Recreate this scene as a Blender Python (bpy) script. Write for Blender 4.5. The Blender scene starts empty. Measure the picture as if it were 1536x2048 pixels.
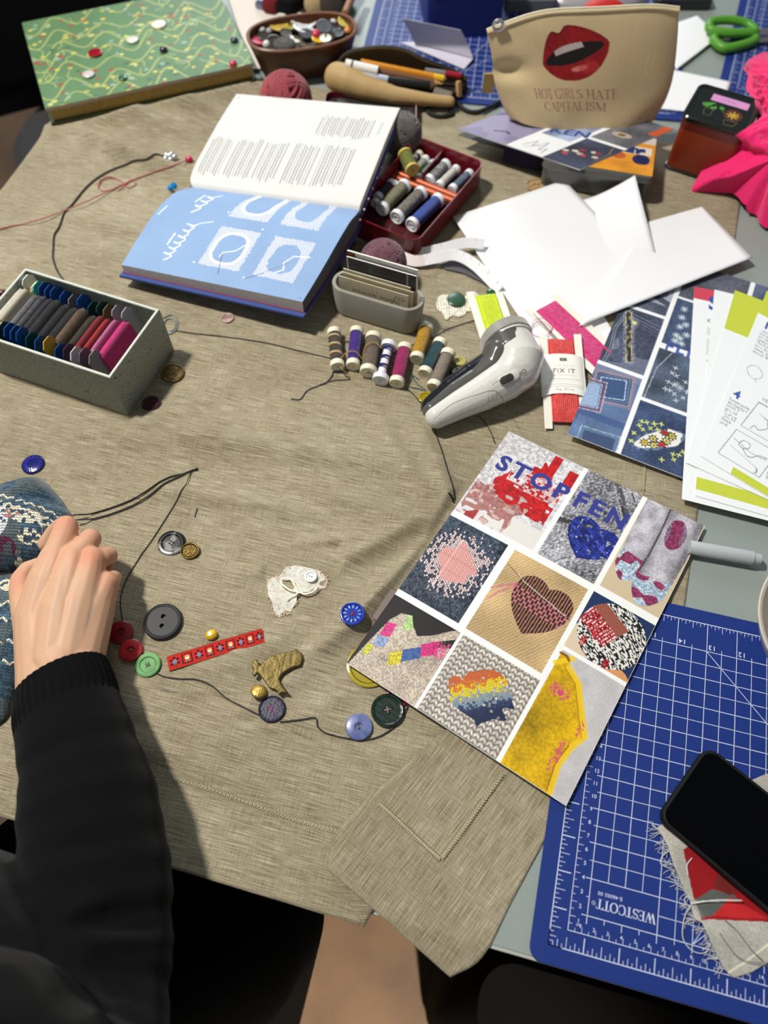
import bpy, bmesh, math, random
import numpy as np
from mathutils import Vector, Matrix, noise as mnoise
from mathutils.geometry import tessellate_polygon

# ------------------------------------------------------------------ camera, light, exposure
SC = bpy.context.scene
COL = SC.collection
S = 0.01                                   # everything below is written in centimetres
CAM = np.array([0.0, -35.5129, 63.8971])   # camera above the table top (z = 0)
CT, ST = 0.87326, 0.48725                  # the camera looks down this steeply
FPX = 1519.0                               # focal length for a 1536 x 2048 picture
cam_d = bpy.data.cameras.new('camera')
cam = bpy.data.objects.new('camera', cam_d)
COL.objects.link(cam)
cam.location = Vector(CAM) * S
cam.rotation_euler = (math.atan2(ST, CT), 0, 0)
cam_d.sensor_fit = 'VERTICAL'
cam_d.sensor_height = 24.0
cam_d.lens = FPX / 2048.0 * 24.0
cam_d.clip_start = 0.02
cam_d.dof.use_dof = True
cam_d.dof.focus_distance = 0.675
cam_d.dof.aperture_fstop = 2.6
SC.camera = cam

SC.view_settings.view_transform = 'Standard'
SC.view_settings.look = 'None'
SC.view_settings.gamma = 1.0
SC.view_settings.use_curve_mapping = False
SC.view_settings.exposure = 0.20

world = bpy.data.worlds.new('room_air')
SC.world = world
world.use_nodes = True
world.node_tree.nodes['Background'].inputs[0].default_value = (0.80, 0.90, 1.0, 1)
world.node_tree.nodes['Background'].inputs[1].default_value = 0.15

def area_lamp(name, loc, target, size, power, color, shape='DISK'):
    d = bpy.data.lights.new(name, 'AREA')
    d.shape = shape
    d.size = size * S
    d.energy = power
    d.color = color
    o = bpy.data.objects.new(name, d)
    COL.objects.link(o)
    o.location = Vector(loc) * S
    o.rotation_euler = (Vector(target) - Vector(loc)).to_track_quat('-Z', 'Y').to_euler()
    return o
area_lamp('ceiling_spot', (-100, 50, 200), (0, 5, 0), 20, 53.0, (1.0, 0.965, 0.90))
area_lamp('ceiling_panel', (-40, 420, 215), (0, 30, 0), 170, 62.0, (0.86, 0.94, 1.0))
area_lamp('ceiling_spot_behind', (70, -175, 200), (0, 0, -30), 30, 1.2, (1.0, 0.92, 0.82))
sp_d = bpy.data.lights.new('added_floor_spot', 'SPOT')  # added lamp, only there to brighten the floor patch below the table
sp_d.energy = 800.0; sp_d.color = (1.0, 0.88, 0.72); sp_d.spot_size = math.radians(19); sp_d.spot_blend = 0.35; sp_d.shadow_soft_size = 0.06
sp_o = bpy.data.objects.new('added_floor_spot', sp_d); COL.objects.link(sp_o)
sp_o.location = (0.35, -1.75, 1.9)
sp_o.rotation_euler = (Vector((-0.08, -0.55, -0.74)) - Vector(sp_o.location)).to_track_quat('-Z', 'Y').to_euler()

# ------------------------------------------------------------------ pixel to place on a horizontal plane
def at(px, py, z=0.0):
    x, y = (px - 768.0) / FPX, (py - 1024.0) / FPX
    d = np.array([x, -CT * y + ST, -ST * y - CT])
    t = (z - CAM[2]) / d[2]
    p = CAM + t * d
    return Vector((p[0], p[1], z))
def at_plane(px, py, p0, n):
    x, y = (px - 768.0) / FPX, (py - 1024.0) / FPX
    d = Vector((x, -CT * y + ST, -ST * y - CT))
    c = Vector(CAM)
    t = (Vector(p0) - c).dot(Vector(n)) / d.dot(Vector(n))
    return c + d * t

# ------------------------------------------------------------------ materials
def lin(c):
    out = []
    for v in c[:3]:
        v = v / 255.0
        out.append(v / 12.92 if v <= 0.04045 else ((v + 0.055) / 1.055) ** 2.4)
    return (out[0], out[1], out[2], 1.0)
_mats = {}
def M(name, col, rough=0.5, metal=0.0, bump=None, var=None, spec=0.5, coat=0.0, trans=0.0, sheen=0.0, attr=None, wave=None, ior=1.45, alpha=1.0, sss=0.0):
    """bump=(scale, strength) noise bump; var=(scale, other colour) two-tone noise; wave=(axis, scale, strength, distortion) wound-thread ridges"""
    if name in _mats: return _mats[name]
    m = bpy.data.materials.new(name)
    m.use_nodes = True
    nt = m.node_tree
    b = nt.nodes['Principled BSDF']
    b.inputs['Base Color'].default_value = lin(col)
    b.inputs['Roughness'].default_value = rough
    b.inputs['Metallic'].default_value = metal
    b.inputs['Specular IOR Level'].default_value = spec
    b.inputs['Coat Weight'].default_value = coat
    b.inputs['Coat Roughness'].default_value = 0.16
    b.inputs['Transmission Weight'].default_value = trans
    b.inputs['IOR'].default_value = ior
    b.inputs['Alpha'].default_value = alpha
    if sheen:
        b.inputs['Sheen Weight'].default_value = sheen
    if sss:
        b.inputs['Subsurface Weight'].default_value = sss
        b.inputs['Subsurface Radius'].default_value = (0.010, 0.004, 0.002)
        b.inputs['Subsurface Scale'].default_value = 0.5
    tc = nt.nodes.new('ShaderNodeTexCoord')
    if attr:
        a = nt.nodes.new('ShaderNodeVertexColor'); a.layer_name = attr
        nt.links.new(a.outputs['Color'], b.inputs['Base Color'])
    if var:
        n = nt.nodes.new('ShaderNodeTexNoise')
        n.inputs['Scale'].default_value = var[0]; n.inputs['Detail'].default_value = 4
        nt.links.new(tc.outputs['Object'], n.inputs['Vector'])
        r = nt.nodes.new('ShaderNodeValToRGB')
        r.color_ramp.elements[0].position = var[2] if len(var) > 2 else 0.35
        r.color_ramp.elements[1].position = var[3] if len(var) > 3 else 0.65
        r.color_ramp.elements[0].color = lin(col); r.color_ramp.elements[1].color = lin(var[1])
        nt.links.new(n.outputs['Fac'], r.inputs['Fac']); nt.links.new(r.outputs['Color'], b.inputs['Base Color'])
    h = None
    if wave:
        w = nt.nodes.new('ShaderNodeTexWave')
        w.bands_direction = wave[0]
        w.inputs['Scale'].default_value = wave[1]
        w.inputs['Distortion'].default_value = wave[3] if len(wave) > 3 else 1.5
        w.inputs['Detail'].default_value = 2
        w.inputs['Detail Scale'].default_value = 2.0
        nt.links.new(tc.outputs['Object'], w.inputs['Vector'])
        bn = nt.nodes.new('ShaderNodeBump')
        bn.inputs['Strength'].default_value = wave[2]; bn.inputs['Distance'].default_value = 0.0006
        nt.links.new(w.outputs['Fac'], bn.inputs['Height'])
        nt.links.new(bn.outputs['Normal'], b.inputs['Normal'])
        mx = nt.nodes.new('ShaderNodeMix'); mx.data_type = 'RGBA'; mx.blend_type = 'MULTIPLY'
        mx.inputs['Factor'].default_value = 0.35
        src = b.inputs['Base Color'].links[0].from_socket if b.inputs['Base Color'].links else None
        if src: nt.links.new(src, mx.inputs['A'])
        else: mx.inputs['A'].default_value = lin(col)
        nt.links.new(w.outputs['Color'], mx.inputs['B'])
        nt.links.new(mx.outputs['Result'], b.inputs['Base Color'])
    elif bump:
        n = nt.nodes.new('ShaderNodeTexNoise')
        n.inputs['Scale'].default_value = bump[0]; n.inputs['Detail'].default_value = 4
        nt.links.new(tc.outputs['Object'], n.inputs['Vector'])
        bn = nt.nodes.new('ShaderNodeBump')
        bn.inputs['Strength'].default_value = bump[1]; bn.inputs['Distance'].default_value = 0.001
        nt.links.new(n.outputs['Fac'], bn.inputs['Height'])
        nt.links.new(bn.outputs['Normal'], b.inputs['Normal'])
    _mats[name] = m
    return m
def PRINT(rough=0.45, name='printed_paper', bump=None, spec=0.4, coat=0.0, sheen=0.0):
    return M(name, (200, 200, 200), rough, attr='Col', spec=spec, bump=bump, coat=coat, sheen=sheen)
def thread_mat(name, col, other=None, axis='Z', scale=330, strength=0.8, rough=0.65):
    return M(name, col, rough, wave=(axis, scale, strength, 2.0), var=(260, other) if other else None, spec=0.35, sheen=0.15)

# ------------------------------------------------------------------ mesh building
class MB:
    def __init__(self):
        self.v = []; self.f = []; self.mi = []; self.cur = 0; self.c = None
    def add(self, vs, fs, Mx=None):
        k = len(self.v)
        if Mx is not None: vs = [Mx @ Vector(p) for p in vs]
        self.v += [tuple(p) for p in vs]
        self.f += [tuple(i + k for i in f) for f in fs]
        self.mi += [self.cur] * len(fs)
        return self
    def box(self, x0, y0, z0, x1, y1, z1, Mx=None):
        vs = [(x0, y0, z0), (x1, y0, z0), (x1, y1, z0), (x0, y1, z0), (x0, y0, z1), (x1, y0, z1), (x1, y1, z1), (x0, y1, z1)]
        return self.add(vs, [(3, 2, 1, 0), (4, 5, 6, 7), (0, 1, 5, 4), (1, 2, 6, 5), (2, 3, 7, 6), (3, 0, 4, 7)], Mx)
    def loft(self, rings, cap0=True, cap1=True, closed=False, Mx=None):
        n = len(rings[0]); vs = [p for r in rings for p in r]; fs = []
        m = len(rings)
        for i in range(m if closed else m - 1):
            a, b = i * n, ((i + 1) % m) * n
            for j in range(n):
                k = (j + 1) % n
                fs.append((a + j, a + k, b + k, b + j))
        if not closed:
            if cap0: fs.append(tuple(range(n - 1, -1, -1)))
            if cap1: fs.append(tuple(range((m - 1) * n, m * n)))
        return self.add(vs, fs, Mx)
    def lathe(self, prof, n=32, Mx=None, closed=False, ell=1.0):
        rings = [[(r * math.cos(2 * math.pi * j / n), ell * r * math.sin(2 * math.pi * j / n), z) for j in range(n)] for r, z in prof]
        return self.loft(rings, not closed, not closed, closed, Mx)
    def tube(self, pts, r, n=8, closed=False, Mx=None, flat=1.0):
        pts = [Vector(p) for p in pts]; m = len(pts)
        rs = r if isinstance(r, (list, tuple)) else [r] * m
        up = None; rings = []
        for i in range(m):
            a = pts[i - 1] if (i > 0 or closed) else pts[0]
            b = pts[(i + 1) % m] if (i < m - 1 or closed) else pts[-1]
            t = (b - a)
            t = t.normalized() if t.length > 1e-9 else Vector((1, 0, 0))
            if up is None:
                up = Vector((0, 0, 1)) if abs(t.z) < 0.9 else Vector((1, 0, 0))
            s = t.cross(up)
            if s.length < 1e-6: s = t.cross(Vector((0.3, 0.9, 0.2)))
            s.normalize(); u = s.cross(t).normalized(); up = u
            rings.append([tuple(pts[i] + s * (rs[i] * math.cos(2 * math.pi * j / n)) + u * (rs[i] * flat * math.sin(2 * math.pi * j / n))) for j in range(n)])
        return self.loft(rings, True, True, closed, Mx)
    def prism(self, outer, z0, z1, holes=(), Mx=None, chamfer=0.0):
        loops = [list(outer)] + [list(h) for h in holes]
        flat = [p for l in loops for p in l]
        tri = tessellate_polygon([[Vector((p[0], p[1], 0)) for p in l] for l in loops])
        n = len(flat)
        vs = [(p[0], p[1], z0) for p in flat] + [(p[0], p[1], z1) for p in flat]
        fs = []
        for t in tri:
            a, b, c = [Vector((flat[i][0], flat[i][1], 0)) for i in t]
            if (b - a).cross(c - a).z < 0: t = (t[0], t[2], t[1])
            fs.append((t[2], t[1], t[0])); fs.append((t[0] + n, t[1] + n, t[2] + n))
        k = 0
        for l in loops:
            m = len(l)
            for j in range(m):
                q = (j + 1) % m
                fs.append((k + j, k + q, k + q + n, k + j + n))
            k += m
        return self.add(vs, fs, Mx)
    def grid(self, fn, nu, nv, close_u=False):
        vs = [tuple(fn(i / nu, j / nv)) for j in range(nv + 1) for i in range(nu + 1)]
        w = nu + 1
        fs = [(j * w + i, j * w + i + 1, (j + 1) * w + i + 1, (j + 1) * w + i) for j in range(nv) for i in range(nu)]
        return self.add(vs, fs)
    def sphere(self, c, r, n=16, sc=(1, 1, 1)):
        m = n // 2
        prof = [(max(1e-4, math.sin(math.pi * i / m)), -math.cos(math.pi * i / m)) for i in range(m + 1)]
        Mx = Matrix.Translation(Vector(c)) @ Matrix.Diagonal((r * sc[0], r * sc[1], r * sc[2], 1))
        return self.lathe(prof, n, Mx)
def obj(name, mb, mats, parent=None, loc=(0, 0, 0), rot=(0, 0, 0), angle=40, fixn=True):
    me = bpy.data.meshes.new(name)
    me.from_pydata([(p[0] * S, p[1] * S, p[2] * S) for p in mb.v], [], mb.f)
    for m in (mats if isinstance(mats, (list, tuple)) else [mats]): me.materials.append(m)
    if any(mb.mi): me.polygons.foreach_set('material_index', mb.mi)
    if fixn:
        bm = bmesh.new(); bm.from_mesh(me)
        bmesh.ops.recalc_face_normals(bm, faces=bm.faces)
        bm.to_mesh(me); bm.free()
    if angle is not None:
        me.shade_smooth()
        me.set_sharp_from_angle(angle=math.radians(angle))
    me.update()
    o = bpy.data.objects.new(name, me)
    COL.objects.link(o)
    o.location = Vector(loc) * S
    o.rotation_euler = rot
    if parent is not None: o.parent = parent
    return o
def tag(o, label, cat, group=None, kind=None):
    o['label'] = label; o['category'] = cat
    if group: o['group'] = group
    if kind: o['kind'] = kind
    return o
def thing(name, label, cat, loc=(0, 0, 0), rot=(0, 0, 0), group=None):
    o = bpy.data.objects.new(name, None)
    o.empty_display_size = 0.01
    COL.objects.link(o)
    o.location = Vector(loc) * S
    if isinstance(rot, (int, float)): rot = (0, 0, rot)
    if isinstance(rot, Matrix): o.rotation_euler = rot.to_3x3().to_euler()
    else: o.rotation_euler = rot
    return tag(o, label, cat, group)
def copy_tree(o, loc=None, rot=None, label=None, group=None):
    c = o.copy(); COL.objects.link(c)
    if loc is not None: c.location = Vector(loc) * S
    if rot is not None: c.rotation_euler = rot
    if label: c['label'] = label
    if group: c['group'] = group
    for ch in list(o.children):
        d = ch.copy(); COL.objects.link(d); d.parent = c
        for g in list(ch.children):
            e = g.copy(); COL.objects.link(e); e.parent = d
    return c
def rrect(w, h, r, n=6, inset=0.0):
    w2, h2, r2 = w / 2 - inset, h / 2 - inset, max(0.001, r - inset)
    out = []
    for cx, cy, a0 in ((w2 - r2, h2 - r2, 0), (-w2 + r2, h2 - r2, 90), (-w2 + r2, -h2 + r2, 180), (w2 - r2, -h2 + r2, 270)):
        for i in range(n + 1):
            a = math.radians(a0 + 90 * i / n)
            out.append((cx + r2 * math.cos(a), cy + r2 * math.sin(a)))
    return out
def ring3(pts, z): return [(p[0], p[1], z) for p in pts]
def rslab(mb, w, h, r, z0, z1, bev, n=6, Mx=None):
    """a slab with rounded corners and softened top and bottom edges"""
    return mb.loft([ring3(rrect(w, h, r, n, bev), z0), ring3(rrect(w, h, r, n), z0 + bev), ring3(rrect(w, h, r, n), z1 - bev), ring3(rrect(w, h, r, n, bev), z1)], Mx=Mx)
def circ(cx, cy, r, n=14, ell=1.0): return [(cx + r * math.cos(2 * math.pi * i / n), cy + r * ell * math.sin(2 * math.pi * i / n)) for i in range(n)]
def spline(pts, k=8, closed=False):
    P = [Vector(p) for p in pts]; n = len(P); out = []
    for i in range(n if closed else n - 1):
        p0 = P[(i - 1) % n] if (closed or i > 0) else P[0] * 2 - P[1]
        p1 = P[i]; p2 = P[(i + 1) % n]
        p3 = P[(i + 2) % n] if (closed or i + 2 < n) else P[-1] * 2 - P[-2]
        for j in range(k):
            t = j / k
            out.append(0.5 * ((2 * p1) + (p2 - p0) * t + (2 * p0 - 5 * p1 + 4 * p2 - p3) * t * t + (3 * p1 - p0 - 3 * p2 + p3) * t ** 3))
    if not closed: out.append(P[-1].copy())
    return out
def remesh(name, mb, mat, voxel, parent=None, smooth=6, loc=(0, 0, 0), factor=0.5):
    """fuse overlapping volumes into one continuous skin"""
    o = obj(name, mb, mat, None, angle=None)
    md = o.modifiers.new('r', 'REMESH'); md.mode = 'VOXEL'; md.voxel_size = voxel * S
    sm = o.modifiers.new('s', 'SMOOTH'); sm.iterations = smooth; sm.factor = factor
    bpy.context.view_layer.update()
    dg = bpy.context.evaluated_depsgraph_get()
    me = bpy.data.meshes.new_from_object(o.evaluated_get(dg))
    old = o.data
    o.modifiers.clear(); o.data = me
    bpy.data.meshes.remove(old)
    me.name = name
    me.shade_smooth()
    if not me.materials: me.materials.append(mat)
    o.location = Vector(loc) * S
    if parent is not None: o.parent = parent
    return o

# ------------------------------------------------------------------ printed surfaces painted point by point
class Img:
    """a print: w x h cm at k points per cm; x to the right, y down"""
    def __init__(self, w, h, k, col=(255, 255, 255)):
        self.w, self.h, self.k = w, h, k
        self.nx, self.ny = int(round(w * k)), int(round(h * k))
        self.a = np.zeros((self.ny, self.nx, 3)) + np.array(col, float)
        self.X, self.Y = np.meshgrid(np.linspace(0, w, self.nx), np.linspace(0, h, self.ny))
    def put(self, mask, col, op=1.0):
        m = np.clip(np.asarray(mask, float) * op, 0, 1)[..., None]
        c = np.array(col, float)
        self.a = self.a * (1 - m) + c * m
    def poly(self, pts, X=None, Y=None):
        X = self.X if X is None else X; Y = self.Y if Y is None else Y
        m = np.zeros(X.shape, bool); n = len(pts)
        for i in range(n):
            x0, y0 = pts[i]; x1, y1 = pts[(i + 1) % n]
            if y0 == y1: continue
            c = (Y >= min(y0, y1)) & (Y < max(y0, y1)) & (X < x0 + (Y - y0) * (x1 - x0) / (y1 - y0))
            m ^= c
        return m
    def rect(self, x0, y0, x1, y1): return (self.X >= x0) & (self.X < x1) & (self.Y >= y0) & (self.Y < y1)
    def ell(self, cx, cy, rx, ry=None): return ((self.X - cx) / rx) ** 2 + ((self.Y - cy) / (ry or rx)) ** 2 < 1
    def seg(self, p, q, w):
        px, py = p; dx, dy = q[0] - px, q[1] - py; L = dx * dx + dy * dy + 1e-12
        t = np.clip(((self.X - px) * dx + (self.Y - py) * dy) / L, 0, 1)
        return np.hypot(self.X - px - t * dx, self.Y - py - t * dy) < w / 2
    def line(self, pts, w, col, op=1.0):
        m = np.zeros(self.X.shape, bool)
        for a, b in zip(pts[:-1], pts[1:]):
            x0, x1 = sorted((a[0], b[0])); y0, y1 = sorted((a[1], b[1]))
            i0 = max(0, int((x0 - w) * self.k)); i1 = min(self.nx, int((x1 + w) * self.k) + 2)
            j0 = max(0, int((y0 - w) * self.k)); j1 = min(self.ny, int((y1 + w) * self.k) + 2)
            if i0 >= i1 or j0 >= j1: continue
            X = self.X[j0:j1, i0:i1]; Y = self.Y[j0:j1, i0:i1]
            dx, dy = b[0] - a[0], b[1] - a[1]; L = dx * dx + dy * dy + 1e-12
            t = np.clip(((X - a[0]) * dx + (Y - a[1]) * dy) / L, 0, 1)
            m[j0:j1, i0:i1] |= np.hypot(X - a[0] - t * dx, Y - a[1] - t * dy) < w / 2
        self.put(m, col, op)
    def noise(self, scale, seed=0, X=None, Y=None, sx=1.0, sy=1.0):
        X = (self.X if X is None else X) * sx / scale; Y = (self.Y if Y is None else Y) * sy / scale
        X = X - X.min(); Y = Y - Y.min()
        g = np.random.default_rng(seed).random((int(Y.max()) + 3, int(X.max()) + 3))
        i = X.astype(int); j = Y.astype(int); u = X - i; v = Y - j
        u = u * u * (3 - 2 * u); v = v * v * (3 - 2 * v)
        return (g[j, i] * (1 - u) + g[j, i + 1] * u) * (1 - v) + (g[j + 1, i] * (1 - u) + g[j + 1, i + 1] * u) * v
    def white(self, seed=0): return np.random.default_rng(seed).random(self.X.shape)
    def shade(self, f):  # brightness of the printed photograph
        self.a = np.clip(self.a * np.asarray(f)[..., None], 0, 255)
    def tris(self, T, col, op=1.0):
        m = np.zeros(self.X.shape, bool)
        for a, b, c in T:
            x0, x1 = min(a[0], b[0], c[0]), max(a[0], b[0], c[0]); y0, y1 = min(a[1], b[1], c[1]), max(a[1], b[1], c[1])
            i0 = max(0, int(x0 * self.k)); i1 = min(self.nx, int(x1 * self.k) + 2)
            j0 = max(0, int(y0 * self.k)); j1 = min(self.ny, int(y1 * self.k) + 2)
            if i0 >= i1 or j0 >= j1: continue
            X = self.X[j0:j1, i0:i1]; Y = self.Y[j0:j1, i0:i1]
            d = (b[0] - a[0]) * (c[1] - a[1]) - (c[0] - a[0]) * (b[1] - a[1])
            if abs(d) < 1e-12: continue
            u = ((X - a[0]) * (c[1] - a[1]) - (c[0] - a[0]) * (Y - a[1])) / d
            v = ((b[0] - a[0]) * (Y - a[1]) - (X - a[0]) * (b[1] - a[1])) / d
            m[j0:j1, i0:i1] |= (u >= -0.02) & (v >= -0.02) & (u + v <= 1.02)
        self.put(m, col, op)
def painted(name, img, fn, mat, parent=None, keep=None, loc=(0, 0, 0), angle=60):
    """one mesh carrying the print; fn(s, t) in 0..1 gives the place of each point (s right, t down the print)"""
    ny, nx = img.ny, img.nx
    s = np.linspace(0, 1, nx); t = np.linspace(0, 1, ny)
    SS, TT = np.meshgrid(s, t)
    P = fn(SS, TT)
    P = np.stack([np.broadcast_to(np.asarray(c, float), SS.shape) for c in P], -1).reshape(-1, 3) * S
    idx = np.arange(ny * nx).reshape(ny, nx)
    q = np.stack([idx[:-1, :-1], idx[1:, :-1], idx[1:, 1:], idx[:-1, 1:]], -1)
    if keep is not None: q = q[keep[:-1, :-1]]
    q = q.reshape(-1, 4)
    me = bpy.data.meshes.new(name)
    me.vertices.add(len(P)); me.vertices.foreach_set('co', P.ravel())
    me.loops.add(q.size); me.loops.foreach_set('vertex_index', q.ravel().astype(np.int32))
    me.polygons.add(len(q)); me.polygons.foreach_set('loop_start', np.arange(0, q.size, 4, dtype=np.int32))
    me.update(calc_edges=True)
    ca = me.color_attributes.new('Col', 'BYTE_COLOR', 'POINT')
    rgba = np.ones((ny * nx, 4)); rgba[:, :3] = np.clip(img.a.reshape(-1, 3) / 255.0, 0, 1)
    ca.data.foreach_set('color_srgb', rgba.ravel())
    me.materials.append(mat)
    me.shade_smooth()
    me.update()
    o = bpy.data.objects.new(name, me); COL.objects.link(o)
    o.location = Vector(loc) * S
    if parent is not None: o.parent = parent
    return o
def quad(p00, p10, p11, p01):
    """map s, t onto four corners: top left, top right, bottom right, bottom left of the print"""
    A = [np.array(p, float) for p in (p00, p10, p11, p01)]
    def f(s, t):
        return tuple(A[0][i] * (1 - s) * (1 - t) + A[1][i] * s * (1 - t) + A[2][i] * s * t + A[3][i] * (1 - s) * t for i in range(3))
    return f

# ------------------------------------------------------------------ lettering
_txt = {}
def text_tris(txt, size=1.0, bold=0.0, spacing=1.0, align='LEFT'):
    """triangles of sans lettering in x right / y up, capital height about 0.73 * size"""
    key = (txt, bold, spacing, align)
    if key not in _txt:
        cu = bpy.data.curves.new('t', 'FONT')
        cu.body = txt; cu.size = 1.0; cu.offset = bold; cu.space_character = spacing; cu.align_x = align
        cu.resolution_u = 3
        o = bpy.data.objects.new('t', cu); COL.objects.link(o)
        bpy.context.view_layer.update()
        me = bpy.data.meshes.new_from_object(o.evaluated_get(bpy.context.evaluated_depsgraph_get()))
        me.calc_loop_triangles()
        V = [v.co.copy() for v in me.vertices]
        _txt[key] = [[(V[i].x, V[i].y) for i in t.vertices] for t in me.loop_triangles]
        bpy.data.objects.remove(o); bpy.data.curves.remove(cu); bpy.data.meshes.remove(me)
    return [[(x * size, y * size) for x, y in t] for t in _txt[key]]
def place_tris(T, x, y, rot=0.0, flip=True):
    """to print coordinates (y down) at x, y, turned by rot radians"""
    c, s = math.cos(rot), math.sin(rot); out = []
    for t in T:
        q = []
        for a, b in t:
            if flip: b = -b
            q.append((x + a * c - b * s, y + a * s + b * c))
        out.append(q)
    return out
# serif capitals as thick-and-thin strokes: (x0, y0, x1, y1, weight) in a unit cap height
def _arc(cx, cy, rx, ry, a0, a1, n=10, th=0.16, tn=0.05):
    out = []
    for i in range(n):
        a = math.radians(a0 + (a1 - a0) * i / n); b = math.radians(a0 + (a1 - a0) * (i + 1) / n); m = (a + b) / 2
        out.append((cx + rx * math.cos(a), cy + ry * math.sin(a), cx + rx * math.cos(b), cy + ry * math.sin(b), tn + (th - tn) * abs(math.cos(m))))
    return out
def _ser(x, y, w=0.30): return [(x - w / 2, y, x + w / 2, y, 0.05)]
_stem = lambda x: [(x, 0, x, 1, 0.15)] + _ser(x, 0.02) + _ser(x, 0.98)
SERIF = {
 'H': (0.95, _stem(0.18) + _stem(0.76) + [(0.18, 0.5, 0.76, 0.5, 0.06)]),
 'O': (0.95, _arc(0.47, 0.5, 0.39, 0.48, 0, 360, 20)),
 'T': (0.82, [(0.40, 0, 0.40, 1, 0.15), (0.03, 0.97, 0.77, 0.97, 0.06), (0.05, 0.97, 0.05, 0.76, 0.05), (0.75, 0.97, 0.75, 0.76, 0.05)] + _ser(0.40, 0.02, 0.36)),
 'G': (0.95, _arc(0.47, 0.5, 0.39, 0.48, 50, 315, 16) + [(0.78, 0.04, 0.78, 0.42, 0.14)] + _ser(0.76, 0.43, 0.3) + [(0.73, 0.95, 0.75, 0.70, 0.05)]),
 'I': (0.45, _stem(0.21)),
 'R': (0.88, _stem(0.18) + [(0.18, 0.97, 0.44, 0.97, 0.05), (0.18, 0.48, 0.44, 0.48, 0.05)] + _arc(0.44, 0.725, 0.25, 0.245, -90, 90, 8) + [(0.42, 0.48, 0.76, 0.03, 0.14), (0.70, 0.02, 0.86, 0.02, 0.05)]),
 'L': (0.76, _stem(0.18) + [(0.18, 0.03, 0.68, 0.03, 0.06), (0.68, 0.03, 0.70, 0.26, 0.05)]),
 'S': (0.68, _arc(0.31, 0.74, 0.22, 0.23, 30, 250, 10, 0.13) + _arc(0.31, 0.27, 0.25, 0.25, 95, -150, 10, 0.15) + [(0.52, 0.97, 0.52, 0.72, 0.05), (0.06, 0.03, 0.06, 0.28, 0.05), (0.24, 0.54, 0.38, 0.48, 0.15)]),
 'A': (0.90, [(0.10, 0, 0.45, 1, 0.06), (0.43, 1, 0.78, 0, 0.15), (0.22, 0.36, 0.66, 0.36, 0.05)] + _ser(0.10, 0.02, 0.24) + _ser(0.78, 0.02, 0.28)),
 'E': (0.78, _stem(0.18) + [(0.18, 0.97, 0.66, 0.97, 0.06), (0.18, 0.03, 0.68, 0.03, 0.06), (0.18, 0.51, 0.52, 0.51, 0.05), (0.66, 0.97, 0.66, 0.78, 0.05), (0.68, 0.03, 0.70, 0.25, 0.05), (0.52, 0.41, 0.52, 0.61, 0.05)]),
 'C': (0.90, _arc(0.47, 0.5, 0.39, 0.48, 48, 312, 16) + [(0.73, 0.95, 0.75, 0.68, 0.05), (0.73, 0.05, 0.75, 0.30, 0.05)]),
 'P': (0.80, _stem(0.18) + [(0.18, 0.97, 0.44, 0.97, 0.05), (0.18, 0.46, 0.44, 0.46, 0.05)] + _arc(0.44, 0.715, 0.25, 0.255, -90, 90, 8)),
 'M': (1.12, [(0.16, 0, 0.16, 1, 0.06), (0.14, 1, 0.54, 0.03, 0.15), (0.54, 0.03, 0.92, 1, 0.06), (0.92, 0, 0.92, 1, 0.15)] + _ser(0.14, 0.02, 0.26) + _ser(0.92, 0.02, 0.30) + _ser(0.10, 0.98, 0.18) + _ser(0.96, 0.98, 0.22)),
 'W': (1.22, [(0.08, 1, 0.36, 0, 0.15), (0.36, 0, 0.62, 0.95, 0.06), (0.52, 1, 0.80, 0, 0.15), (0.80, 0, 1.08, 1, 0.06)] + _ser(0.08, 0.98, 0.28) + _ser(0.55, 0.98, 0.26) + _ser(1.08, 0.98, 0.26)),
 ' ': (0.40, []),
}
def serif_tris(txt, size=1.0, track=0.0, heavy=1.0):
    x = 0.0; out = []
    for ch in txt:
        w, st = SERIF[ch]
        for x0, y0, x1, y1, t in st:
            d = Vector((x1 - x0, y1 - y0)); L = d.length or 1e-6
            n = Vector((-d.y, d.x)) / L * (t * heavy / 2); e = d / L * 0.012
            p = [((x + a) * size, b * size) for a, b in ((x0 - e.x + n.x, y0 - e.y + n.y), (x0 - e.x - n.x, y0 - e.y - n.y), (x1 + e.x - n.x, y1 + e.y - n.y), (x1 + e.x + n.x, y1 + e.y + n.y))]
            out += [[p[0], p[1], p[2]], [p[0], p[2], p[3]]]
        x += w + track
    return out, x * size
def add_tris(mb, T, z, Mx=None):
    """flat ink: triangles laid at height z"""
    vs = []; fs = []
    for t in T:
        a, b, c = t
        if (b[0] - a[0]) * (c[1] - a[1]) - (c[0] - a[0]) * (b[1] - a[1]) < 0: t = (a, c, b)
        k = len(vs); vs += [(p[0], p[1], z) for p in t]; fs.append((k, k + 1, k + 2))
    mb.add(vs, fs, Mx)
def strip(mb, a, b, w, z):
    d = Vector((b[0] - a[0], b[1] - a[1])); n = Vector((-d.y, d.x)).normalized() * (w / 2)
    mb.add([(a[0] - n.x, a[1] - n.y, z), (b[0] - n.x, b[1] - n.y, z), (b[0] + n.x, b[1] + n.y, z), (a[0] + n.x, a[1] + n.y, z)], [(0, 1, 2, 3)])
# ------------------------------------------------------------------ floor, table, tablecloth
TA = math.radians(-14.27)                       # the table's long direction
E1 = Vector((math.cos(TA), math.sin(TA), 0)); E2 = Vector((-math.sin(TA), math.cos(TA), 0))
def tab(a, b, z=0.0): return E1 * a + E2 * b + Vector((0, 0, z))
def ab(x, y): return x * E1.x + y * E1.y, x * E2.x + y * E2.y
TA0, TA1, TB0, TB1 = -57.9, 92.0, -33.25, 112.0

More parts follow.
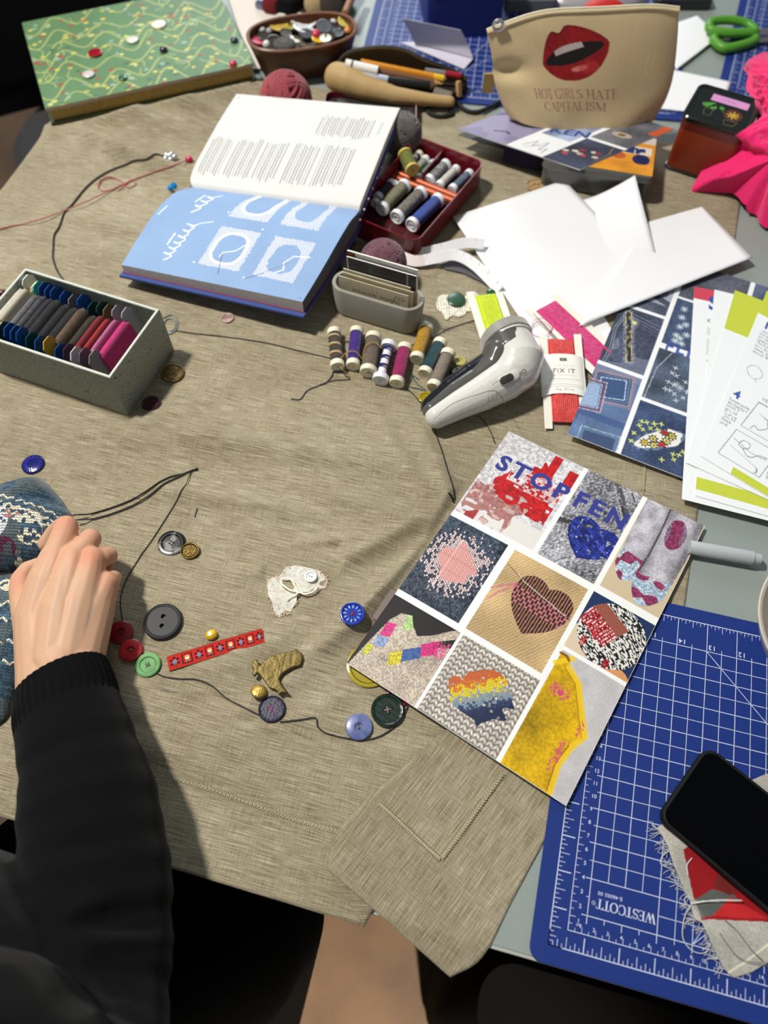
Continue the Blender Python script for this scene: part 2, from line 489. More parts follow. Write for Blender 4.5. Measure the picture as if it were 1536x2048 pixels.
m_floor = M('floor_boards', (92, 68, 44), 0.65, var=(9, (72, 52, 33)), bump=(60, 0.2))
mb = MB(); mb.box(-420, -330, -76, 420, 520, -74)
fl = obj('floor', mb, m_floor); fl['kind'] = 'structure'

m_table = M('sage_laminate', (146, 155, 150), 0.42, var=(900, (139, 148, 143)), spec=0.45)
m_edge = M('table_edge_band', (172, 176, 166), 0.45)
m_steel = M('dark_steel', (38, 38, 40), 0.45, metal=0.6)
tb = thing('table', 'grey laminate table carrying the linen cloth and all the sewing things', 'table', tab((TA0 + TA1) / 2, (TB0 + TB1) / 2, -74), TA)
TW, TD = TA1 - TA0, TB1 - TB0
mb = MB(); mb.box(-TW / 2 + .25, -TD / 2 + .25, 71.2, TW / 2 - .25, TD / 2 - .25, 74.0); obj('table_top', mb, m_table, tb)
mb = MB()
mb.prism([(-TW / 2, -TD / 2), (TW / 2, -TD / 2), (TW / 2, TD / 2), (-TW / 2, TD / 2)], 71.3, 73.9, [[(-TW / 2 + .25, -TD / 2 + .25), (TW / 2 - .25, -TD / 2 + .25), (TW / 2 - .25, TD / 2 - .25), (-TW / 2 + .25, TD / 2 - .25)]])
obj('edge_band', mb, m_edge, tb)
for sx in (-1, 1):
    for sy in (-1, 1):
        mb = MB(); mb.box(sx * (TW / 2 - 8) - 2, sy * (TD / 2 - 34) - 2, 0, sx * (TW / 2 - 8) + 2, sy * (TD / 2 - 34) + 2, 71.2); obj('leg', mb, m_steel, tb)

def bump2(x, y, cx, cy, ang, L, W, h):
    """a soft ridge: length L, width W, height h"""
    c, s = math.cos(ang), math.sin(ang)
    u = (x - cx) * c + (y - cy) * s; v = -(x - cx) * s + (y - cy) * c
    return h * math.exp(-(u / L) ** 2 - (v / W) ** 2)
_rp = [at(*p) for p in ((540, 1290), (800, 1165), (890, 985), (400, 880), (300, 330), (260, 245), (450, 190), (850, 570), (130, 640), (620, 900), (440, 1000), (720, 1010), (300, 1500), (480, 1560), (460, 160), (330, 215), (190, 245), (700, 1090))]
_EX = [(lambda p: (p.x, p.y, a, L, W, h))(at(px, py)) for px, py, a, L, W, h in (
    (560, 860, -.15, 9, .9, 0.49), (700, 930, -.2, 8, .9, 0.47), (240, 880, -.22, 10, 1.0, 0.44), (760, 1090, .55, 6, .8, 0.52), (690, 1260, .7, 6, .9, 0.55), (860, 1130, .9, 5, .9, 0.59), (820, 940, -1.1, 6, .8, 0.42),
    (420, 1480, -.35, 9, .9, 0.33), (230, 460, -.35, 9, 1.2, 0.65), (60, 470, -.3, 8, 1.2, 0.52), (380, 250, -.5, 6, 1.0, 0.91), (200, 280, -.6, 7, 1.0, 0.78), (930, 560, -.5, 4, .8, 0.45), (880, 590, -.6, 4, .7, 0.39), (500, 1010, -.22, 10, .8, 0.31), (620, 1130, .2, 6, .8, 0.29), (170, 780, -.28, 8, .9, 0.34), (560, 1380, .5, 5, .9, 0.34), (400, 1130, -.2, 7, .8, 0.23), (1250, 980, -.3, 4, .7, 0.33))]
# things that press the cloth flat: place, turn, offset, half sizes, height
_FOOT = [(cx, cy, math.cos(rz), math.sin(rz), mx, my, hx, hy, zm) for cx, cy, rz, mx, my, hx, hy, zm in (
    (-34.88, 73.87, .367, 0, 0, 14.3, 10.9, .50), (-32.22, 18.85, -.374, 0, 0, 8.1, 4.8, .15), (4.73, 43.15, -.556, -.5, -.9, 4.9, 8.4, .31), (-.65, 25.33, -.38, 0, 0, 5.3, 1.8, .27), (-11.26, 72.89, .242, 0, 0, 6.6, 3.4, .40),
    (41.0, 51.86, -.5, 0, 0, 4.1, 3.9, .31), (26.86, 49.45, -.244, 0, 0, 6.7, 4.4, .36), (20.0, 53.0, -.2, 0, 0, 4.6, 5.6, .26), (1.54, 68.78, 0, 0, -2.0, 9.8, 4.6, .22), (13.5, -8.62, -.555, 0, 0, 10.5, 14.9, .40), (34.68, 17.37, -.46, 0, 0, 10.5, 14.8, .20),
    (11.26, 15.59, .62, -1.0, 0, 7.6, 2.6, .20), (10.39, -36.97, -.249, 22.9, 15.2, 22.9, 15.3, .03), (-1.88, 60.29, 0, 0, 0, 6.2, 4, .5), (-12.86, 61.26, 0, 0, 0, 1.5, 1.5, .25), (-.11, 31.04, 0, 0, 0, 1.5, 1.5, .25), (2.16, 53.64, 0, 0, 0, 1.5, 1.5, .25), (-13.56, 70.19, 0, 0, 0, 1.7, 1.7, .3), (-34.78, -4.59, 0, 0, -4, 6.2, 12, .10), (19.0, 17.0, 0, 0, 0, 7, 8, .30), (22.0, 36.0, -.35, 0, 0, 13, 12, .28), (-7.6, -7.2, 0, 0, 0, 3.0, 3.2, .22), (6.4, 27.5, 0, 0, 0, 3, 3, .24))]
def cz(x, y):
    """height of the linen at a place"""
    n1 = mnoise.noise(Vector((x * .050, y * .085, 3.1)))
    n2 = mnoise.noise(Vector((x * .13 + 5, y * .20, 7.7)))
    n3 = 1 - min(1, abs(mnoise.noise(Vector((x * .028 + y * .010 + 2.2, y * .075 - x * .02, 1.3)))) * 6)
    z = 0.22 + 0.18 * n1 + 0.07 * n2 + 0.26 * n3
    R = _rp
    z += bump2(x, y, R[1].x, R[1].y, .75, 9, 1.3, 1.15)
    z += bump2(x, y, R[17].x, R[17].y, .35, 8, 1.6, 0.58)
    z += bump2(x, y, R[2].x, R[2].y, -1.25, 7, 1.2, 0.84)
    z += bump2(x, y, R[3].x, R[3].y, -.28, 14, 1.4, 0.94)
    z += bump2(x, y, R[9].x, R[9].y, -.12, 12, 1.2, 0.68)
    z += bump2(x, y, R[11].x, R[11].y, -.35, 10, 1.1, 0.62)
    z += bump2(x, y, R[10].x, R[10].y, -.15, 9, 1.0, 0.42)
    z += bump2(x, y, R[0].x, R[0].y, .5, 7, 1.6, 0.53)
    z += bump2(x, y, R[4].x, R[4].y, -.5, 10, 1.1, 1.5)
    z += bump2(x, y, R[5].x, R[5].y, -.35, 10, 1.6, 2.1)
    z += bump2(x, y, R[6].x, R[6].y, .30, 11, 2.3, 2.4)
    z += bump2(x, y, R[15].x, R[15].y, -.25, 9, 1.2, 1.7)
    z += bump2(x, y, R[16].x, R[16].y, .1, 6, 1.2, 1.6)
    z += bump2(x, y, R[7].x, R[7].y, -.3, 6, 1.2, 0.84)
    z += bump2(x, y, R[8].x, R[8].y, -.25, 12, 1.2, 0.62)
    z += bump2(x, y, R[12].x, R[12].y, -.3, 9, 1.3, 0.38)
    z += bump2(x, y, R[13].x, R[13].y, -.5, 8, 1.2, 0.31)
    for qx, qy, qa, qL, qW, qh in _EX: z += bump2(x, y, qx, qy, qa, qL, qW, qh)
    for cx, cy, ca, sa, mx, my, hx, hy, zm in _FOOT:
        dx, dy = x - cx, y - cy
        if abs(dx) + abs(dy) > 46: continue
        u = abs(dx * ca + dy * sa - mx) - hx; v = abs(-dx * sa + dy * ca - my) - hy
        d = max(u, v) - .35
        if d < 3: z = min(z, zm + max(0, d) * .9)
    return max(z, 0.06)
def P(px, py, h=0.0):
    """the place on the linen seen at a pixel, h above it"""
    z = 0.2
    for _ in range(4):
        q = at(px, py, z + h); z = cz(q.x, q.y)
    return at(px, py, z + h)

def linen_material():
    m = bpy.data.materials.new('khaki_linen'); m.use_nodes = True
    nt = m.node_tree; b = nt.nodes['Principled BSDF']
    b.inputs['Roughness'].default_value = 0.85; b.inputs['Sheen Weight'].default_value = 0.15
    b.inputs['Specular IOR Level'].default_value = 0.2
    uv = nt.nodes.new('ShaderNodeUVMap'); uv.uv_map = 'weave'
    def slub(sx, sy, scale, seed):
        mp = nt.nodes.new('ShaderNodeMapping'); mp.inputs['Scale'].default_value = (sx, sy, 1); mp.inputs['Location'].default_value = (seed, seed * 1.7, 0)
        nt.links.new(uv.outputs['UV'], mp.inputs['Vector'])
        n = nt.nodes.new('ShaderNodeTexNoise'); n.inputs['Scale'].default_value = scale; n.inputs['Detail'].default_value = 3; n.inputs['Roughness'].default_value = 0.6
        nt.links.new(mp.outputs['Vector'], n.inputs['Vector'])
        return n.outputs['Fac']
    def mth(op, a, c):
        k = nt.nodes.new('ShaderNodeMath'); k.operation = op
        for i, v in enumerate((a, c)):
            if isinstance(v, (int, float)): k.inputs[i].default_value = v
            else: nt.links.new(v, k.inputs[i])
        return k.outputs[0]
    weft = slub(0.40, 13.0, 1.0, 0.0)       # long slubs across
    warp = slub(12.0, 0.7, 1.0, 4.0)
    fine = slub(16.0, 16.0, 1.0, 9.0)
    big = slub(0.06, 0.10, 1.0, 2.0)  # broad tones painting soft crease shade into the linen colour
    h = mth('ADD', mth('MULTIPLY', weft, 0.56), mth('ADD', mth('MULTIPLY', warp, 0.22), mth('MULTIPLY', fine, 0.44)))
    h2 = mth('ADD', h, mth('MULTIPLY', big, 0.14))
    r = nt.nodes.new('ShaderNodeValToRGB')
    e = r.color_ramp.elements
    e[0].position = 0.52; e[0].color = lin((88, 79, 60)); e[1].position = 0.82; e[1].color = lin((190, 181, 157))
    k = e.new(0.67); k.color = lin((145, 133, 107))
    nt.links.new(h2, r.inputs['Fac']); nt.links.new(r.outputs['Color'], b.inputs['Base Color'])
    bn = nt.nodes.new('ShaderNodeBump'); bn.inputs['Strength'].default_value = 0.55; bn.inputs['Distance'].default_value = 0.0006
    nt.links.new(h, bn.inputs['Height']); nt.links.new(bn.outputs['Normal'], b.inputs['Normal'])
    return m
m_linen = linen_material()
AR = lambda b: 29.3 + 0.062 * (b - 8.46)        # right border of the cloth in table directions
fold_a, fold_b = ab(*at(728, 1853, .1)[:2])
def cloth_main(s, t):
    bn_ = TB0 - 0.30 - .65 * s
    b = bn_ + (63.2 - bn_) * t
    ar = AR(b)
    if b < -4: 
        k = (-4 - b) / (-4 - (TB0 - .35))
        ar = ar * (1 - k) + (fold_a) * k
    a0 = TA0 - 2.2
    a = a0 + (ar - a0) * s
    p = tab(a, b); z = cz(p.x, p.y)
    if a < TA0: z -= (TA0 - a) ** 1.5 * 0.75
    if b < TB0: z -= (TB0 - b) * 0.6
    e = min(1.0, (b - TB0 + .4) / 2.5, (ar - a) / 2.0 + .15)
    z = 0.06 + (z - .06) * max(0.1, e) if a >= TA0 else z
    return (p.x, p.y, z)
mb = MB(); NU, NV = 330, 360
mb.grid(cloth_main, NU, NV)
uvs = []
for j in range(NV + 1):
    for i in range(NU + 1):
        q = mb.v[j * (NU + 1) + i]; a, b = ab(q[0], q[1]); uvs.append((a, b))
# the near right corner: a pleat folded over on itself
LB = [(655, 1738), (658, 1700), (676, 1660), (718, 1612), (776, 1560), (860, 1485), (930, 1425), (1000, 1370)]
LB = spline([(p[0], p[1], 0) for p in LB], 6)
def LBp(t):
    k = t * (len(LB) - 1); i = min(int(k), len(LB) - 2); q = LB[i].lerp(LB[i + 1], k - i); return q.x, q.y
RB = [(902, 1956), (965, 1915), (1025, 1800), (1105, 1652), (1150, 1568), (1190, 1480)]
RB = spline([(p[0], p[1], 0) for p in RB], 6)
def RBp(t):
    k = t * (len(RB) - 1); i = min(int(k), len(RB) - 2); q = RB[i].lerp(RB[i + 1], k - i); return q.x, q.y
def flap(s, t):
    zr = 0.95 * (1 - t) ** 0.5 + 0.18
    if t > 0.62: zr += (0.75 - zr) * 0  
    lx, ly = LBp(t); rx, ry = RBp(t)
    L = at(lx, ly, zr * .9); Rr = at(rx, ry, 0.08)
    if s < 0:                                   # the rolled side of the pleat, going down and under
        k = -s
        return (L.x + .35 * math.sin(k * 3.0), L.y + .1 * k, max(.10, zr * .9 - k * zr * .75))
    z = 0.07 + (zr - 0.07) * math.exp(-(s * 2.2) ** 1.6)
    p = L.lerp(Rr, s)
    a, b = ab(p.x, p.y)
    if b < TB0: z -= (TB0 - b) * .25
    return (p.x, p.y, max(z, .07 if b > TB0 else -1.0) + .06 * math.sin(9 * s + 4 * t) * (1 - s))
k0 = len(mb.v); FU, FV = 70, 90
mb.grid(lambda u, v: flap(u * 1.15 - .15, v), FU, FV)
o_l, r_l = at(902, 1956, .2), at(1105, 1652, .2)
fx = (r_l - o_l).normalized(); fy = Vector((-fx.y, fx.x, 0))
for q in mb.v[k0:]:
    d = Vector(q) - o_l; uvs.append((200 + d.dot(fx), 100 + d.dot(fy)))
k0 = len(mb.v)
A_, B_, C_ = at(655, 1737, .95), at(728, 1855, .02), at(752, 1812, .12)
def under(u, v):
    p = A_.lerp(B_.lerp(C_, u), v); return (p.x, p.y, p.z + .25 * math.sin(math.pi * u) * v * (1 - v))
mb.grid(under, 10, 16)
for q in mb.v[k0:]:
    d = Vector(q) - A_; uvs.append((300 + d.x * .8 + d.y * .3, 50 + d.y))
tc = obj('tablecloth', mb, m_linen, angle=None)
uvl = tc.data.uv_layers.new(name='weave')
li = np.zeros(len(tc.data.loops), np.int32); tc.data.loops.foreach_get('vertex_index', li)
uvl.data.foreach_set('uv', np.array(uvs)[li].ravel())
tc.data.shade_smooth()
sd = tc.modifiers.new('thickness', 'SOLIDIFY'); sd.thickness = 0.05 * S; sd.offset = -1
tag(tc, 'creased khaki linen tablecloth with drawn-thread hem over grey table', 'tablecloth')
m_stitch = M('hem_stitch_thread', (190, 180, 150), 0.85)
m_stitchd = M('hem_stitch_gap', (122, 110, 84), 0.9)
def hem(pts, zf, wid=.26):
    """drawn-thread work: a gap crossed by small bundles of thread"""
    A = MB(); B = MB(); pts = spline(pts, 12)
    L = 0; last = None
    for i in range(len(pts) - 1):
        p, q = pts[i], pts[i + 1]; d = (q - p); n = Vector((-d.y, d.x, 0)).normalized()
        k = max(1, int(d.length / .2))
        for j in range(k):
            c = p.lerp(q, (j + .5) / k); e = d.normalized() * .05
            c.z = zf(c)
            A.tube([c - n * wid - e, c + n * wid * .2 + e * .5], .045, 4); A.tube([c + n * wid * .2 + e * 1.6, c - n * wid + e * 2.6], .04, 4)
            B.tube([c + n * wid * .35 - e * .9, c + n * wid * .35 + e * .9], .035, 4)
    return A, B
A1, B1 = hem([P(*p) for p in ((345, 1553), (430, 1580), (520, 1612), (600, 1640), (690, 1664))], lambda c: cz(c.x, c.y) + .04)
fz = lambda c: 0.42
A2, B2 = hem([at(760, 1606, .85), at(800, 1642, .62), at(840, 1680, .45), at(880, 1716, .38)], lambda c: c.z + .06)
A3, B3 = hem([at(880, 1716, .38), at(920, 1662, .38), at(960, 1606, .38), at(1003, 1545, .40)], lambda c: c.z + .06)
A4, B4 = hem([P(1291, 930), P(1288, 965), P(1284, 1000)], lambda c: cz(c.x, c.y) + .04)
for A in (A1, A2, A3, A4): obj('hem_stitching', A, m_stitch, tc, angle=None)
for B in (B1, B2, B3, B4): obj('hem_gap', B, m_stitchd, tc, angle=None)

# the chair beyond the table's far left corner
m_black = M('black_cloth', (13, 13, 15), 0.9, bump=(300, .2), spec=.15)
m_grey = M('grey_seat_fabric', (58, 58, 60), 0.9, bump=(500, .4))
c0 = at(232, 262, -29)
ch = thing('chair', 'dark chair with grey seat and tall black back beyond the patterned book', 'chair', (c0.x, c0.y, -74), 0.5)
mb = MB(); rslab(mb, 40, 38, 17, 40, 45, 2.2, 8); obj('seat', mb, m_grey, ch)
q0_, q1_ = at(-120, 205, -26), at(330, 120, -26); Ri = Matrix.Rotation(-.5, 3, 'Z')
def back(u, v):
    p = q0_.lerp(q1_, u); p = p + Vector((0, 9 * (2 * u - 1) ** 2 * -.4, 0)); l = Ri @ Vector((p.x - c0.x, p.y - c0.y, 0)); return (l.x, l.y, 46 + 64 * v)
mb = MB(); mb.grid(back, 30, 10)
bk = obj('backrest', mb, m_black, ch); q = bk.modifiers.new('thickness', 'SOLIDIFY'); q.thickness = 4 * S
for sx in (-1, 1):
    for sy in (-1, 1):
        mb = MB(); mb.tube([(sx * 13, sy * 12, 40.5), (sx * 17, sy * 16, 0)], [1.4, 1.1], 10); obj('leg', mb, m_steel, ch)
# black shape added on the floor to darken the view below the table
bgc = at(1180, 2010, -55)
bg = thing('bag', 'added black shape filling the dark below the front table edge', 'bag', (bgc.x + 2, bgc.y - 3, -74), TA)
mb = MB(); mb.loft([ring3(rrect(44, 15, 5, 6, 1.5), 0), ring3(rrect(46, 17, 6), 4), ring3(rrect(44, 15, 6), 26), ring3(rrect(38, 9, 4), 36)]); obj('bag_body', mb, M('filler_black', (3, 3, 3), .9, spec=.1), bg)
# ------------------------------------------------------------------ cutting mats
m_mat = M('blue_mat', (25, 49, 120), 0.5, spec=0.35, bump=(1500, .08))
m_ink = M('white_mat_print', (206, 214, 232), 0.6, spec=.2)
IN = 2.54
def cutting_mat(label, origin, rz, wi, hi, front):
    t = thing('cutting_mat', label, 'cutting mat', origin, rz)
    w, h = wi * IN, hi * IN
    mb = MB(); rslab(mb, w, h, 1.0, 0.0, .22, .05, 6, Matrix.Translation((w / 2, h / 2, 0))); obj('mat_board', mb, m_mat, t)
    mb = MB(); z = .226
    pt = lambda u, v: ((u + 1.5) * IN, (v + 1.5) * IN)
    L = lambda u0, v0, u1, v1, wd=.05: strip(mb, pt(u0, v0), pt(u1, v1), wd, z)
    U, V = wi - 3, hi - 3                           # grid size in inches
    L(-1, -1, U + 1, -1, .07); L(-1, V + 1, U + 1, V + 1, .07); L(-1, -1, -1, V + 1, .07); L(U + 1, -1, U + 1, V + 1, .07)
    for i in range(0, int(U + 2) * 8 + 1):
        u = -1 + i / 8.0; k = .40 if i % 8 == 0 else (.30 if i % 4 == 0 else (.2 if i % 2 == 0 else .12))
        wd = .07 if i % 8 == 0 else .04
        L(u, -1, u, -1 + k, wd)
        if i % 8: L(u, V + 1, u, V + 1 - k * .8, wd)
    for i in range(0, int(V + 2) * 8 + 1):
        v = -1 + i / 8.0; k = .40 if i % 8 == 0 else (.30 if i % 4 == 0 else (.2 if i % 2 == 0 else .12))
        wd = .07 if i % 8 == 0 else .04
        L(-1, v, -1 + k, v, wd); L(U + 1, v, U + 1 - k, v, wd)
    for i in range(0, int(U * 2) + 1):
        u = i / 2.0; full = i % 2 == 0
        v0 = -.22 if full else -.13
        if front and 0 < u < 2: 
            L(u, 1, u, V + (1 if full else .13), .055 if full else .045); L(u, 0, u, -.2 if full else -.13, .05)
        else: L(u, v0, u, V + (1 if full else .13), .055 if full else .045)
    for i in range(0, int(V * 2) + 1):
        v = i / 2.0; full = i % 2 == 0
        if front and v == .5: L(-.09, v, 0, v, .045); L(2, v, U, v, .045)
        else: L(-.17 if full else -.1, v, U + .1, v, .055 if full else .045)
    L(3, V, 3 + V, 0, .05); L(3, 0, 3 + V, V, .05); L(3, 0, 3 + V * .58, V, .05)
    # the centimetre ruler
    L(-.5, -.5, U + .5, -.5, .05); L(-.5, -.5, -.5, V + .5, .05)
    n = int((U + 1) * IN * 2)
    for i in range(1, n):
        d = i / 2.0 / IN; L(-.5 + d, -.5, -.5 + d, -.5 + (.17 if i % 2 == 0 else .1), .035)
    n = int((V + 1) * IN * 2)
    for i in range(1, n):
        d = i / 2.0 / IN; L(-.5, -.5 + d, -.5 + (.17 if i % 2 == 0 else .1), -.5 + d, .035)
    obj('printed_grid', mb, m_ink, t, angle=None, fixn=False)
    mb = MB()
    for i in range(1, int((V + 1) * IN)):
        x, y = pt(-.5 + .22, -.5 + i / IN); add_tris(mb, place_tris(text_tris(str(i), .42, .004), x + .02, y - .36, 0, False), z)
    for i in range(1, int((U + 1) * IN)):
        x, y = pt(-.5 + i / IN, -.5 + .12); add_tris(mb, place_tris(text_tris(str(i), .38, .004, 1, 'RIGHT'), x - .05, y + .02, 0, False), z)
    x, y = pt(-.29, -.33); add_tris(mb, place_tris(text_tris('cm', .34, .004), x, y, 0, False), z)
    for i in range(0, int(U) + 1):
        x, y = pt(i, V); add_tris(mb, place_tris(text_tris(str(int(U) + 1 - i), .62, .012, 1.15, 'RIGHT'), x + .12, y + .62, math.pi, False), z)
    if front:
        T, wd = serif_tris('WESTCOTT', .68, -.03, 1.15)
        sx = (1.93 - .22) * IN / wd
        T = [[(a * sx, b) for a, b in q] for q in T]
        x, y = pt(1.93, .52); add_tris(mb, place_tris(T, x, y, math.pi, False), z)
        x, y = pt(.95, .72); add_tris(mb, place_tris(text_tris('E-46003 00', .36, .006, 1.1), x, y, math.pi, False), z)
        x, y = pt(.14, .38); add_tris(mb, place_tris(text_tris('R', .16, .003, 1, 'CENTER'), x, y + .06, math.pi, False), z)
        cx, cy = pt(.14, .38)
        for i in range(16):
            a, b = 2 * math.pi * i / 16, 2 * math.pi * (i + 1) / 16
            strip(mb, (cx + .13 * math.cos(a), cy + .13 * math.sin(a)), (cx + .13 * math.cos(b), cy + .13 * math.sin(b)), .025, z)
    obj('printed_lettering', mb, m_ink, t, angle=None, fixn=False)
    return t
matO = at(1055.87, 1917.76, .36)
cutting_mat('blue cutting mat with white inch grid under the black phone', (matO.x, matO.y, 0.145), TA, 18, 12, True)
q0 = at(703, 187, .22); qd = at(752, 0, .22) - q0
cutting_mat('blue cutting mat under the folded envelope and behind the pencil pouch', (q0.x, q0.y, 0.06), math.atan2(qd.y, qd.x) - math.pi / 2, 18, 18, False)
q1 = at(1432, 190, .22); qd = at(1480, 0, .22) - q1
cutting_mat('blue cutting mat behind the pink cloth, below the green scissors', (q1.x, q1.y, 0.005), math.atan2(qd.y, qd.x) - math.pi / 2, 12, 18, False)

# ------------------------------------------------------------------ painted photographs for the cards
def knit(im, X, Y, cw, rh, seed=0, depth=.35, jit=.3):
    """V-stitch brightness: columns cw wide, rows rh tall"""
    c = X / cw; k = np.floor(c); f = c - k
    w = np.abs(f - .5) * 2
    r = (Y / rh) - (1 - w) * .55
    v = np.abs((r - np.floor(r)) - .5) * 2
    edge = np.clip(np.minimum(w, 1 - w * .85) * 3.0, 0, 1)
    b = (1 - depth) + depth * (1 - v ** 2) * (.35 + .65 * edge)
    h = np.sin(k * 12.9898 + np.floor(r) * 78.233 + seed) * 43758.5453; h = h - np.floor(h)
    return b * (1 - jit / 2 + jit * h), k, np.floor(r), h
def rot(im, cx, cy, deg):
    a = math.radians(deg); c, s = math.cos(a), math.sin(a)
    dx, dy = im.X - cx, im.Y - cy
    return dx * c + dy * s, -dx * s + dy * c
def denim(im, mask, base, seed, speck=50, deg=20):
    U, V = rot(im, 0, 0, deg)
    n = im.noise(.10, seed, U, V, sx=1, sy=.5) * .6 + im.white(seed) * .4
    g = im.noise(2.2, seed + 5)
    c = np.array(base, float) * (0.75 + .5 * g)[..., None] + ((n - .5) * 2 * speck)[..., None]
    m = mask[..., None]
    im.a = np.where(m, np.clip(c, 0, 255), im.a)
def hashn(a, b, s=0.0):
    h = np.sin(a * 12.9898 + b * 78.233 + s) * 43758.5453; return h - np.floor(h)

W_, H_ = 21.0, 29.7
def stopfen_card():
    im = Img(W_, H_, 20, (240, 240, 236)); X, Y = im.X, im.Y
    R = lambda s0, t0, s1, t1: im.rect(s0 * W_, t0 * H_, s1 * W_, t1 * H_)
    # 1 red pattern knitted in white
    m = R(0, 0, .400, .378); b, k, r, h = knit(im, X, Y, .27, .24, 1, .30)
    base = np.zeros(im.a.shape) + np.array((222, 219, 222.0))
    x, y = X / (.40 * W_), Y / (.378 * H_)
    n = im.noise(1.0, 3); n2 = im.noise(.45, 4)
    red = ((y > .34 + .10 * np.sin(x * 9) - .12 * (x > .58) * (x < .8) + .1 * (n - .5)) & (y < .66 + .10 * (x - .2) + .14 * (n - .5)) & (x > .16 + .12 * n) & (x < .93 - .1 * n)) | ((x > .64) & (x < .75) & (y > .02) & (y < .5)) | ((x > .88) & (y > .10) & (y < .28)) | ((x > .78) & (x < .95) & (y > .35) & (y < .74) & (n2 > .35))
    red &= ~((x > .30) & (x < .50) & (y < .48) & (n2 < .75)) 
    lace = ((y > .28) & (y < .52) & (x > .42)) 
    base[red] = (196, 32, 36); 
    hole = lace & (hashn(np.floor(X / .27), np.floor(Y / .24)) > .45) & red; base[hole] = (222, 190, 190)
    pk = (y > .60 + .1 * (n - .5)) & (y < .92 + .3 * (n2 - .5)) & (x > .02) & (x < .72 - .3 * (y - .6) + .15 * (n - .5))
    base[pk & ~red] = (176, 122, 116); base[pk & (n2 > .72)] = (206, 178, 172)
    br = (x > .12) & (x < .25) & (y > .78) & (n > .42); base[br] = (168, 58, 58)
    soft = np.clip((y - .72) * 6, 0, 1)
    bb = b * (1 - soft * .8) + .92 * soft * .8
    base *= bb[..., None] * 1.06
    wool = (y > .80) & (x > .30); base[wool & ~pk] = (222, 217, 212)
    im.a = np.where(m[..., None], base + ((im.white(8) - .5) * 12)[..., None], im.a)
    # 2 grey denim with a blue heart
    m = R(.423, 0, .699, .381); denim(im, m, (140, 140, 146), 11, 105, 30)
    U = (X / W_ - .423) / .276; V = (Y / H_) / .381
    for (u0, v0, u1, v1, w, c) in ((.0, .60, .42, .56, .55, (52, 52, 56)), (.0, .565, .40, .53, .07, (205, 205, 205)), (.0, .66, .40, .61, .07, (215, 215, 215)), (.55, .0, 1.0, .32, .5, (70, 70, 76)), (.50, .03, 1.0, .40, .07, (210, 210, 212)), (.78, .0, 1.0, .14, .12, (38, 38, 42)), (.62, .08, .90, .28, .22, (45, 45, 50)), (.60, .33, .68, .42, .35, (45, 45, 52))):
        s = im.seg(((.423 + .276 * u0) * W_, .381 * v0 * H_), ((.423 + .276 * u1) * W_, .381 * v1 * H_), w); im.put(s & m & (im.noise(.3, 17) > .3), c, .85)
    hx, hy = rot(im, .592 * W_, .262 * H_, 8); hx = hx / 2.25; hy = -hy / 2.05
    heart = (hx * hx + hy * hy - 1) ** 3 - hx * hx * hy ** 3 < 0
    heart &= im.noise(.35, 20) > .12
    b, k, r, h = knit(im, hx * 2.25, hy * 2.1 + hx * .5, .36, .30, 3, .6, .7)
    im.put(heart & m, (44, 58, 152)); s = np.where((heart & m), b * 1.12, 1.0); im.shade(s)
    im.put(heart & m & (h > .90), (92, 104, 190), .6)
    # 3 two socks
    m = R(.722, 0, 1.0, .373); u = (X / W_ - .722) / .278; v = (Y / H_) / .373
    im.put(m, (206, 186, 154)); im.put(m & (u > .86) & (v < .22), (214, 178, 130))
    def sock(cx, w0, w1, v1, seed):
        c = cx + .05 * np.sin(v * 2.5 + seed); w = w0 + (w1 - w0) * v
        tip = np.clip((v1 - v) * 7, 0, 1) ** .5
        return m & (np.abs(u - c) < w * tip) & (v < v1)
    n = im.noise(.9, 31); f = im.noise(.12, 32)
    for cx, w0, w1, v1, seed in ((.20, .22, .23, .86, 0), (.66, .28, .26, .985, 1)):
        s = sock(cx, w0, w1, v1, seed)
        im.put(s, (186, 182, 190)); 
        edge = np.clip((np.abs(u - cx) / .25) ** 3, 0, 1) * .35 + .25 * (n - .5)
        im.shade(np.where(s, 1.0 - edge + .22 * (f - .5), 1.0))
        b, k, r, h = knit(im, X, Y, .16, .14, 2, .35, .5)
        toe = s & (v > v1 - .28 + .08 * (n - .5))
        im.put(toe & (n > .47), (132, 44, 84), .9); im.put(toe & (n <= .40), (164, 186, 206), .9)
        im.shade(np.where(toe, b * 1.15, 1))
    s = m & (((u - .66) / .17) ** 2 + ((v - .22) / .15) ** 2 < 1 + .5 * (n - .5)); im.put(s, (120, 92, 118), .8); im.put(s & (n > .58), (140, 44, 84), .8); im.shade(np.where(s, b * 1.1, 1))
    im.put(m & (np.abs(u - .405 - .03 * np.sin(v * 4)) < .012) & (v < .7), (70, 66, 74))
    # 4 dark denim with a pink woven disc
    m = R(0, .402, .298, .716); denim(im, m, (52, 62, 76), 41, 62, 0)
    cx, cy = .148 * W_, .545 * H_
    d = np.hypot((X - cx) / 1.0, (Y - cy) / 1.1); 
    cw, rh = .17, .29
    kx = np.floor(X / cw); ky = np.floor((Y + (kx % 2) * rh / 2) / rh)
    h = hashn(kx, ky, 3); fx = X / cw - kx; fy = (Y + (kx % 2) * rh / 2) / rh - ky
    st = (np.abs(fx - .5) < .36) & (np.abs(fy - .5) < .40)
    lim = 1.75 + .8 * (im.noise(.7, 44) - .5)
    im.put(m & (d < lim) , (196, 120, 116), .85); im.put(m & st & (d < lim + .15), (232, 176, 168))
    out = m & (d >= lim) & (d < 3.5) & (h > .12 + .80 * (d - lim) / 1.7); im.put(out & st, (238, 210, 206))
    # 5 tan twill with a darned maroon heart
    m = R(.333, .405, .688, .717); U, V = rot(im, 0, 0, 32)
